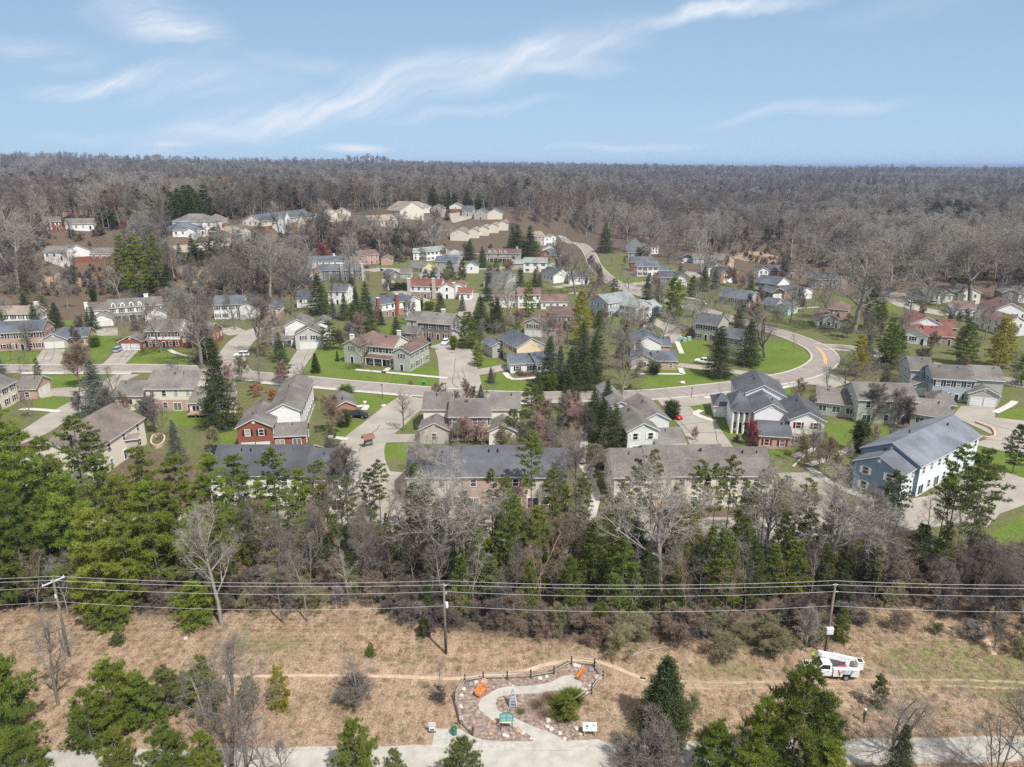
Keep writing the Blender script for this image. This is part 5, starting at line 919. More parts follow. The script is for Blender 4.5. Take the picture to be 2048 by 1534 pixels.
for a in [(1600,562,455,'light'),(1662,578,470,'light'),(1782,574,450,'light'),(1822,562,440,'light'),(1992,594,455,'mid'),(2042,602,450,'light'),(1900,562,430,'light'),(1742,542,430,'light'),(1690,537,425,'mid'),(1852,532,420,'light'),(1962,532,425,'light'),(2022,542,430,'light'),(1582,522,415,'light'),(1632,527,425,'mid'),
 (1255,502,395,'light'),(1300,507,400,'light'),(1350,517,420,'mid'),(1402,545,440,'light'),(1215,472,385,'light'),(1480,474,400,'light'),(1530,470,395,'mid'),(100,474,375,'light'),(15,524,400,'light'),(330,522,415,'mid'),(480,562,430,'light'),(450,602,500,'mid'),(622,522,430,'light'),(385,602,520,'mid'),(332,562,470,'dark'),(762,512,430,'light'),
 (832,502,425,'mid'),(690,500,425,'mid'),(795,490,420,'light'),(560,470,400,'light'),(420,520,430,'mid'),(1120,560,470,'mid'),(1090,700,600,'mid'),(820,650,590,'mid'),(730,740,660,'mid'),(1320,700,610,'light'),(1410,640,560,'mid'),(1650,640,560,'mid'),(1580,650,570,'mid'),(290,690,620,'mid'),(470,660,570,'mid'),(60,700,630,'mid'),(230,800,730,'mid'),(1690,800,700,'mid'),(1820,640,560,'mid'),(1970,680,600,'mid')]:
    T(('wide','great','tall')[a[0]%3],a[0],a[1],a[2],a[3],1.15)
# ------------------------------------------------------------------ woods made of individual trees
occ=[o for o in OCC]
ROADPX=[(p,10) for p in ()]
roadpts=[]
for pxs,hw in [(MAIN,5.5)]+[(p,h+1.5) for p,h in SIDE]:
    for q in crom([P(a,b) for a,b in pxs],6): roadpts.append((q.x,q.y,hw))
roadarr=np.array(roadpts)
drv=[G2(p) for p in POLYD]+[G2(p) for p in BRIGHT]
def free(x,y,m=2.0,lawn=True):
    d2=(roadarr[:,0]-x)**2+(roadarr[:,1]-y)**2
    if (d2<(roadarr[:,2]+m-1)**2).any(): return False
    ax,ay=np.array([x]),np.array([y])
    for p in occ:
        cx=sum(q[0] for q in p)/4; cyy=sum(q[1] for q in p)/4
        if abs(cx-x)>40 or abs(cyy-y)>40: continue
        for dx,dy in ((0,0),(m,0),(-m,0),(0,m),(0,-m)):
            if pip(p,ax+dx,ay+dy)[0]: return False
    for i,p in enumerate(drv if lawn else drv[:len(POLYD)]):
        if pip(p,ax,ay)[0]: return False
    return True
fr_=random.Random(4242)
def fill(poly,n,kinds,hr,lab,group,fade=0.0,lawn=True,m=1.5,minsep=1.5,front=0):
    pl=[(float(a),float(b)) for a,b in poly]; xs_=[p[0] for p in pl]; ys_=[p[1] for p in pl]; c=0; tries=0; pts=[]
    while c<n and tries<n*60:
        tries+=1; px=fr_.uniform(min(xs_),max(xs_)); py=fr_.uniform(min(ys_),max(ys_))
        if not pip(pl,np.array([px]),np.array([py]))[0]: continue
        p=P(px,py)
        if not free(p.x,p.y,m,lawn): continue
        if any((p.x-a)**2+(p.y-b)**2<minsep**2 for a,b in pts): continue
        # keep the facades of houses readable: skip a tree that would stand right in front of a house
        if front and any(abs(px-a)<front and 0<py-b<front*1.2 for a,b,_ in LAND): continue
        b,col,ws=kinds[fr_.randrange(len(kinds))]; h=fr_.uniform(*hr)*(.35 if b in('bush',) else 1)
        ev=b in('pine','spruce','cedar','bushpine','flatpine','round'); o=tree_at(b,fr_.randrange(NV[b]),'mid' if ev else col,col if ev else None,p,h,ws*fr_.uniform(.85,1.15))
        cw=COLW['darkn' if (ev and col=='dark') else col]; TREES.append((o,px,py,h,('small ' if h<NOMH[b]*.62 else '')+cw+' '+DESC[b])); pts.append((p.x,p.y)); c+=1
DK=[('wood','dark',1.0),('wood','mid',1.0),('tall','mid',1.0),('wide','mid',1.0),('dense','dark',1.1)]
SAP=[('slim','mid',1.1),('slim','dark',1.2),('slim','light',1.0),('slim','brown',1.1),('tall','mid',.7)]
BU=[('bush','dark',1.2),('bush','brown',1.2),('bush','olive',1.2),('bush','mid',1.2)]
fill([(430,1150),(620,1060),(860,1060),(1200,1110),(1180,1230),(900,1230),(760,1190),(600,1185),(440,1215)],64,SAP,(8,14),'slender bare sapling tree in the thicket behind the middle power pole','saplings behind the power lines',m=0)
fill([(1240,1110),(1600,1090),(1700,1120),(1620,1230),(1400,1260),(1260,1270)],36,SAP,(7,13),'thin bare tree among the pines between the two wooden power poles','thin trees between the poles',m=0)
fill([(1690,1090),(1880,1070),(2060,1120),(2080,1220),(1900,1200),(1700,1210)],30,SAP+[('dense','mid',.8)],(6,12),'thin bare tree on the leafy bank behind the pole with the white box','trees on the leafy bank',m=0)
fill([(-20,1150),(200,1190),(210,1235),(-20,1225)],16,SAP,(7,11),'thin bare tree at the meadow edge beside the pole with the crossarm','thin trees by the crossarm pole',m=0)
fill([(430,1180),(900,1200),(1250,1250),(1500,1240),(1650,1250),(1640,1305),(1500,1290),(1250,1290),(1000,1268),(820,1245),(600,1220),(440,1225)],60,BU,(6,11),'low bare shrub along the upper edge of the dry meadow','shrubs along the meadow edge',m=0)
fill([(1680,1170),(2080,1180),(2100,1330),(1950,1300),(1800,1260),(1690,1260)],34,BU+[('dense','mid',.7)],(5,10),'tangled bare shrub on the bank to the right of the bucket truck','shrubs on the bank',m=0)
fill([(560,1080),(1050,1080),(1180,1150),(1000,1200),(650,1180)],24,[('cedar','olive',.8),('cedar','dark',.8),('pine','olive',.7)],(4,8),'small bare tree of the understorey behind the power lines','understorey',m=0)
fill([(-20,515),(130,530),(190,590),(150,600),(-20,600)],14,DK+[('wide','light',1)],(9,15),'bare tree on the tan slope above the porch house','trees on the tan slope',front=26)
fill([(330,500),(600,490),(640,600),(560,610),(420,590),(330,600)],24,DK+[('spruce','dark',1),('cedar','dark',1.2)],(9,15),'dark bare tree on the brushy slope in the middle of the estate','trees on the brushy slope',front=24)
fill([(0,430),(330,430),(360,500),(300,520),(0,520)],20,DK+[('wide','light',1.1),('wood','light',1.0),('spruce','dark',1)],(10,17),'bare tree around the hillside houses','trees around the hillside houses',front=22)
fill([(380,455),(860,440),(880,500),(700,540),(600,500),(400,500)],24,DK+[('wide','light',1.1),('tall','light',1.0),('spruce','dark',1)],(10,16),'bare tree below the hillside townhouse rows','trees below the hillside rows',front=22)
fill([(1210,470),(1460,470),(1450,560),(1300,540),(1215,520)],22,DK+[('wide','light',1.2)],(10,17),'bare tree between the main road and the sandy slope','trees by the sandy slope',front=20)
fill([(1560,490),(2080,480),(2080,580),(1820,590),(1700,600),(1560,570)],26,[('wide','light',1.2),('wide','mid',1.2),('tall','light',1.0),('dense','dark',1.1)],(11,18),'big pale bare tree in the grove beyond the side cul-de-sac','grove beyond the cul-de-sac',front=20)
fill([(560,580),(1250,540),(1300,640),(1200,700),(900,680),(560,640)],26,[('dense','mid',.9),('vase','mid',.9),('slim','pink',1.3),('dense','pink',1.0),('dense','brown',1)],(4,8),'small bare garden tree among the middle rows of houses','small garden trees',front=22)
fill([(1400,540),(2050,600),(2050,690),(1760,690),(1500,640)],20,[('dense','mid',1),('dense','brown',1),('dense','dark',1),('vase','mid',1)],(5,9),'small bare garden tree among the houses beyond the junction','garden trees beyond the junction',front=24)
fill([(0,700),(500,760),(700,860),(1000,840),(1300,900),(1900,880),(1900,800),(1200,700),(700,640),(0,640)],30,[('bush','dark',1.2),('bush','brown',1.2),('round','dark',1),('round','green',1),('bush','pink',1.2)],(3,5.5),'low bare garden shrub beside a lawn in the estate','garden shrubs',lawn=False,m=.5)
MIXT=[('dense','mid',.9),('dense','brown',.9),('wide','mid',1.0),('tall','mid',.9),('dense','dark',.9),('vase','mid',.9),('tall','light',.8),('dense','pink',.9),('dense','olive',.9)]
fill([(-20,640),(500,640),(700,760),(700,880),(450,930),(-20,830)],26,MIXT,(6,11),'','',front=12)
fill([(700,640),(1300,640),(1300,760),(900,770),(700,740)],24,MIXT,(6,11),'','',front=14)
fill([(980,830),(1240,830),(1240,980),(1120,1030),(1000,960)],22,MIXT+[('bush','olive',1.5),('bush','brown',1.5)],(6,11),'','',front=10)
fill([(1230,600),(1500,650),(1450,720),(1240,720)],10,MIXT,(6,10),'','',front=14)
fill([(1640,640),(2060,660),(2060,800),(1700,760)],16,MIXT,(6,10),'','',front=14)
fill([(1580,820),(1850,860),(1700,980),(1560,960)],16,MIXT,(5,9),'','',front=10)
fill([(560,520),(1250,500),(1250,580),(560,600)],30,MIXT+[('spruce','dark',1.0)],(7,13),'','',front=16)
fill([(1240,520),(1700,560),(1700,640),(1300,600)],20,MIXT,(6,11),'','',front=14)
BIG=[('great','mid',1.1),('wide','mid',1.1),('tall','mid',1.0),('great','light',1.1),('wide','light',1.0)]
fill([(-20,600),(560,600),(900,540),(1300,540),(1700,600),(2060,620),(2060,720),(1500,700),(1200,760),(700,760),(-20,720)],44,BIG,(10,16),'','',front=11)
fill([(-20,600),(560,600),(900,520),(1300,520),(1700,580),(2060,620),(2060,800),(1650,800),(1200,760),(700,760),(-20,760)],44,[('spruce','dark',1.0),('spruce','dark',1.1),('spruce','blue',1.0),('pine','olive',1.0),('pine','green',1.1),('cedar','olive',1.1)],(6,12),'','',front=13)
fill([(-20,620),(560,600),(900,540),(1300,540),(1700,600),(2060,620),(2060,900),(1650,960),(1200,900),(700,900),(-20,800)],64,MIXT,(5,9),'','',front=9)
fill([(480,960),(800,940),(1180,1000),(1180,1060),(480,1060)],14,SAP+[('dense','mid',.8)],(6,11),'','',m=0,front=0,lawn=False)
# ------------------------------------------------------------------ the far-off wood as one mass
srccol=bpy.data.collections.new('woodland_sources')
def src(i,b,v,bk,nd=None,sc_=1.0):
    m0,m1=tmesh(b,v,bk,nd); me=bpy.data.meshes.new('wood_source')
    a=[(np.empty(len(m.vertices)*3,np.float32),m) for m in (m0,m1)]
    vs=[];fs=[];o=0
    for arr,m in a:
        m.vertices.foreach_get('co',arr); ix=np.empty(len(m.loops),np.int32); m.loops.foreach_get('vertex_index',ix); vs.append(arr.reshape(-1,3)*sc_); fs.append(ix.reshape(-1,3)+o); o+=len(m.vertices)
    mi=np.concatenate([np.zeros(len(fs[0])),np.ones(len(fs[1]))])
    me=np_mesh('wood_source',np.concatenate(vs),np.concatenate(fs),[m0.materials[0],m1.materials[0]],mi=mi)
    ob=bpy.data.objects.new('%02d_wood_source'%i,me); srccol.objects.link(ob)
SRC=[('wood',0,'dark'),('wood',1,'mid'),('wood',2,'dark'),('wood',3,'light'),('dense',0,'brown'),('wood',1,'brown'),('pine',0,'mid','dark'),('spruce',0,'mid','dark'),('dense',1,'red'),('wood',0,'mid')]
for i,s in enumerate(SRC): src(i,*s)
HOUSEBOX=[(min(q[0] for q in o),max(q[0] for q in o),min(q[1] for q in o),max(q[1] for q in o)) for o in OCC]
rg=np.random.default_rng(8)
def wood_points():
    X=[];Y=[];S=[]
    for (d0,d1,n,sc0,sc1) in ((230,700,6500,.6,1.1),(700,1300,9500,.6,1.3),(1300,2600,12500,.65,1.35),(2600,6500,13000,.9,1.7),(6500,16000,10000,1.1,2.4),(16000,30000,7000,2.0,3.0)):
        u=rg.uniform(0,1,n); d=np.sqrt(d0*d0+u*(d1*d1-d0*d0)) if d0>1200 else d0+(d1-d0)*u**.8
        az=rg.uniform(-.80,.80,n); x=d*np.sin(az); y=d*np.cos(az); s=rg.uniform(sc0,sc1,n)*(1+.22*np.sin(x*.013+1)*np.sin(y*.009))
        X.append(x);Y.append(y);S.append(s)
    return np.concatenate(X),np.concatenate(Y),np.concatenate(S)
x,y,s=wood_points()
z=hill(x,y)
# region that is the far wood in the picture: beyond the last rows of houses
WB=[(-800,590),(0,590),(130,590),(200,570),(330,585),(420,600),(600,585),(650,515),(760,508),(860,500),(900,482),(1020,486),(1100,484),(1160,472),(1215,470),(1245,478),(1330,500),(1400,508),(1440,500),(1500,478),(1560,480),(1640,530),(1720,556),(1820,565),(1900,570),(2048,575),(2800,600),(2800,331),(1024,331),(-800,331)]
wbw=[]
for a,b in WB:
    if b>345: q=P(a,b); wbw.append((q.x,q.y))
ang=np.arctan2(x,y); wa_=np.array([math.atan2(q[0],q[1]) for q in wbw]); wd_=np.array([math.hypot(*q) for q in wbw])
keep=np.hypot(x,y)>np.interp(ang,wa_,wd_)
# clearings: the lots of hillside and hilltop houses
for hb in HOUSEBOX:
    if hb[3]<270: continue
    mrg=3
    keep&=~((x>hb[0]-mrg)&(x<hb[1]+mrg)&(y>hb[2]-(15 if hb[2]>330 else 22))&(y<hb[3]+4))
for q in roadpts:
    if q[1]>250: keep&=((x-q[0])**2+(y-q[1])**2>(q[2]+4)**2)
for p in MEADOW[1:]: keep&=~pip(G2(p),x,y)
for p in (((1835,450),(2000,450),(2010,492),(1835,492)),((880,425),(960,420),(960,445),(880,445)),((1690,372),(1900,366),(1900,374),(1690,380))): keep&=~pip(G2(p),x,y)
x,y,z,s=x[keep],y[keep],z[keep],s[keep]
nzv=np.sin(x*.011+2)*np.sin(y*.007+1)+.6*np.sin(x*.03+y*.017)+.4*np.sin(x*.05-y*.041)
r=rg.uniform(0,1,len(x)); idx=np.where(r<.15,0,np.where(r<.30,2,np.where(r<.50,1,np.where(r<.68,9,np.where(r<.80,3,np.where(r<.88,4,5))))))
idx=np.where((nzv>.55)&(rg.uniform(0,1,len(x))<.75),3,idx)
dd_=np.hypot(x,y); azz=np.arctan2(x,y); idx=np.where((azz>.10)&(dd_<620)&(rg.uniform(0,1,len(x))<.72),3,idx)
nz2=np.sin(x*.017+5)*np.sin(y*.013+2.2)+.5*np.sin(x*.041+1)*np.sin(y*.037)
ev=(nz2>.85)&(rg.uniform(0,1,len(x))<.8)|(rg.uniform(0,1,len(x))<.02)
idx=np.where(ev,np.where(rg.uniform(0,1,len(x))<.7,6,7),idx); idx=np.where(rg.uniform(0,1,len(x))<.001,8,idx)
nearb=(dd_<620)&(azz>.10); kp=~(nearb&(rg.uniform(0,1,len(x))<.5)); s=np.where(nearb,s*1.42,np.where(dd_<900,s*1.2,s)); kp&=~((dd_<900)&(~nearb)&(rg.uniform(0,1,len(x))<.28))
x,y,z,s,idx=x[kp],y[kp],z[kp],s[kp],idx[kp]
me=bpy.data.meshes.new('far_wood'); me.vertices.add(len(x)); me.vertices.foreach_set('co',np.stack([x,y,z-.2],-1).astype(np.float32).ravel())
at=me.attributes.new('idx','INT','POINT'); at.data.foreach_set('value',idx.astype(np.int32))
at=me.attributes.new('scl','FLOAT','POINT'); at.data.foreach_set('value',s.astype(np.float32))
at=me.attributes.new('rot','FLOAT_VECTOR','POINT'); at.data.foreach_set('vector',np.stack([np.zeros(len(x)),np.zeros(len(x)),rg.uniform(0,6.28,len(x))],-1).astype(np.float32).ravel())
fo=link('far_wood',me); tag(fo,'dense leafless wood stretching from behind the estate to the horizon','wood',kind='stuff')
ng=bpy.data.node_groups.new('scatter','GeometryNodeTree'); ng.interface.new_socket('Geometry',in_out='INPUT',socket_type='NodeSocketGeometry'); ng.interface.new_socket('Geometry',in_out='OUTPUT',socket_type='NodeSocketGeometry')
gi=ng.nodes.new('NodeGroupInput'); gout=ng.nodes.new('NodeGroupOutput'); ip=ng.nodes.new('GeometryNodeInstanceOnPoints'); ci=ng.nodes.new('GeometryNodeCollectionInfo')
ci.inputs['Collection'].default_value=srccol; ci.inputs['Separate Children'].default_value=True; ci.inputs['Reset Children'].default_value=True
def na(nm,ty):
    q=ng.nodes.new('GeometryNodeInputNamedAttribute'); q.data_type=ty; q.inputs['Name'].default_value=nm; return q.outputs[0]
ng.links.new(gi.outputs[0],ip.inputs['Points']); ng.links.new(ci.outputs[0],ip.inputs['Instance']); ip.inputs['Pick Instance'].default_value=True
ng.links.new(na('idx','INT'),ip.inputs['Instance Index']); ng.links.new(na('rot','FLOAT_VECTOR'),ip.inputs['Rotation']); ng.links.new(na('scl','FLOAT'),ip.inputs['Scale']); ng.links.new(ip.outputs[0],gout.inputs[0])
md=fo.modifiers.new('scatter','NODES'); md.node_group=ng

# undergrowth of twiggy brush on the belt floor and the slopes (uncountable)
ucol=bpy.data.collections.new('brush_sources')
for i,(b_,v_,k_) in enumerate((('bush',0,'dark'),('bush',1,'brown'),('bush',2,'olive'),('bush',0,'mid'),('bush',1,'dark'))):
    (v0,q0),(v1,q1)=geo((b_,v_)); ucol.objects.link(bpy.data.objects.new('%d_brush'%i,np_mesh('brush',v1,q1,[BK[k_]])))
ux=[];uy=[]
def upts(poly,n,lim):
    pl=G2(poly); xs_=[q[0] for q in pl]; ys_=[q[1] for q in pl]; x=rg.uniform(min(xs_),max(xs_),n*3); y=rg.uniform(min(ys_),max(ys_),n*3); k=pip(pl,x,y); x,y=x[k][:n],y[k][:n]
    k=np.ones(len(x),bool)
    for hb in HOUSEBOX: k&=~((x>hb[0]-2)&(x<hb[1]+2)&(y>hb[2]-lim)&(y<hb[3]+2))
    for q in roadpts: k&=((x-q[0])**2+(y-q[1])**2>(q[2]+1)**2)
    ux.append(x[k]); uy.append(y[k])
upts([(-60,1080),(480,1080),(1180,1085),(1750,1085),(2100,1110),(2100,1220),(1900,1205),(1660,1235),(1560,1305),(1400,1270),(1200,1285),(1000,1265),(900,1255),(760,1205),(600,1190),(430,1225),(140,1222),(-60,1205)],520,3)
upts([(-200,440),(330,440),(640,450),(900,470),(880,520),(650,540),(600,600),(400,612),(200,590),(-200,600)],2600,6)
upts([(1380,470),(1640,480),(2100,490),(2100,580),(1840,585),(1700,590),(1600,550),(1440,510)],700,10)
upts([(1000,840),(1240,840),(1200,1000),(1120,1020),(1000,960)],50,2)
ux=np.concatenate(ux);uy=np.concatenate(uy); me=bpy.data.meshes.new('undergrowth'); me.vertices.add(len(ux)); me.vertices.foreach_set('co',np.stack([ux,uy,gh(ux,uy)-.1],-1).astype(np.float32).ravel())
at=me.attributes.new('idx','INT','POINT'); at.data.foreach_set('value',rg.integers(0,5,len(ux)).astype(np.int32))
at=me.attributes.new('scl','FLOAT','POINT'); at.data.foreach_set('value',rg.uniform(.5,1.6,len(ux)).astype(np.float32))
at=me.attributes.new('rot','FLOAT_VECTOR','POINT'); at.data.foreach_set('vector',np.stack([ux*0,ux*0,rg.uniform(0,6.28,len(ux))],-1).astype(np.float32).ravel())
o=link('undergrowth',me); tag(o,'tangled leafless undergrowth on the woodland floor and slopes','undergrowth',kind='stuff'); ngu=ng.copy()
for q in ngu.nodes:
    if q.bl_idname=='GeometryNodeCollectionInfo': q.inputs['Collection'].default_value=ucol
o.modifiers.new('scatter','NODES').node_group=ngu
# ------------------------------------------------------------------ power poles and lines
POLEW=mat('pole_wood',(.12,.10,.085),(.24,.21,.18),scale=5,stretch=(1,1,.15))
GALV=mat('galvanised_metal',(.50,.51,.53),rough=.45,metal=.3); WIRE=mat('wire_aluminium',(.55,.55,.56),rough=.5); CABLE=mat('cable_black',(.05,.05,.055),rough=.6)
PB=[P(139,1313),P(892,1307),P(1650,1307)]; PHT=[height_for(139,1313,1158),height_for(892,1307,1167),height_for(1650,1307,1167)]
INS=mat('porcelain',(.65,.66,.68),rough=.3)
def pole(i,lab):
    b=PB[i]; h=PHT[i]; r=bpy.data.objects.new('utility_pole',None); COL.objects.link(r); r.location=b; tag(r,lab,'utility pole','wooden power poles')
    m=MB(); m.tube([(0,0,-.5),(0,0,h)],[.19,.125],10); link('shaft',m.mesh('shaft',[POLEW],True),r)
    return r,h
PL,h=pole(0,'wooden power pole with a pale diagonal crossarm, at the dark pine belt')
m=MB(); T_=Matrix.Translation((0,0,h-.35))@Matrix.Rotation(R(55),4,'Z'); m.box(-1.3,1.3,-.06,.06,-.07,.07,0,T_); ca=link('crossarm',m.mesh('crossarm',[mat('crossarm_paint',(.60,.62,.66),rough=.5)]),PL)
for u in (-1.2,-.2,1.2):
    m=MB(); m.tube([T_@Vector((u,0,.07)),T_@Vector((u,0,.30))],[.06,.04],8); link('insulator',m.mesh('insulator',[INS]),ca)
m=MB(); m.tube([(0,-.14,h-2.6),(0,-.14,h-2.1)],.12,8); link('junction_box',m.mesh('junction_box',[INS]),PL)
# stub brace leaning against the first pole
m=MB(); a=P(134,1308); q=P(134,1308)+Vector((-1.2,.9,3.4)); m.tube([a-Vector((0,0,.3)),q],.13,8); o=link('pole_stub',m.mesh('pole_stub',[POLEW])); tag(o,'short leaning wooden stub beside the crossarm power pole','post')
PM_,h=pole(1,'slim grey wooden power pole without crossarm, casting a dark shadow on the meadow')
for zz in (h-.3,h-1.4):
    m=MB(); m.tube([(.12,0,zz),(.34,0,zz+.06)],[.05,.07],8); link('insulator',m.mesh('insulator',[INS]),PM_)
m=MB(); m.tube([(.30,-.1,h-3.35),(.30,-.1,h-2.65)],.2,12); m.box(.05,.3,-.14,-.06,h-3.05,h-2.95); link('transformer',m.mesh('transformer',[mat('transformer_paint',(.70,.72,.75),rough=.4)]),PM_)
PR_,h=pole(2,'wooden power pole with a white box half way up, behind the bucket truck')
for (u,zz) in ((.3,h-.2),(.45,h-1.2),(-.3,h-.2)):
    m=MB(); m.tube([(0,0,zz),(u,0,zz+.05)],[.03,.05],8); link('insulator',m.mesh('insulator',[INS]),PR_)
m=MB(); m.box(-.42,.42,-.5,-.12,h-7.1,h-6.2); m.box(-.36,.36,-.53,-.5,h-7.0,h-6.3); link('equipment_box',m.mesh('equipment_box',[mat('box_paint',(.72,.74,.76),rough=.4)]),PR_)
m=MB(); m.tube([(0,-.16,0),(0,-.16,h-7.1)],.03,6); link('conduit',m.mesh('conduit',[GALV]),PR_)
m=MB(); m.box(-.35,.35,-.75,-.3,0,.5); link('pedestal',m.mesh('pedestal',[mat('red_box',(.30,.05,.06),rough=.5)]),PR_)
dl=PB[0]-PB[1]; dr=PB[2]-PB[1]
NODES=[PB[0]+dl*1.0,PB[0],PB[1],PB[2],PB[2]+dr*1.0]; HH=[PHT[0]]+PHT+[PHT[2]]
WL=[(.1,-.45,.018,WIRE,'upper pale conductor nearer the trail, strung over all three wooden poles',.55),(.12,.45,.018,WIRE,'upper pale conductor nearer the pines, strung over all three wooden poles',.65),(-1.15,0,.017,WIRE,'single pale conductor about a metre below the top pair of wires',.7),
 (-3.2,0,.015,WIRE,'thin pale cable below the three conductors and above the black cables',.9),(-4.4,-.1,.013,CABLE,'black telephone cable, upper one of the three dark lines over the meadow',1.0),(-5.0,.1,.013,CABLE,'black telephone cable, middle one of the three dark lines over the meadow',1.1),(-6.0,0,.014,CABLE,'black telephone cable, lowest line over the meadow',1.0)]
for dz,dy,rad,mt,lab,sag in WL:
    pts=[]
    for i in range(4):
        a=NODES[i]+Vector((0,dy,HH[i]+dz)); b_=NODES[i+1]+Vector((0,dy,HH[i+1]+dz))
        for k in range(14):
            t=k/14; p=a.lerp(b_,t); p.z-=sag*4*t*(1-t); pts.append(p)
    m=MB(); m.tube(pts,rad,4); o=link('power_line',m.mesh('power_line',[mt])); tag(o,lab,'power line','overhead lines along the meadow')
# ------------------------------------------------------------------ fenced garden by the trail
MULCH=mat('mulch_bed',(.10,.075,.062),(.42,.34,.29),scale=2.2,c3=(.24,.18,.15),detail=14,lo=.33,hi=.7,bump=.5,rough=1)
def rp(pts): return [Z('R',a,b) for a,b in pts]
sheet('mulch_bed',[rp([(185,610),(215,520),(275,425),(500,375),(760,372),(1040,368),(1300,322),(1495,208),(1750,240),(1852,375),(1760,490),(1600,610),(1490,700),(1478,800),(1530,900),(1600,1030),(1500,1065),(1420,1085),(1000,1095),(700,1095),(480,1075),(370,1030),(300,970),(245,880),(205,740)])],MULCH,.045)
sheet('gravel_path',[rp([(1050,1200),(1075,1090),(1030,1040),(980,1000),(880,950),(780,905),(690,880),(600,852),(520,800),(450,740),(436,680),(470,610),(540,565),(640,500),(740,475),(840,465),(940,470),(1040,460),(1140,448),(1230,430),(1320,390),(1400,352),(1500,335),(1560,370),(1620,430),(1610,480),(1560,500),(1400,512),(1300,520),(1200,530),(1100,552),(1000,553),(860,560),(760,572),(690,582),(650,605),(632,660),(660,740),(740,785),(840,822),(960,882),(1100,942),(1250,992),(1360,1050),(1440,1092),(1500,1200)])],GRAV,.06)
sheet('gravel_apron',[rp([(-60,950),(230,955),(330,1020),(480,1075),(1060,1090),(1450,1090),(1800,1070),(1900,1110),(1900,1200),(-100,1200)])],mat('grey_gravel',(.30,.285,.26),(.46,.44,.41),scale=1.6,detail=12,bump=.2,rough=1),.036)
RAIL=mat('split_rail_wood',(.20,.165,.14),(.38,.33,.29),scale=6,stretch=(.3,1,1)); POST=mat('fence_post_wood',(.045,.036,.03),(.10,.085,.07),scale=6)
fp=[(372,1030),(245,905),(170,622),(283,432),(492,397),(765,390),(1033,380),(1297,333),(1493,218),(1757,248),(1852,388),(1722,560),(1520,692)]
fr0=bpy.data.objects.new('split_rail_fence',None); COL.objects.link(fr0); fq=[P(*Z('R',a,b)) for a,b in fp]; fr0.location=fq[4]
tag(fr0,'weathered split rail fence curving round the gravel garden bed','fence')
for i,q in enumerate(fq):
    q=q-fq[4]; m=MB(); m.box(q.x-.09,q.x+.09,q.y-.09,q.y+.09,-.2,1.18); m.hull([(q.x-.09,q.y-.09,1.18),(q.x+.09,q.y-.09,1.18),(q.x+.09,q.y+.09,1.18),(q.x-.09,q.y+.09,1.18)],[(q.x-.03,q.y-.03,1.26),(q.x+.03,q.y-.03,1.26),(q.x+.03,q.y+.03,1.26),(q.x-.03,q.y+.03,1.26)]); link('post',m.mesh('post',[POST]),fr0)
    if i<len(fq)-1 and i!=0:
        q2=fq[i+1]-fq[4]
        for zz in (.42,.98):
            m=MB(); mid=(q+q2)/2+Vector((0,0,zz+.02)); m.tube([q+Vector((0,0,zz)),mid,q2+Vector((0,0,zz-.03))],[.075,.085,.07],5); link('rail',m.mesh('rail',[RAIL]),fr0)
m=MB(); q,q2=fq[0]-fq[4],fq[1]-fq[4]; m.tube([q+Vector((0,0,.15)),q2+Vector((0,0,.9))],.07,5); link('rail',m.mesh('rail',[RAIL]),fr0)
BW=mat('orange_cedar_wood',(.50,.16,.04),(.68,.27,.08),scale=3,stretch=(.4,1,1),rough=.55)
def bench(px,py,rz,lab):
    r=bpy.data.objects.new('garden_bench',None); COL.objects.link(r); r.location=P(px,py); r.rotation_euler=(0,0,R(rz)); tag(r,lab,'bench','orange wooden benches')
    m=MB()
    for i in range(4): m.box(-.85,.85,-.28+i*.145,-.28+i*.145+.12,.42,.46)
    link('seat',m.mesh('seat',[BW]),r); m=MB()
    for i in range(4): m.box(-.85,.85,.30+i*.025,.34+i*.025,.5+i*.125,.5+i*.125+.105)
    link('backrest',m.mesh('backrest',[BW]),r)
    for x in (-.75,.75):
        for y in (-.24,.27):
            m=MB(); m.box(x-.04,x+.04,y-.04,y+.04,0,.44 if y<0 else .62); link('leg',m.mesh('leg',[BW]),r)
        m=MB(); m.box(x-.05,x+.05,-.3,.34,.64,.68); m.box(x-.04,x+.04,-.3,-.22,.44,.64); link('armrest',m.mesh('armrest',[BW]),r)
bench(*Z('R',472,560),-62+180-60,'orange wooden bench at the bend of the gravel path beside the tan boulder')
bench(*Z('R',1592,360),-118,'orange wooden bench at the upper end of the gravel path near the fence corner')
# trellis obelisk
TP=mat('trellis_paint',(.40,.46,.54),rough=.5); oz=P(*Z('R',831,690)); oh=height_for(*Z('R',831,690),Z('R',838,495)[1])
r=bpy.data.objects.new('trellis_obelisk',None); COL.objects.link(r); r.location=oz; tag(r,'pale blue tapering trellis obelisk with yellowish ball finial in the garden bed','trellis')
for sx,sy in ((-1,-1),(1,-1),(1,1),(-1,1)):
    m=MB(); m.tube([(sx*.45,sy*.45,-.05),(sx*.05,sy*.05,oh)],[.055,.04],4); link('leg',m.mesh('leg',[TP]),r)
for k in range(5):
    t=.1+k*.16; a_=.45*(1-t)+.05*t; zz=oh*t
    for s in (-1,1):
        m=MB(); m.box(-a_,a_,s*a_-.03,s*a_+.03,zz,zz+.07); m.box(s*a_-.03,s*a_+.03,-a_,a_,zz,zz+.07); link('crosspiece',m.mesh('crosspiece',[TP]),r)
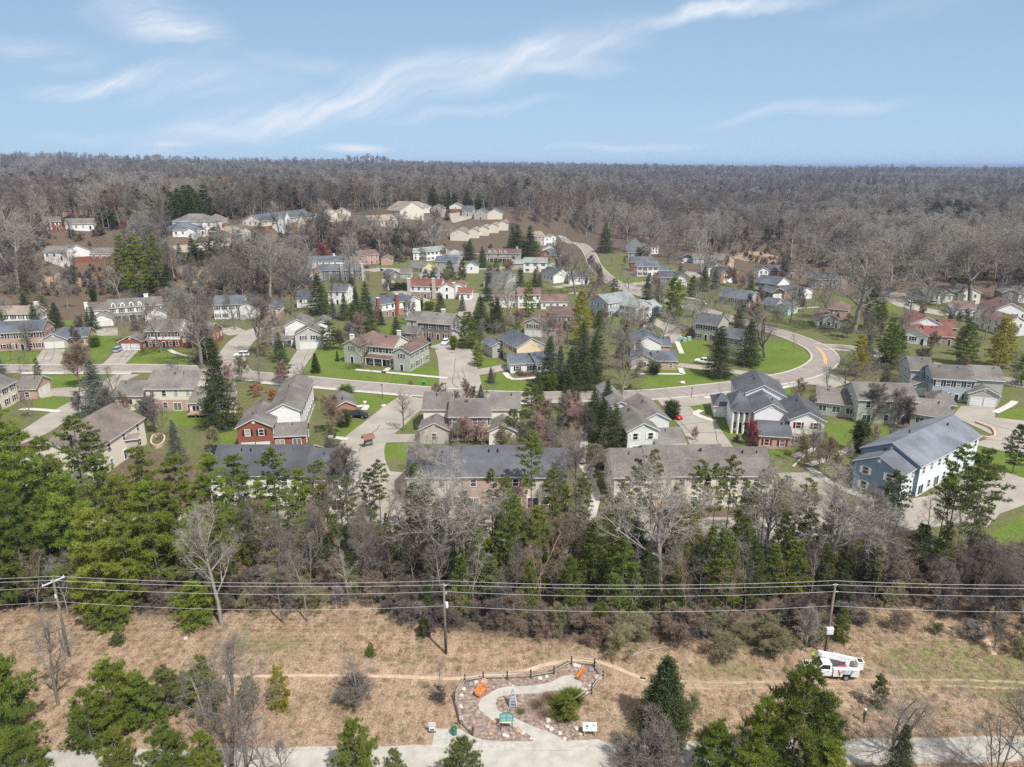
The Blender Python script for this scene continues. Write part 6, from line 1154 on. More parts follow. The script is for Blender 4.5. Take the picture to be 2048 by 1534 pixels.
m=MB(); m.hull([(-.07,-.07,oh),(.07,-.07,oh),(.07,.07,oh),(-.07,.07,oh)],[(-.02,-.02,oh+.35),(.02,-.02,oh+.35),(.02,.02,oh+.35),(-.02,.02,oh+.35)]); m.tube([(0,0,oh+.33),(0,0,oh+.41),(0,0,oh+.49)],[.05,.1,.05],8); link('finial',m.mesh('finial',[mat('finial_brass',(.75,.70,.35),rough=.4)]),r)
# signs
GRN=mat('sign_green',(.04,.17,.14),rough=.4); CRM=mat('sign_cream',(.62,.60,.42),rough=.5); WHT=mat('sign_white',(.62,.63,.64),rough=.4); INK=mat('sign_ink',(.04,.05,.05),rough=.5)
def signbase(px,py,nm,lab,cat='sign',rz=0):
    r=bpy.data.objects.new(nm,None); COL.objects.link(r); r.location=P(px,py); r.rotation_euler=(0,0,R(rz)); tag(r,lab,cat); return r
r=signbase(*Z('R',757,960),'garden_sign','green and cream garden information sign with arched top and four picture panels')
for x in (-.62,.62):
    m=MB(); m.box(x-.05,x+.05,-.05,.05,0,1.0); link('leg',m.mesh('leg',[POST]),r)
T_=Matrix.Translation((0,0,.85))@Matrix.Rotation(R(-35),4,'X')
m=MB(); m.box(-.78,.78,-.04,.04,0,.95,0,T_); m.hull([T_@Vector((x,-.04,.95)) for x in (-.6,.6)]+[T_@Vector((x,.04,.95)) for x in (.6,-.6)],[T_@Vector((x,-.04,1.12)) for x in (-.3,.3)]+[T_@Vector((x,.04,1.12)) for x in (.3,-.3)]); link('panel',m.mesh('panel',[GRN]),r)
m=MB(); m.box(-.76,.76,-.055,-.041,.02,.16,0,T_)
for i in range(2):
    for j in range(2): m.box(-.66+i*.7,-.06+i*.7,-.052,-.041,.24+j*.34,.50+j*.34,1,T_)
m.box(-.4,.4,-.052,-.041,.88,.94,1,T_); link('print',m.mesh('print',[CRM,mat('sign_teal',(.16,.30,.28),rough=.4)]),r)
r=signbase(*Z('R',1705,1040),'information_board','white low information board with small grey pictures at the trail edge')
for x in (-.6,.6): m=MB(); m.box(x-.04,x+.04,-.04,.04,0,.8); link('leg',m.mesh('leg',[GALV]),r)
T_=Matrix.Translation((0,0,.7))@Matrix.Rotation(R(-40),4,'X'); m=MB(); m.box(-.78,.78,-.03,.03,0,.9,0,T_); link('panel',m.mesh('panel',[WHT]),r)
m=MB()
for k,(x,z_,s_) in enumerate(((-.3,.5,.14),(.05,.52,.1),(.42,.55,.09),(-.05,.3,.1),(-.35,.25,.08))): m.box(x-s_,x+s_,-.042,-.031,z_-s_*.7,z_+s_*.7,k%2,T_)
for k in range(3): m.box(.2,.65,-.042,-.031,.14+k*.08,.17+k*.08,1,T_)
link('print',m.mesh('print',[INK,mat('print_grey',(.4,.42,.45),rough=.5)]),r)
r=signbase(865,1466,'trail_sign','white two-tier trail sign with a small dark picture at the verge'); 
for x in (-.3,.3): m=MB(); m.box(x-.04,x+.04,-.04,.04,0,1.5); link('leg',m.mesh('leg',[POST]),r)
m=MB(); m.box(-.4,.4,-.08,-.041,.95,1.5); m.box(-.34,.34,-.2,-.081,.45,.85); link('panel',m.mesh('panel',[WHT]),r); m=MB(); m.box(-.2,.2,-.215,-.201,.55,.72); link('print',m.mesh('print',[INK]),r)
r=signbase(*Z('R',243,950),'post_sign','thin grey post with a small white sign at the lower fence end'); m=MB(); m.tube([(0,0,0),(0,0,1.7)],.04,6); link('post',m.mesh('post',[GALV]),r); m=MB(); m.box(-.2,.2,-.06,-.04,1.3,1.75); link('panel',m.mesh('panel',[WHT]),r); m=MB(); m.box(-.05,.05,-.072,-.061,1.45,1.6); link('print',m.mesh('print',[INK]),r)
r=signbase(*Z('R',160,1015),'litter_bin','dark green litter bin standing on the gravel beside the garden entrance','bin'); m=MB(); m.tube([(0,0,0),(0,0,.75)],[.30,.33],12); link('body',m.mesh('body',[GRN]),r); m=MB(); m.tube([(0,0,.76),(0,0,.86),(0,0,.98)],[.36,.33,.12],12); link('lid',m.mesh('lid',[mat('bin_lid',(.02,.10,.07),rough=.4)]),r)
# boulders
RK=[mat('boulder_pale',(.42,.38,.33),(.62,.57,.51),scale=3,bump=.4,rnd=.1),mat('boulder_tan',(.38,.24,.15),(.52,.36,.24),scale=3,bump=.4),mat('boulder_grey',(.16,.165,.17),(.28,.28,.28),scale=3,bump=.4)]
def boulder(px,py,s,k,lab,grp='garden boulders',flat=.7):
    rd=random.Random(int(px*7+py)); m=MB(); nu,nv=9,6
    for j in range(nv+1):
        for i in range(nu):
            th=math.pi*j/nv; ph=2*math.pi*i/nu; rr_=1+rd.uniform(-.16,.16)
            m.v.append((s*rr_*math.sin(th)*math.cos(ph)*1.2,s*rr_*math.sin(th)*math.sin(ph),s*flat*rr_*math.cos(th)+s*flat*.55))
    for j in range(nv):
        for i in range(nu): m.f.append((j*nu+i,(j+1)*nu+i,(j+1)*nu+(i+1)%nu,j*nu+(i+1)%nu)); m.m.append(0)
    o=link('boulder',m.mesh('boulder',[RK[k]],False),None,P(px,py),rd.uniform(0,6)); tag(o,lab,'boulder',grp)
bl=[(500,425,.42,1,'large tan boulder inside the fence beside the bench at the bend'),(410,430,.3,0,'pale boulder just inside the upper fence near the tan one'),(345,450,.33,2,'dark grey boulder at the corner of the fence'),(270,510,.26,0,'pale boulder inside the fence above the bench at the bend'),(243,580,.25,0,'small pale boulder by the western fence bend'),(236,710,.27,0,'pale boulder half way down the western fence'),
 (640,875,.36,1,'tan boulder on the path edge beside the green sign'),(600,855,.18,0,'small pale boulder beside the tan boulder at the green sign'),(665,915,.22,0,'pale pinkish boulder under the green sign'),(800,960,.22,2,'grey boulder below the green sign'),(890,985,.36,1,'tan boulder at the lower path mouth'),(945,1010,.28,0,'pale boulder next to the tan one at the path mouth'),(975,1035,.2,2,'small grey boulder at the path mouth'),(1035,1070,.17,0,'small pale stone ending the row at the path mouth'),(1070,1080,.15,0,'last tiny pale stone at the path mouth'),
 (730,1030,.26,0,'pale boulder in the lower mulch bed'),(765,1045,.22,0,'smaller pale boulder in the lower mulch bed'),(575,1010,.2,1,'little tan stone in the lower mulch bed'),(1230,870,.34,0,'pale boulder in the middle of the inner bed edge'),(1222,935,.24,0,'pale boulder at the inner path edge'),(1265,965,.28,0,'cream boulder at the inner path edge'),(1325,990,.26,2,'dark boulder between two cream ones on the path edge'),(1365,1010,.24,0,'cream boulder right of the dark one on the path edge'),(1418,1075,.22,0,'white stone at the trail end of the path edge'),
 (1135,385,.30,0,'white boulder by the long upper fence'),(1213,365,.24,0,'smaller white boulder by the long upper fence'),(1535,240,.33,0,'big white boulder at the upper fence corner'),(1580,245,.27,0,'second white boulder at the upper fence corner'),(1715,290,.34,2,'slate grey boulder behind the upper bench'),(1800,385,.45,0,'large pale boulder leaning near the eastern fence corner'),(1665,550,.28,0,'pale boulder on the eastern fence slope'),(1620,500,.18,0,'small pale stone on the eastern slope near the path end'),(1655,508,.17,0,'tiny pale stone beside the eastern slope stone'),(1705,470,.2,0,'pale stone below the eastern fence corner'),(1610,575,.22,2,'grey stone beside the evergreen clump'),
 (1485,700,.28,0,'pale boulder at the lower end of the eastern rails'),(1480,755,.25,0,'pale boulder under the eastern rails end'),(1470,820,.24,0,'cream boulder in the eastern border row'),(1485,865,.24,0,'cream boulder below the other in the border row'),(1555,955,.25,0,'tan-grey boulder near the white board'),(1600,1020,.22,0,'pale boulder closest to the white board')]
for a_,b_,s_,k_,l_ in bl: boulder(*Z('R',a_,b_),s_,k_,l_)
for a_,b_,s_,l_ in ((730,806,.55,'pale boulder on the lawn of the brick garage house'),(767,813,.55,'round pale boulder nearer the lane on that lawn'),(1365,767,.7,'white boulder on the lawn beside the main road'),(1251,776,.5,'small pale boulder at the roadside under the bare tree'),(372,1278,.3,'white stone in the dry grass')): boulder(a_,b_,s_,0,l_,'lawn boulders')
# garden evergreen clumps (spiky) 
for (a_,b_,s_,l_) in ((1500,640,1.25,'spiky dark green garden shrub nearest the eastern rails'),(1370,690,1.0,'spiky dark green garden shrub on the inner side of its clump'),(1400,800,1.1,'spiky dark green garden shrub lowest in its clump')):
    rng_=np.random.default_rng(int(a_)); n_=2600; c_=rng_.normal(size=(n_,3))*np.array([.42,.42,.16])*s_+np.array([0,0,.35*s_]); d_=nrm(c_*np.array([1,1,.6])+np.array([0,0,.55]))
    V_,T__=blades(c_,d_,np.full(n_,.55*s_),np.full(n_,.028),rng_); o=link('spiky_shrub',np_mesh('spiky_shrub',V_,T__,[ND['green']]),None,P(*Z('R',a_,b_))); tag(o,l_,'shrub','spiky garden shrubs')
for (a_,b_,s_,l_) in ((1110,700,.9,'dark twiggy perennial in the inner garden bed'),(1240,620,.8,'grey twiggy perennial beside the evergreen clump'),(1200,800,.8,'low dry shrub in the lower inner bed'),(920,770,.5,'yellowish tuft near the trellis obelisk')):
    rng_=np.random.default_rng(int(a_)); n_=1500; c_=rng_.normal(size=(n_,3))*np.array([.5,.5,.1])*s_+np.array([0,0,.15]); d_=nrm(c_*np.array([1,1,.3])+np.array([0,0,.8])+rng_.normal(size=(n_,3))*.3)
    V_,T__=blades(c_,d_,np.full(n_,.6*s_),np.full(n_,.008),rng_); o=link('dry_perennial',np_mesh('dry_perennial',V_,T__,[BK['brown' if a_!=920 else 'olive']]),None,P(*Z('R',a_,b_))); tag(o,l_,'plant','dry garden plants')
# ------------------------------------------------------------------ vehicles
TYRE=mat('tyre_rubber',(.018,.018,.019),rough=.8); RIM=mat('rim_metal',(.55,.56,.58),rough=.3,metal=.6); HL=mat('headlight_lens',(.75,.78,.8),rough=.15); TL=mat('tail_lens',(.45,.02,.02),rough=.2); CHR=mat('dark_trim',(.04,.04,.045),rough=.4)
def wheel(par,x,y,r,w_=.24):
    k=('wheel',r,w_)
    if k not in PM:
        a=MB(); a.tube([(0,-w_/2,0),(0,-w_/2+.04,0),(0,w_/2-.04,0),(0,w_/2,0)],[r*.9,r,r,r*.9],18); b=MB(); b.tube([(0,-w_/2-.012,0),(0,w_/2+.012,0)],r*.58,12)
        PM[k]=(a.mesh('tyre',[TYRE],False),b.mesh('rim',[RIM]))
    w0=bpy.data.objects.new('wheel',None); COL.objects.link(w0); w0.parent=par; w0.location=(x,y,r); w0.empty_display_size=.1
    link('tyre',PM[k][0],w0); link('rim',PM[k][1],w0)
def loft(m,secs,mi=0,caps=True):
    base=len(m.v); n=len(secs[0])
    for s in secs: m.v+= [tuple(p) for p in s]
    for i in range(len(secs)-1):
        for k in range(n):
            k2=(k+1)%n; m.f.append((base+i*n+k,base+i*n+k2,base+(i+1)*n+k2,base+(i+1)*n+k)); m.m.append(mi)
    if caps: m.f.append(tuple(base+k for k in reversed(range(n)))); m.m.append(mi); m.f.append(tuple(base+(len(secs)-1)*n+k for k in range(n))); m.m.append(mi)
CGL=mat('vehicle_glass',(.02,.028,.034),rough=.06,spec=.8)
CT={'sedan':dict(L=4.7,W=1.82,hz=.92,bz=.82,rz=1.42,g=(.95,-.05+.55,-1.0,-1.75),hood=.82),'suv':dict(L=4.8,W=1.92,hz=1.08,bz=1.0,rz=1.72,g=(1.05,.55,-1.9,-2.25),hood=1.0),'pickup':dict(L=5.8,W=2.0,hz=1.15,bz=1.1,rz=1.85,g=(1.15,.6,-.75,-1.0),hood=1.1),'van':dict(L=5.3,W=2.0,hz=1.15,bz=1.2,rz=2.1,g=(1.75,1.15,-2.45,-2.6),hood=1.1)}
CM={}
def car(ty,colr,A,B,lab,nm='parked_car'):
    c=CT[ty]; Lh,Wh=c['L']/2,c['W']/2; a=P(*A); b=P(*B); mid=(a+b)/2; d=(b-a); rz=math.atan2(d.y,d.x)
    r=bpy.data.objects.new(nm,None); COL.objects.link(r); r.location=(mid.x,mid.y,.07); r.rotation_euler=(0,0,rz); tag(r,lab,{'pickup':'pickup truck','van':'van'}.get(ty,'car'),'cars parked in the estate')
    pm=mat('car_paint_%s'%('_'.join('%02d'%int(x*99) for x in colr)),colr,rough=.22,spec=.6)
    k=(ty,pm.name)
    if k not in CM:
        m=MB(); secs=[]
        for x,zt,w_ in ((Lh,.62,.80),(Lh-.12,c['hood']-.12,.93),(Lh-.6,c['hood']-.03,.98),(c['g'][0]+.1,c['hz'],1),(c['g'][1],c['bz']+.04,1),(-.5,c['bz']+.02,1),(c['g'][3],c['bz'],1),(-Lh+.25,c['bz']-.02,.98),(-Lh+.05,c['bz']-.12,.93),(-Lh,.6,.85)):
            w_*=Wh; secs.append([(x,-w_*.93,.28),(x,-w_,.5),(x,-w_*.99,zt-.12),(x,-w_*.90,zt),(x,w_*.90,zt),(x,w_*.99,zt-.12),(x,w_,.5),(x,w_*.93,.28)])
        loft(m,secs); body=m.mesh('body',[pm])
        if ty=='pickup':
            pass
        g0,g1,g2,g3=c['g']; zb=c['bz']-.02; zr=c['rz']-.05
        m=MB(); wb=Wh*.91; wt=Wh*.74; m.hull([(g0,-wb,zb),(g3,-wb,zb),(g3,wb,zb),(g0,wb,zb)][::-1],[(g1,-wt,zr),(g2,-wt,zr),(g2,wt,zr),(g1,wt,zr)][::-1]); glass=m.mesh('window',[CGL])
        m=MB(); m.hull([(g1+.06,-wt-.02,zr-.02),(g2-.06,-wt-.02,zr-.02),(g2-.06,wt+.02,zr-.02),(g1+.06,wt+.02,zr-.02)][::-1],[(g1-.1,-wt+.1,zr+.06),(g2+.08,-wt+.1,zr+.06),(g2+.08,wt-.1,zr+.06),(g1-.1,wt-.1,zr+.06)][::-1])
        for xm in ((g1+g2)/2,): 
            for s in (-1,1): m.hull([(xm-.05,s*(wb+.005),zb),(xm+.05,s*(wb+.005),zb),(xm+.05,s*(wb-.05),zb),(xm-.05,s*(wb-.05),zb)],[(xm-.05,s*(wt+.01),zr),(xm+.05,s*(wt+.01),zr),(xm+.05,s*(wt-.04),zr),(xm-.05,s*(wt-.04),zr)])
        roof=m.mesh('roof',[pm])
        hl=MB(); hl.box(-.04,.05,-.17,.17,-.07,.07); tl=MB(); tl.box(-.05,.04,-.16,.16,-.08,.08); bed=None
        if ty=='pickup':
            q=MB(); q.box(-Lh+.15,g3-.1,-Wh+.16,Wh-.16,c['bz']+.005,c['bz']+.012); bed=q.mesh('bed_opening',[CHR])
        CM[k]=(body,glass,roof,hl.mesh('headlight',[HL]),tl.mesh('tail_light',[TL]),bed)
    body,glass,roof,h_,t_,bed=CM[k]; link('body',body,r); link('window',glass,r); link('roof',roof,r)
    if bed: link('bed_liner',bed,r)
    for s in (-1,1): link('headlight',h_,r,(Lh-.08,s*Wh*.68,.66)); link('tail_light',t_,r,(-Lh+.03,s*Wh*.75,.72)); 
    wr=.34 if ty=='sedan' else .38
    for x in (Lh*.62,-Lh*.60):
        for s in (-1,1): wheel(r,x,s*(Wh-.08),wr)
car('suv',(.34,.38,.46),(229,707),(247,698),'silver-blue car on the drive of the brick garage')
car('suv',(.75,.75,.76),(500,712),(467,714),'white car parked across the pale cul-de-sac drive')
car('suv',(.015,.015,.018),(702,833),(733,836),'black car beside the red brick house and dense bare tree')
car('suv',(.76,.76,.77),(896,683),(885,693),'white car in front of the dark grey shuttered townhouse')
car('sedan',(.42,.012,.02),(1336,830),(1362,841),'bright red car beside the pale green gabled house')
car('pickup',(.74,.74,.75),(1422,729),(1393,725),'white pickup truck on the narrow drive by the spruce')
car('suv',(.72,.72,.74),(1450,562),(1464,569),'white car before the orange brick garage')
car('suv',(.02,.02,.025),(1467,562),(1475,570),'black car next to the white one at the orange brick garage')
car('sedan',(.45,.01,.02),(1351,521),(1366,522),'red car beside the dark gabled garage')
car('suv',(.7,.7,.72),(1352,527),(1367,528),'white car just below the red car at the dark garage')
car('sedan',(.55,.56,.58),(1361,543),(1375,541),'silver car in the court below the red car')
car('van',(.72,.73,.75),(1826,616),(1812,605),'white van in the side cul-de-sac')
car('sedan',(.05,.13,.32),(1771,580),(1785,579),'blue car at the head of the side cul-de-sac')
car('suv',(.65,.67,.7),(1862,609),(1876,607),'silver car behind the dark spreading tree trunk')
car('sedan',(.02,.02,.025),(424,908),(441,903),'black car at the corner behind the slate-roofed townhouse')
car('sedan',(.06,.12,.35),(590,552),(600,550),'blue car beside the slate row in the hollow')
car('suv',(.03,.03,.035),(1936,926),(1952,921),'black car under the end of the steel blue house')
car('sedan',(.04,.04,.05),(727,537),(738,534),'dark car at the pink brick townhouse')
car('sedan',(.12,.14,.2),(790,574),(799,571),'dark blue car by the hedge row')
car('sedan',(.40,.03,.06),(1069,563),(1079,565),'dark red car behind the boxy pale house')
# bucket truck
WP=mat('truck_white',(.74,.75,.76),rough=.25,spec=.5); BOOMW=mat('boom_white',(.78,.78,.77),rough=.4)
r=bpy.data.objects.new('bucket_truck',None); COL.objects.link(r); tc0=P(1659,1349); r.location=(tc0.x,tc0.y,0); r.rotation_euler=(0,0,R(176)); tag(r,'white bucket truck with red and blue lettering, parked in the dry grass','truck')
m=MB(); m.box(-3.0,3.0,-.42,.42,.48,.72); link('chassis',m.mesh('chassis',[CHR]),r)
m=MB(); secs=[]
for x,z0_,zt,w_ in ((3.28,.62,1.05,.84),(3.2,.5,1.28,.95),(2.9,.5,1.38,1.0),(1.95,.5,1.48,1.02),(1.3,.5,1.46,1.02),(.25,.5,1.46,1.02),(.18,.52,1.44,1.0)): secs.append([(x,-w_*.95,z0_),(x,-w_,z0_+.2),(x,-w_,zt-.15),(x,-w_*.86,zt),(x,w_*.86,zt),(x,w_,zt-.15),(x,w_,z0_+.2),(x,w_*.95,z0_)])
loft(m,secs); link('body',m.mesh('body',[WP]),r)
m=MB(); m.hull([(2.0,.9,1.44),(2.0,-.9,1.44),(.22,-.93,1.44),(.22,.93,1.44)],[(1.2,.76,2.06),(1.2,-.76,2.06),(.28,-.78,2.06),(.28,.78,2.06)]); link('windshield',m.mesh('windshield',[CGL]),r)
m=MB(); m.hull([(1.25,.8,2.03),(1.25,-.8,2.03),(.2,-.82,2.03),(.2,.82,2.03)],[(1.05,.66,2.15),(1.05,-.66,2.15),(.32,-.7,2.15),(.32,.7,2.15)]); 
for s in (-1,1):
    m.hull([(2.03,s*.93,1.43),(1.93,s*.93,1.43),(1.93,s*.84,1.43),(2.03,s*.84,1.43)],[(1.25,s*.80,2.06),(1.15,s*.80,2.06),(1.15,s*.72,2.06),(1.25,s*.72,2.06)])
    m.box(.2,.42,s*.96-.06,s*.96+.0,1.43,1.5); m.hull([(.2,s*.96,1.43),(.42,s*.96,1.43),(.42,s*.86,1.43),(.2,s*.86,1.43)],[(.22,s*.82,2.06),(.40,s*.82,2.06),(.40,s*.72,2.06),(.22,s*.72,2.06)])
link('roof',m.mesh('roof',[WP]),r)
for s in (-1,1):
    m=MB(); m.box(.48,1.62,s*1.03-.012,s*1.03+.012,.62,1.40); dd=link('door',m.mesh('door',[WP]),r)
    m=MB(); m.box(.58,.78,s*1.055-.012,s*1.055+.012,1.2,1.25); link('handle',m.mesh('handle',[CHR]),dd)
    m=MB(); m.box(1.62,1.82,s*1.28-.06,s*1.28+.06,1.42,1.78); m.box(1.68,1.74,min(s*1.0,s*1.25),max(s*1.0,s*1.25),1.5,1.55); link('mirror',m.mesh('mirror',[CHR]),r)
    m=MB(); m.box(3.17,3.27,s*.74-.17,s*.74+.17,.88,1.1); link('headlight',m.mesh('headlight',[HL]),r)
    m=MB(); m.tube([(2.05,s*.45,2.1-.15),(2.05,s*.45,2.14-.1)],.03,5); 
m=MB(); m.box(3.25,3.4,-.98,.98,.42,.68); link('bumper',m.mesh('bumper',[GALV]),r)
m=MB(); m.box(3.26,3.31,-.5,.5,.75,1.12); link('grille',m.mesh('grille',[CHR]),r)
for x in (2.42,-1.55):
    for s in (-1,1): wheel(r,x,s*.93,.42,.3)
for s in (-1,1):
    m=MB(); y0_,y1_=sorted((s*.64,s*1.1))
    m.box(-2.0-.98,-2.05,y0_,y1_,.66,1.62); m.box(-2.05,-1.05,y0_,y1_,.98,1.62); m.box(-1.05,.05,y0_,y1_,.60,1.62); m.box(-2.98,.05,y0_+.0,y1_-.0,1.62,1.66)
    for xd in (-2.05,-1.05,-.5): m.box(xd-.012,xd+.012,s*1.1-.008,s*1.1+.008,1.0 if xd<-1 else .64,1.6,1)
    link('utility_box',m.mesh('utility_box',[WP,CHR]),r)
m=MB(); m.box(-2.98,.05,-.64,.64,.74,.84); link('bed_floor',m.mesh('bed_floor',[CHR]),r)
m=MB(); 
for s in (-1,1):
    m.tube([(-2.9,s*1.05,1.66),(-2.9,s*1.05,1.88),(.0,s*1.05,1.88),(.0,s*1.05,1.66)],.025,5)
    for k in range(4): m.tube([(-2.3+k*.6,s*1.05,1.66),(-2.3+k*.6,s*1.05,1.88)],.02,5)
link('cargo_rail',m.mesh('cargo_rail',[GALV]),r)
# lettering of slanted strokes, on the side that faces the trail
RED=mat('livery_red',(.62,.03,.04),rough=.4); CYN=mat('livery_cyan',(.10,.50,.66),rough=.4); BL=mat('livery_blue',(.03,.16,.42),rough=.4)
m=MB(); yy=1.113
def stroke(x0,z0_,x1,z1_,w_,mi): m.quad((x0,yy,z0_),(x0-w_,yy,z0_),(x1-w_,yy,z1_),(x1,yy,z1_),mi)
stroke(-.42,1.55,-.62,.90,.16,0); stroke(-1.02,1.55,-.62,.90,.14,0); stroke(-1.2,1.5,-1.08,1.2,.10,1); stroke(-1.35,1.48,-1.22,1.1,.08,2); stroke(-1.72,1.55,-1.5,1.05,.13,1); stroke(-2.1,1.55,-1.86,1.02,.13,2); stroke(-2.3,1.55,-2.06,1.02,.10,1); stroke(-2.42,1.55,-2.62,1.45,.08,0)
m.quad((-.62,yy,.90),(-.78,yy,.90),(-.72,yy,.66),(-.60,yy,.66),0)
for f in list(m.f): pass
link('logo',m.mesh('logo',[RED,CYN,BL]),r)
m=MB(); m.tube([(-1.9,-.1,.84),(-1.9,-.1,1.7)],[.32,.26],12); m.box(-2.15,-1.65,-.3,.1,1.7,2.15); link('turret',m.mesh('turret',[BOOMW]),r)
def beam(m,a,b,w_,h_): 
    a,b=Vector(a),Vector(b); d=(b-a).normalized(); s=Vector((-d.y,d.x,0)).normalized()*w_; u=d.cross(s).normalized()*h_; m.hull([a-s-u,a+s-u,a+s+u,a-s+u],[b-s-u,b+s-u,b+s+u,b-s+u])
m=MB(); beam(m,(-1.9,-.1,2.0),(1.35,-.45,2.52),.12,.14); link('lower_boom',m.mesh('lower_boom',[BOOMW]),r)
m=MB(); beam(m,(1.45,-.62,2.75),(-2.75,-.05,2.35),.14,.16); beam(m,(-.2,-.4,2.62),(-1.6,-.2,2.46),.17,.19); link('upper_boom',m.mesh('upper_boom',[BOOMW]),r)
m=MB(); m.tube([(1.35,-.9,2.64),(1.35,-.3,2.64)],.25,14); link('boom_joint',m.mesh('boom_joint',[GALV]),r)
m=MB(); m.tube([(-1.2,-.1,1.9),(.3,-.35,2.25)],.05,8); m.tube([(-2.2,.3,1.2),(-2.2,.6,1.2)],.34,14); link('hydraulic_gear',m.mesh('hydraulic_gear',[GALV]),r)
m=MB(); bx=[(-3.62,.55),(-2.92,.55),(-2.92,-.25),(-3.62,-.25)]; m.hull([(x,y,1.30) for x,y in bx][::-1],[(x*1.0,y,2.35) for x,y in bx][::-1]); m.box(-3.66,-2.88,-.29,.59,2.3,2.38); link('bucket',m.mesh('bucket',[BOOMW]),r)
m=MB(); m.box(-3.56,-2.98,-.19,.49,2.382,2.39); link('bucket_opening',m.mesh('bucket_opening',[CHR]),r)
for s in (-1,1): m=MB(); m.box(-3.02,-2.97,s*.9-.12,s*.9+.12,.9,1.15); link('tail_light',m.mesh('tail_light',[TL]),r)
m=MB(); m.tube([(-.2,.3,.85),(-.9,.35,1.55),(-1.4,.2,1.5)],.1,8); m.box(-1.5,-.6,.25,.5,1.3,1.6); link('cable_coil',m.mesh('cable_coil',[mat('coil_red',(.5,.03,.08),rough=.5)]),r)
M_=Matrix.Translation(r.location)@Matrix.Rotation(R(176),4,'Z')
LG=mat('ladder_green',(.42,.66,.05),rough=.4); m=MB()
for yv in (-.98,-.62):
    m.box(-1.3,2.15,yv-.03,yv+.03,2.25,2.33)
for k in range(12): m.box(-1.2+k*.29,-1.16+k*.29,-.98,-.62,2.27,2.31)
o=link('ladder',m.mesh('ladder',[LG]),None,r.location,R(176)); tag(o,'lime green extension ladder lying on the far side rack of the bucket truck','ladder')
m=MB()
for x in (1.0,-.9): m.box(x-.03,x+.03,-1.02,-.55,2.16,2.23); m.box(x-.03,x+.03,-1.02,-.96,1.62 if x<0 else 1.4,2.16)
link('ladder_rack',m.mesh('ladder_rack',[GALV]),r)
m=MB(); m.tube([(0,0,.04),(0,0,.7)],[.16,.04],10); m.box(-.2,.2,-.2,.2,0,.04); cpos=M_@Vector((-3.05,.72,.72)); 
o=link('traffic_cone',m.mesh('traffic_cone',[mat('cone_orange',(.75,.13,.03),rough=.5)]),None,(cpos.x,cpos.y,.68)); tag(o,'orange traffic cone carried at the tail of the bucket truck','cone')
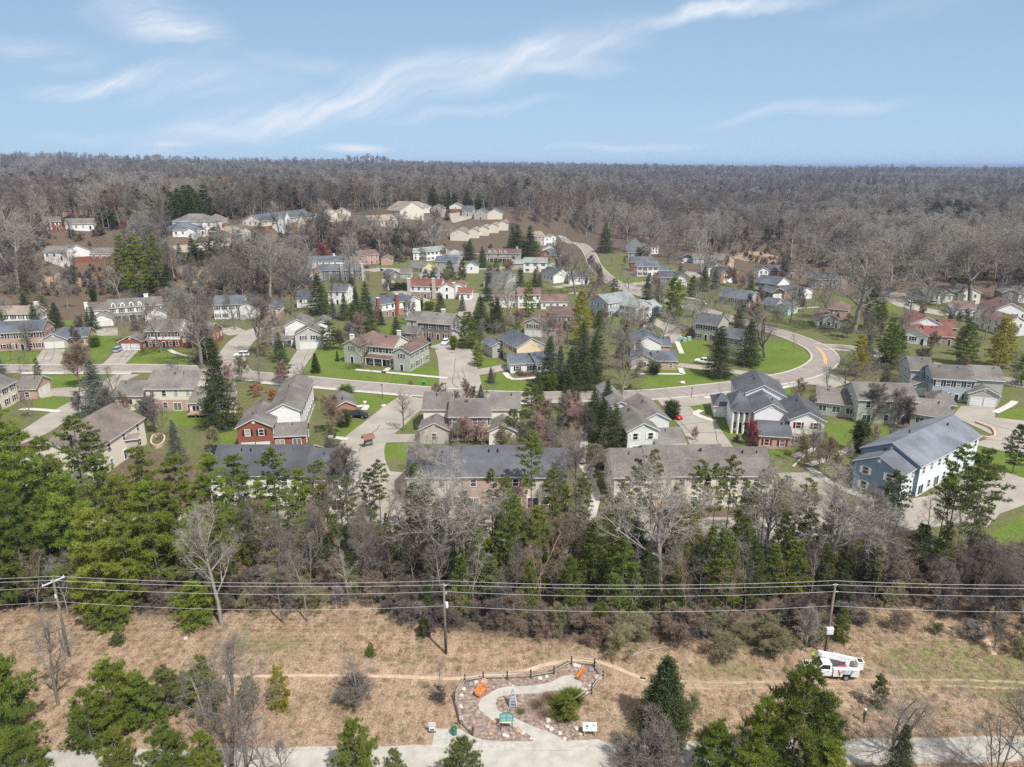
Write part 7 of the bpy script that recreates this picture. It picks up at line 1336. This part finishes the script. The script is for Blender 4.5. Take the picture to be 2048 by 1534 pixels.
# ------------------------------------------------------------------ people
def person(px,py,lab,shirt,pants,rz,pose,helm=None):
    s=1.0; J={'pel':(0,0,.95),'sp':(0,.02,1.2),'ch':(0,.03,1.42),'nk':(0,.02,1.53),'hd':(0,.0,1.62),'ht':(0,-.01,1.74),
     'lh':(-.11,0,.9),'lk':(-.14,-.04,.5),'la':(-.15,.02,.09),'lt':(-.17,-.16,.04),'rh':(.11,0,.9),'rk':(.15,-.1,.52),'ra':(.17,.0,.09),'rt':(.19,-.18,.04),
     'ls':(-.19,.02,1.42),'le':(-.26,-.02,1.15),'lw':(-.24,-.2,.98),'rs':(.19,.02,1.42),'re':(.27,0,1.15),'rw':(.26,-.18,1.0)}
    RD={'pel':.15,'sp':.14,'ch':.155,'nk':.062,'hd':.095,'ht':.085,'lh':.095,'lk':.062,'la':.045,'lt':.04,'rh':.095,'rk':.062,'ra':.045,'rt':.04,'ls':.07,'le':.045,'lw':.032,'rs':.07,'re':.045,'rw':.032}
    J.update(pose)
    ed=[('pel','sp'),('sp','ch'),('ch','nk'),('nk','hd'),('hd','ht'),('pel','lh'),('lh','lk'),('lk','la'),('la','lt'),('pel','rh'),('rh','rk'),('rk','ra'),('ra','rt'),('ch','ls'),('ls','le'),('le','lw'),('ch','rs'),('rs','re'),('re','rw')]
    names=list(J); V=[Vector(J[k]) for k in names]; Rr=[RD[k] for k in names]; E=[(names.index(a),names.index(b)) for a,b in ed]
    for sd,wk,ek in ((-1,'lw','le'),(1,'rw','re')):
        w_=Vector(J[wk]); d=(w_-Vector(J[ek])).normalized(); x=Vector((sd,0,0)); pi_=names.index(wk); V.append(w_+d*.06); Rr.append(.03); E.append((pi_,len(V)-1)); pm_=len(V)-1
        for k in range(4):
            f=w_+d*.09+x*(.012*(1.5-k)); V.append(f); Rr.append(.009); E.append((pm_,len(V)-1)); V.append(f+d*(.065,.075,.07,.055)[k]+Vector((0,0,-.012))); Rr.append(.008); E.append((len(V)-2,len(V)-1))
        V.append(w_+d*.04-x*.035); Rr.append(.01); E.append((pi_,len(V)-1)); V.append(w_+d*.09-x*.05); Rr.append(.008); E.append((len(V)-2,len(V)-1))
    me=bpy.data.meshes.new('body'); me.from_pydata([tuple(v) for v in V],E,[]); 
    SK=mat('skin',(.45,.27,.19),rough=.6); SH=mat('shirt_'+lab[:6].strip(),shirt,rough=.8); PT=mat('pants_'+lab[:6].strip(),pants,rough=.8)
    o=bpy.data.objects.new('person',me); COL.objects.link(o); o.location=P(px,py); o.rotation_euler=(0,0,R(rz)); tag(o,lab,'person')
    sm=o.modifiers.new('skin','SKIN'); sv=me.skin_vertices[0].data
    for i,q in enumerate(Rr): sv[i].radius=(q,q*.8 if i<3 else q)
    sv[0].use_root=True; su=o.modifiers.new('sub','SUBSURF'); su.levels=1; su.render_levels=1
    dg=bpy.context.evaluated_depsgraph_get(); m2=bpy.data.meshes.new_from_object(o.evaluated_get(dg)); o.modifiers.clear(); o.data=m2
    for q in (SH,PT,SK,CHR): m2.materials.append(q)
    for f in m2.polygons:
        c=f.center; f.material_index=3 if c.z<.11 else (2 if c.z>1.52 else (1 if c.z<.98 and abs(c.x)<.235 else 0)); f.use_smooth=True
    wz=[Vector(J['lw']),Vector(J['rw'])]
    for f in m2.polygons:
        if any((f.center-w_).length<.17 and f.center.z<w_.z+.03 and (f.center-w_).length>.0 for w_ in wz): f.material_index=2
    h_=Vector(J['hd']); b=MB()
    b.box(-.012,.012,-.115,-.085,1.59,1.625); b.box(-.03,.03,-.098,-.088,1.555,1.565,1)
    for sx in (-1,1): b.box(sx*.035-.012,sx*.035+.012,-.098,-.088,1.63,1.642,1); b.box(sx*.095-.012,sx*.095+.012,-.02,.02,1.58,1.64)
    hy=h_.y; T0=Matrix.Translation((h_.x,h_.y,h_.z-1.62)); b.v=[tuple(T0@Vector(v)) for v in b.v]; link('face',b.mesh('face',[SK,CHR]),o)
    if helm:
        b=MB(); hh=Vector(J['ht']); b.tube([hh+Vector((0,0,-.06)),hh+Vector((0,0,-.02)),hh+Vector((0,0,.04)),hh+Vector((0,0,.09)),hh+Vector((0,0,.11))],[.14,.135,.125,.085,.03],14); b.box(hh.x-.11,hh.x+.11,hh.y-.2,hh.y-.02,hh.z-.06,hh.z-.04); link('hard_hat',b.mesh('hard_hat',[mat('helmet',helm,rough=.3)],True),o)
    return o
person(1727,1444,'person in dark clothes and a white hard hat walking through the dry grass',(.045,.05,.06),(.05,.05,.06),200,{'lk':(-.13,-.12,.52),'la':(-.14,.05,.11),'lt':(-.15,-.1,.04),'rk':(.13,.02,.5),'ra':(.14,.2,.12),'rt':(.14,.06,.04)},(.85,.85,.83))
person(1790,1474,'person in a lime yellow high visibility jacket half hidden by the vase-shaped tree',(.55,.72,.05),(.06,.07,.09),20,{'le':(-.28,-.12,1.2),'lw':(-.2,-.33,1.3)},(.8,.8,.3))
# ------------------------------------------------------------------ estate furniture
for px,py,pt,lab in ((1383,794,776,'slim dark street lamp at the drive mouth near the red car'),(1658,752,737,'slim dark street lamp at the junction lawn by the yellowing pine'),(357,743,731,'slim dark street lamp beside the road near the leaning bare tree'),(765,797,769,'slim dark street lamp on the kerb above the brick garage lawn'),(1475,790,776,'slim dark street lamp behind the columned house'),(891,784,777,'short dark lamp post by the cul-de-sac mouth')):
    h=max(height_for(px,py,pt),2.6); r=bpy.data.objects.new('street_lamp',None); COL.objects.link(r); r.location=P(px,py); tag(r,lab,'street lamp','street lamps')
    m=MB(); m.tube([(0,0,0),(0,0,h-.5)],[.09,.06],8); link('pole',m.mesh('pole',[BLACK]),r); m=MB(); m.tube([(0,0,h-.5),(0,0,h-.08)],[.16,.24],6); link('lantern',m.mesh('lantern',[mat('lantern_glass',(.35,.34,.3),rough=.2)]),r); m=MB(); m.tube([(0,0,h-.08),(0,0,h+.12)],[.32,.05],6); link('cap',m.mesh('cap',[BLACK]),r)
for i,(px,py) in enumerate(((1361,681),(1369,683),(1378,681))):
    m=MB(); m.box(-.6,.6,-.5,.5,0,1.3); m.box(-.65,.65,-.55,.55,1.3,1.4); m.box(-.02,.02,-.52,-.5,.1,1.2,1); o=link('utility_cabinet',m.mesh('utility_cabinet',[mat('cabinet_green',(.32,.48,.40),rough=.5),CHR]),None,P(px,py)); tag(o,('first','middle','last')[i]+' pale green utility cabinet of the three on the lawn beyond the pickup','cabinet','pale green utility cabinets')
m=MB(); m.box(-.5,.5,-.5,.5,0,.9); m.box(-.54,.54,-.54,.54,.9,1.0); m.box(-.3,.3,-.53,-.5,.2,.7,1); o=link('transformer_box',m.mesh('transformer_box',[mat('box_green',(.04,.28,.10),rough=.5),CHR]),None,P(848,769)); tag(o,'small bright green transformer box on the striped roadside lawn','box')
# mailbox shelter with brown roof at the lane
r=signbase(737,893,'mailbox_shelter','brown steep-roofed mailbox shelter standing at the edge of the lane','mailbox',35)
BRN=mat('shelter_brown',(.17,.085,.06),(.24,.13,.1),scale=3)
for x in (-.9,.9): m=MB(); m.box(x-.08,x+.08,-.08,.08,0,2.2); link('post',m.mesh('post',[POST]),r)
m=MB(); m.box(-.8,.8,-.25,.25,.7,1.5); 
for k in range(5): m.box(-.74+k*.3,-.48+k*.3,-.27,-.25,.8,1.4,1)
link('mailbox',m.mesh('mailbox',[CHR,GALV]),r)
m=MB()
for s in (-1,1):
    p=[Vector((-1.3,s*.9,1.9)),Vector((1.3,s*.9,1.9)),Vector((1.3,0,3.0)),Vector((-1.3,0,3.0))]; up=[v+Vector((0,0,.12)) for v in p]; m.ngon(up); m.ngon(p)
    for i in range(4): m.quad(p[i],p[(i+1)%4],up[(i+1)%4],up[i])
link('roof',m.mesh('roof',[BRN]),r)
# planters and low walls
def wall_strip(pxs,h,w_,mt,nm,lab,cat,closed=False):
    c=crom([P(a,b) for a,b in pxs],5); o0=c[len(c)//2].copy(); A=offs(c,w_/2); B=offs(c,-w_/2); m=MB(); k=len(c)
    for i in range(k-1):
        a0,a1,b0,b1=A[i]-o0,A[i+1]-o0,B[i]-o0,B[i+1]-o0; U=Vector((0,0,h)); D=Vector((0,0,-.1))
        m.quad(a0+U,b0+U,b1+U,a1+U); m.quad(a0+D,a0+U,a1+U,a1+D); m.quad(b0+D,b1+D,b1+U,b0+U)
    o=link(nm,m.mesh(nm,[mt]),None,o0); tag(o,lab,cat); return o
STN=mat('planter_stone',(.42,.30,.22),(.58,.44,.34),scale=4,bump=.3)
wall_strip([(304,884),(308,876),(320,873),(330,879),(327,890),(315,897),(304,893),(304,884)],.9,.35,STN,'stone_planter','curved tan stone planter ring beside the big cream house','planter')
wall_strip([(1909,842),(1925,858),(1950,871),(1972,877),(1989,874),(1984,860),(1966,852),(1950,846)],.55,.4,STN,'retaining_wall','low curved stone retaining wall round the island by the garage court','retaining wall')
wall_strip([(1585,935),(1600,920),(1611,907),(1597,903)],.25,.3,CONC,'garden_edging','pale curved edging beside the red-shuttered house','edging')
PF=mat('privacy_fence_wood',(.14,.10,.08),(.24,.18,.14),scale=4,stretch=(3,1,.3))
for pxs,lab in (([(982,694),(993,702),(1003,716)],'dark board fence beside the cream gabled house'),([(1340,640),(1366,655),(1392,672)],'dark board fence behind the greige corner house'),([(815,720),(838,716),(850,708)],'weathered board fence at the brown-roofed townhouse terrace'),([(1240,618),(1250,620)],'short white privacy screen behind the light green-roofed house')):
    o=wall_strip(pxs,1.8,.12,PF if 'white' not in lab else TRIM,'board_fence',lab,'fence'); o['group']='board fences'
HG=mat('hedge_brown',(.10,.055,.04),(.20,.12,.09),scale=6,bump=.8)
def hedge(pxs,h,w_,mt,lab):
    c=crom([P(a,b) for a,b in pxs],8); rng_=np.random.default_rng(int(pxs[0][0])); C_=[]
    for p in c:
        for k in range(150): C_.append((p.x+rng_.normal()*w_*.4,p.y+rng_.normal()*w_*.4,rng_.uniform(.1,h)))
    C_=np.array(C_); o0=C_.mean(0); o0[2]=0; d_=nrm(rng_.normal(size=C_.shape)+np.array([0,0,.6])); V_,T__=blades(C_-o0,d_,np.full(len(C_),.38),np.full(len(C_),.05),rng_)
    o=link('hedge',np_mesh('hedge',V_,T__,[mt]),None,tuple(o0)); tag(o,lab,'hedge','clipped hedges')
hedge([(1037,747),(1045,752),(1072,749)],1.3,1.0,BK['brown'],'brown clipped hedge in front of the low white garage wing')
hedge([(1262,641),(1280,645),(1292,650)],.9,1.0,BK['rust'],'rusty brown clipped hedge behind the light green-roofed house')
hedge([(1540,876),(1570,874),(1600,872)],.9,1.2,ND['green'],'green foundation hedge under the red shutters')
# dead fallen limbs
for pts_,lab in (([(1262,1312),(1285,1303),(1332,1293)],'pale fallen branch above the conical spruce'),([(1760,1178),(1790,1205),(1830,1245)],'pale fallen trunk on the leafy bank')):
    m=MB(); q=[P(a,b,.15) for a,b in pts_]; o0=q[0].copy(); m.tube([v-o0 for v in q],[.12,.09,.04],6); o=link('fallen_branch',m.mesh('fallen_branch',[BK['light']]),None,o0); tag(o,lab,'branch')
# ------------------------------------------------------------------ dry grass tufts in the meadow (uncountable)
gcol=bpy.data.collections.new('grass_sources')
for i in range(3):
    rng_=np.random.default_rng(900+i); n_=46; c_=rng_.normal(size=(n_,3))*np.array([.16,.16,0]); lean=np.array([.5,.35,0])
    d_=nrm(rng_.normal(size=(n_,3))*np.array([.8,.8,.2])+lean+np.array([0,0,.55])); V_,T__=blades(c_,d_,rng_.uniform(.2,.45,n_),np.full(n_,.014),rng_)
    gmt=mat('dry_grass_blades_%d'%i,*[((.33,.225,.15),(.50,.37,.26)),((.25,.165,.11),(.40,.28,.19)),((.17,.17,.08),(.29,.27,.13))][i],scale=2,rough=.8,rnd=.2)
    gcol.objects.link(bpy.data.objects.new('%d_tuft'%i,np_mesh('tuft',V_,T__,[gmt])))
rg=np.random.default_rng(31); n=24000; gx=rg.uniform(-95,95,n); gy=rg.uniform(52,108,n)
mp=G2(MEADOW[0]); k=pip(mp,gx,gy)&(gh(gx,gy)<.1)
for poly in (tp,rp([(150,600),(250,400),(1500,190),(1870,370),(1500,700),(1620,1060),(200,1080)]),[(855,1455),(1225,1470),(1225,1510),(855,1510)]): k&=~pip(G2(poly),gx,gy)
fpth=crom([P(a,b) for a,b in [(440,1354),(700,1351),(915,1357),(1040,1344),(1140,1321),(1215,1329),(1290,1362),(1450,1368),(1750,1364),(2048,1370)]],8)
for q in fpth: k&=((gx-q.x)**2+(gy-q.y)**2>.8)
gx,gy=gx[k],gy[k]; gidx=rg.choice([0,0,0,1,1,2],len(gx))
me=bpy.data.meshes.new('dry_grass'); me.vertices.add(len(gx)); me.vertices.foreach_set('co',np.stack([gx,gy,gx*0],-1).astype(np.float32).ravel())
at=me.attributes.new('idx','INT','POINT'); at.data.foreach_set('value',gidx.astype(np.int32))
at=me.attributes.new('scl','FLOAT','POINT'); at.data.foreach_set('value',rg.uniform(.6,1.5,len(gx)).astype(np.float32))
at=me.attributes.new('rot','FLOAT_VECTOR','POINT'); at.data.foreach_set('vector',np.stack([gx*0,gx*0,rg.normal(0,.7,len(gx))],-1).astype(np.float32).ravel())
o=link('dry_grass',me); tag(o,'matted dry tan grass covering the meadow','grass',kind='stuff'); ng2=ng.copy()
for q in ng2.nodes:
    if q.bl_idname=='GeometryNodeCollectionInfo': q.inputs['Collection'].default_value=gcol
o.modifiers.new('scatter','NODES').node_group=ng2
# ------------------------------------------------------------------ air
hm=bpy.data.materials.new('haze_air'); hm.use_nodes=True; hn=hm.node_tree; hn.nodes.clear(); ho=hn.nodes.new('ShaderNodeOutputMaterial'); hv=hn.nodes.new('ShaderNodeVolumePrincipled')
hv.inputs['Color'].default_value=(.42,.56,.86,1); hv.inputs['Density'].default_value=.00009; hv.inputs['Anisotropy'].default_value=.0; hn.links.new(hv.outputs[0],ho.inputs['Volume'])
b=MB(); b.box(-33000,33000,-33000,33000,-20,106); hz=link('haze',b.mesh('haze',[hm])); tag(hz,'thin blue air over the far wood','haze',kind='stuff')
# ------------------------------------------------------------------ labels of individually placed plants
LM=LAND+[(1100,1100,'pine thicket beside the lane'),(600,1150,'two-stemmed pale tree'),(1318,1060,'great pale tree before the grey-shingled roof'),(1950,1150,'leafy bank'),(240,1100,'tall pine belt'),(560,1380,'yellowing young pine'),(1327,1400,'symmetrical dark spruce'),(1520,505,'sandy slope'),(1708,560,'tallest bare tree'),(450,560,'brushy slope'),(120,560,'tan grass slope'),(1190,520,'wood-side road bend'),(1560,720,'mown corner lawn'),(1740,1330,'truck tail'),(700,1300,'dry meadow'),(1170,880,'spruce clump'),(1060,1400,'fenced gravel garden'),(890,1240,'middle power pole'),(120,1240,'crossarm power pole'),(1660,1240,'power pole with the white box'),(1665,1338,'bucket truck')]
def rel(px,py):
    best=None
    for (a,b,nm) in LM:
        d=math.hypot(a-px,(b-py)*1.4)
        if best is None or d<best[0]: best=(d,a,b,nm)
    _,a,b,nm=best; dx,dy=px-a,py-b
    d=best[0]; w1='left of' if dx<0 else 'right of'; w2='in front of' if dy>0 else 'behind'
    r_=(w1 if abs(dx)>abs(dy)*2.2 else (w2 if abs(dy)>abs(dx)*1.2 else w2+' and '+w1))
    return ('just ' if d<32 else ('well ' if d>85 else ''))+r_, nm
bylab={}
for (o,px,py,h,d) in TREES:
    r_,nm=rel(px,py); bylab.setdefault((d,r_,nm),[]).append((px,o,h))
ORD=['leftmost','second from the left','third from the left','fourth from the left','fifth from the left','sixth from the left','seventh from the left','eighth from the left','ninth from the left']
for (d,r_,nm),l_ in bylab.items():
    l_.sort(key=lambda q:q[0])
    for i,(px,o,h) in enumerate(l_):
        pre='' if len(l_)==1 else (('leftward ' if i==0 else 'rightward ') if len(l_)==2 else (ORD[i]+' ' if i<9 else ''))
        lab=pre+d+' '+r_+' the '+nm
        wc=lambda t_: len([w_ for w_ in t_.split()])
        if wc(lab)>16: lab=lab.replace('in front of and left of','in front of').replace('in front of and right of','in front of').replace('behind and left of','behind').replace('behind and right of','behind')
        if wc(lab)>16: lab=lab.replace('vase-shaped bare tree with several stems','multi-stemmed bare tree').replace('thin pine with a high crown','thin high-crowned pine').replace(' well ',' ').replace(' just ',' ')
        if wc(lab)>16: lab=lab.replace('well ','').replace('great pale tree before the grey-shingled roof','great pale tree')
        nmw=nm.split()
        while wc(lab)>16 and len(nmw)>2:
            old=' '.join(nmw); nmw.pop(0); lab=lab.replace(old,' '.join(nmw)) if old in lab else ' '.join(lab.split()[:16])
        n_=o.name.split('.')[0]; tag(o,lab,CATG.get(n_,'tree'),{'bare_tree':'bare trees','garden_tree':'small garden trees','bare_sapling':'bare saplings','bare_shrub':'bare shrubs','pine_tree':'pines','young_pine_tree':'young pines','spruce_tree':'spruces','arborvitae':'narrow evergreens','evergreen_shrub':'rounded evergreens'}.get(n_))

seen_={}
for (o,px,py,h,d) in TREES: seen_.setdefault(o.get('label'),[]).append((py,o))
for lab,l_ in seen_.items():
    if not(2<=len(l_)<=3): continue
    l_.sort(key=lambda q:q[0])
    for i,(py,o) in enumerate(l_):
        t_=(('upper','lower') if len(l_)==2 else ('upper','middle','lower'))[i]+' '+lab
        if len(t_.split())>16: t_=t_.replace('well ','',1).replace('just ','',1).replace(' small',' ',1)
        if len(t_.split())>16: t_=t_.replace(' pale ',' ',1).replace(' dark ',' ',1).replace(' broad ',' ',1)
        if len(t_.split())<=16: o['label']=t_
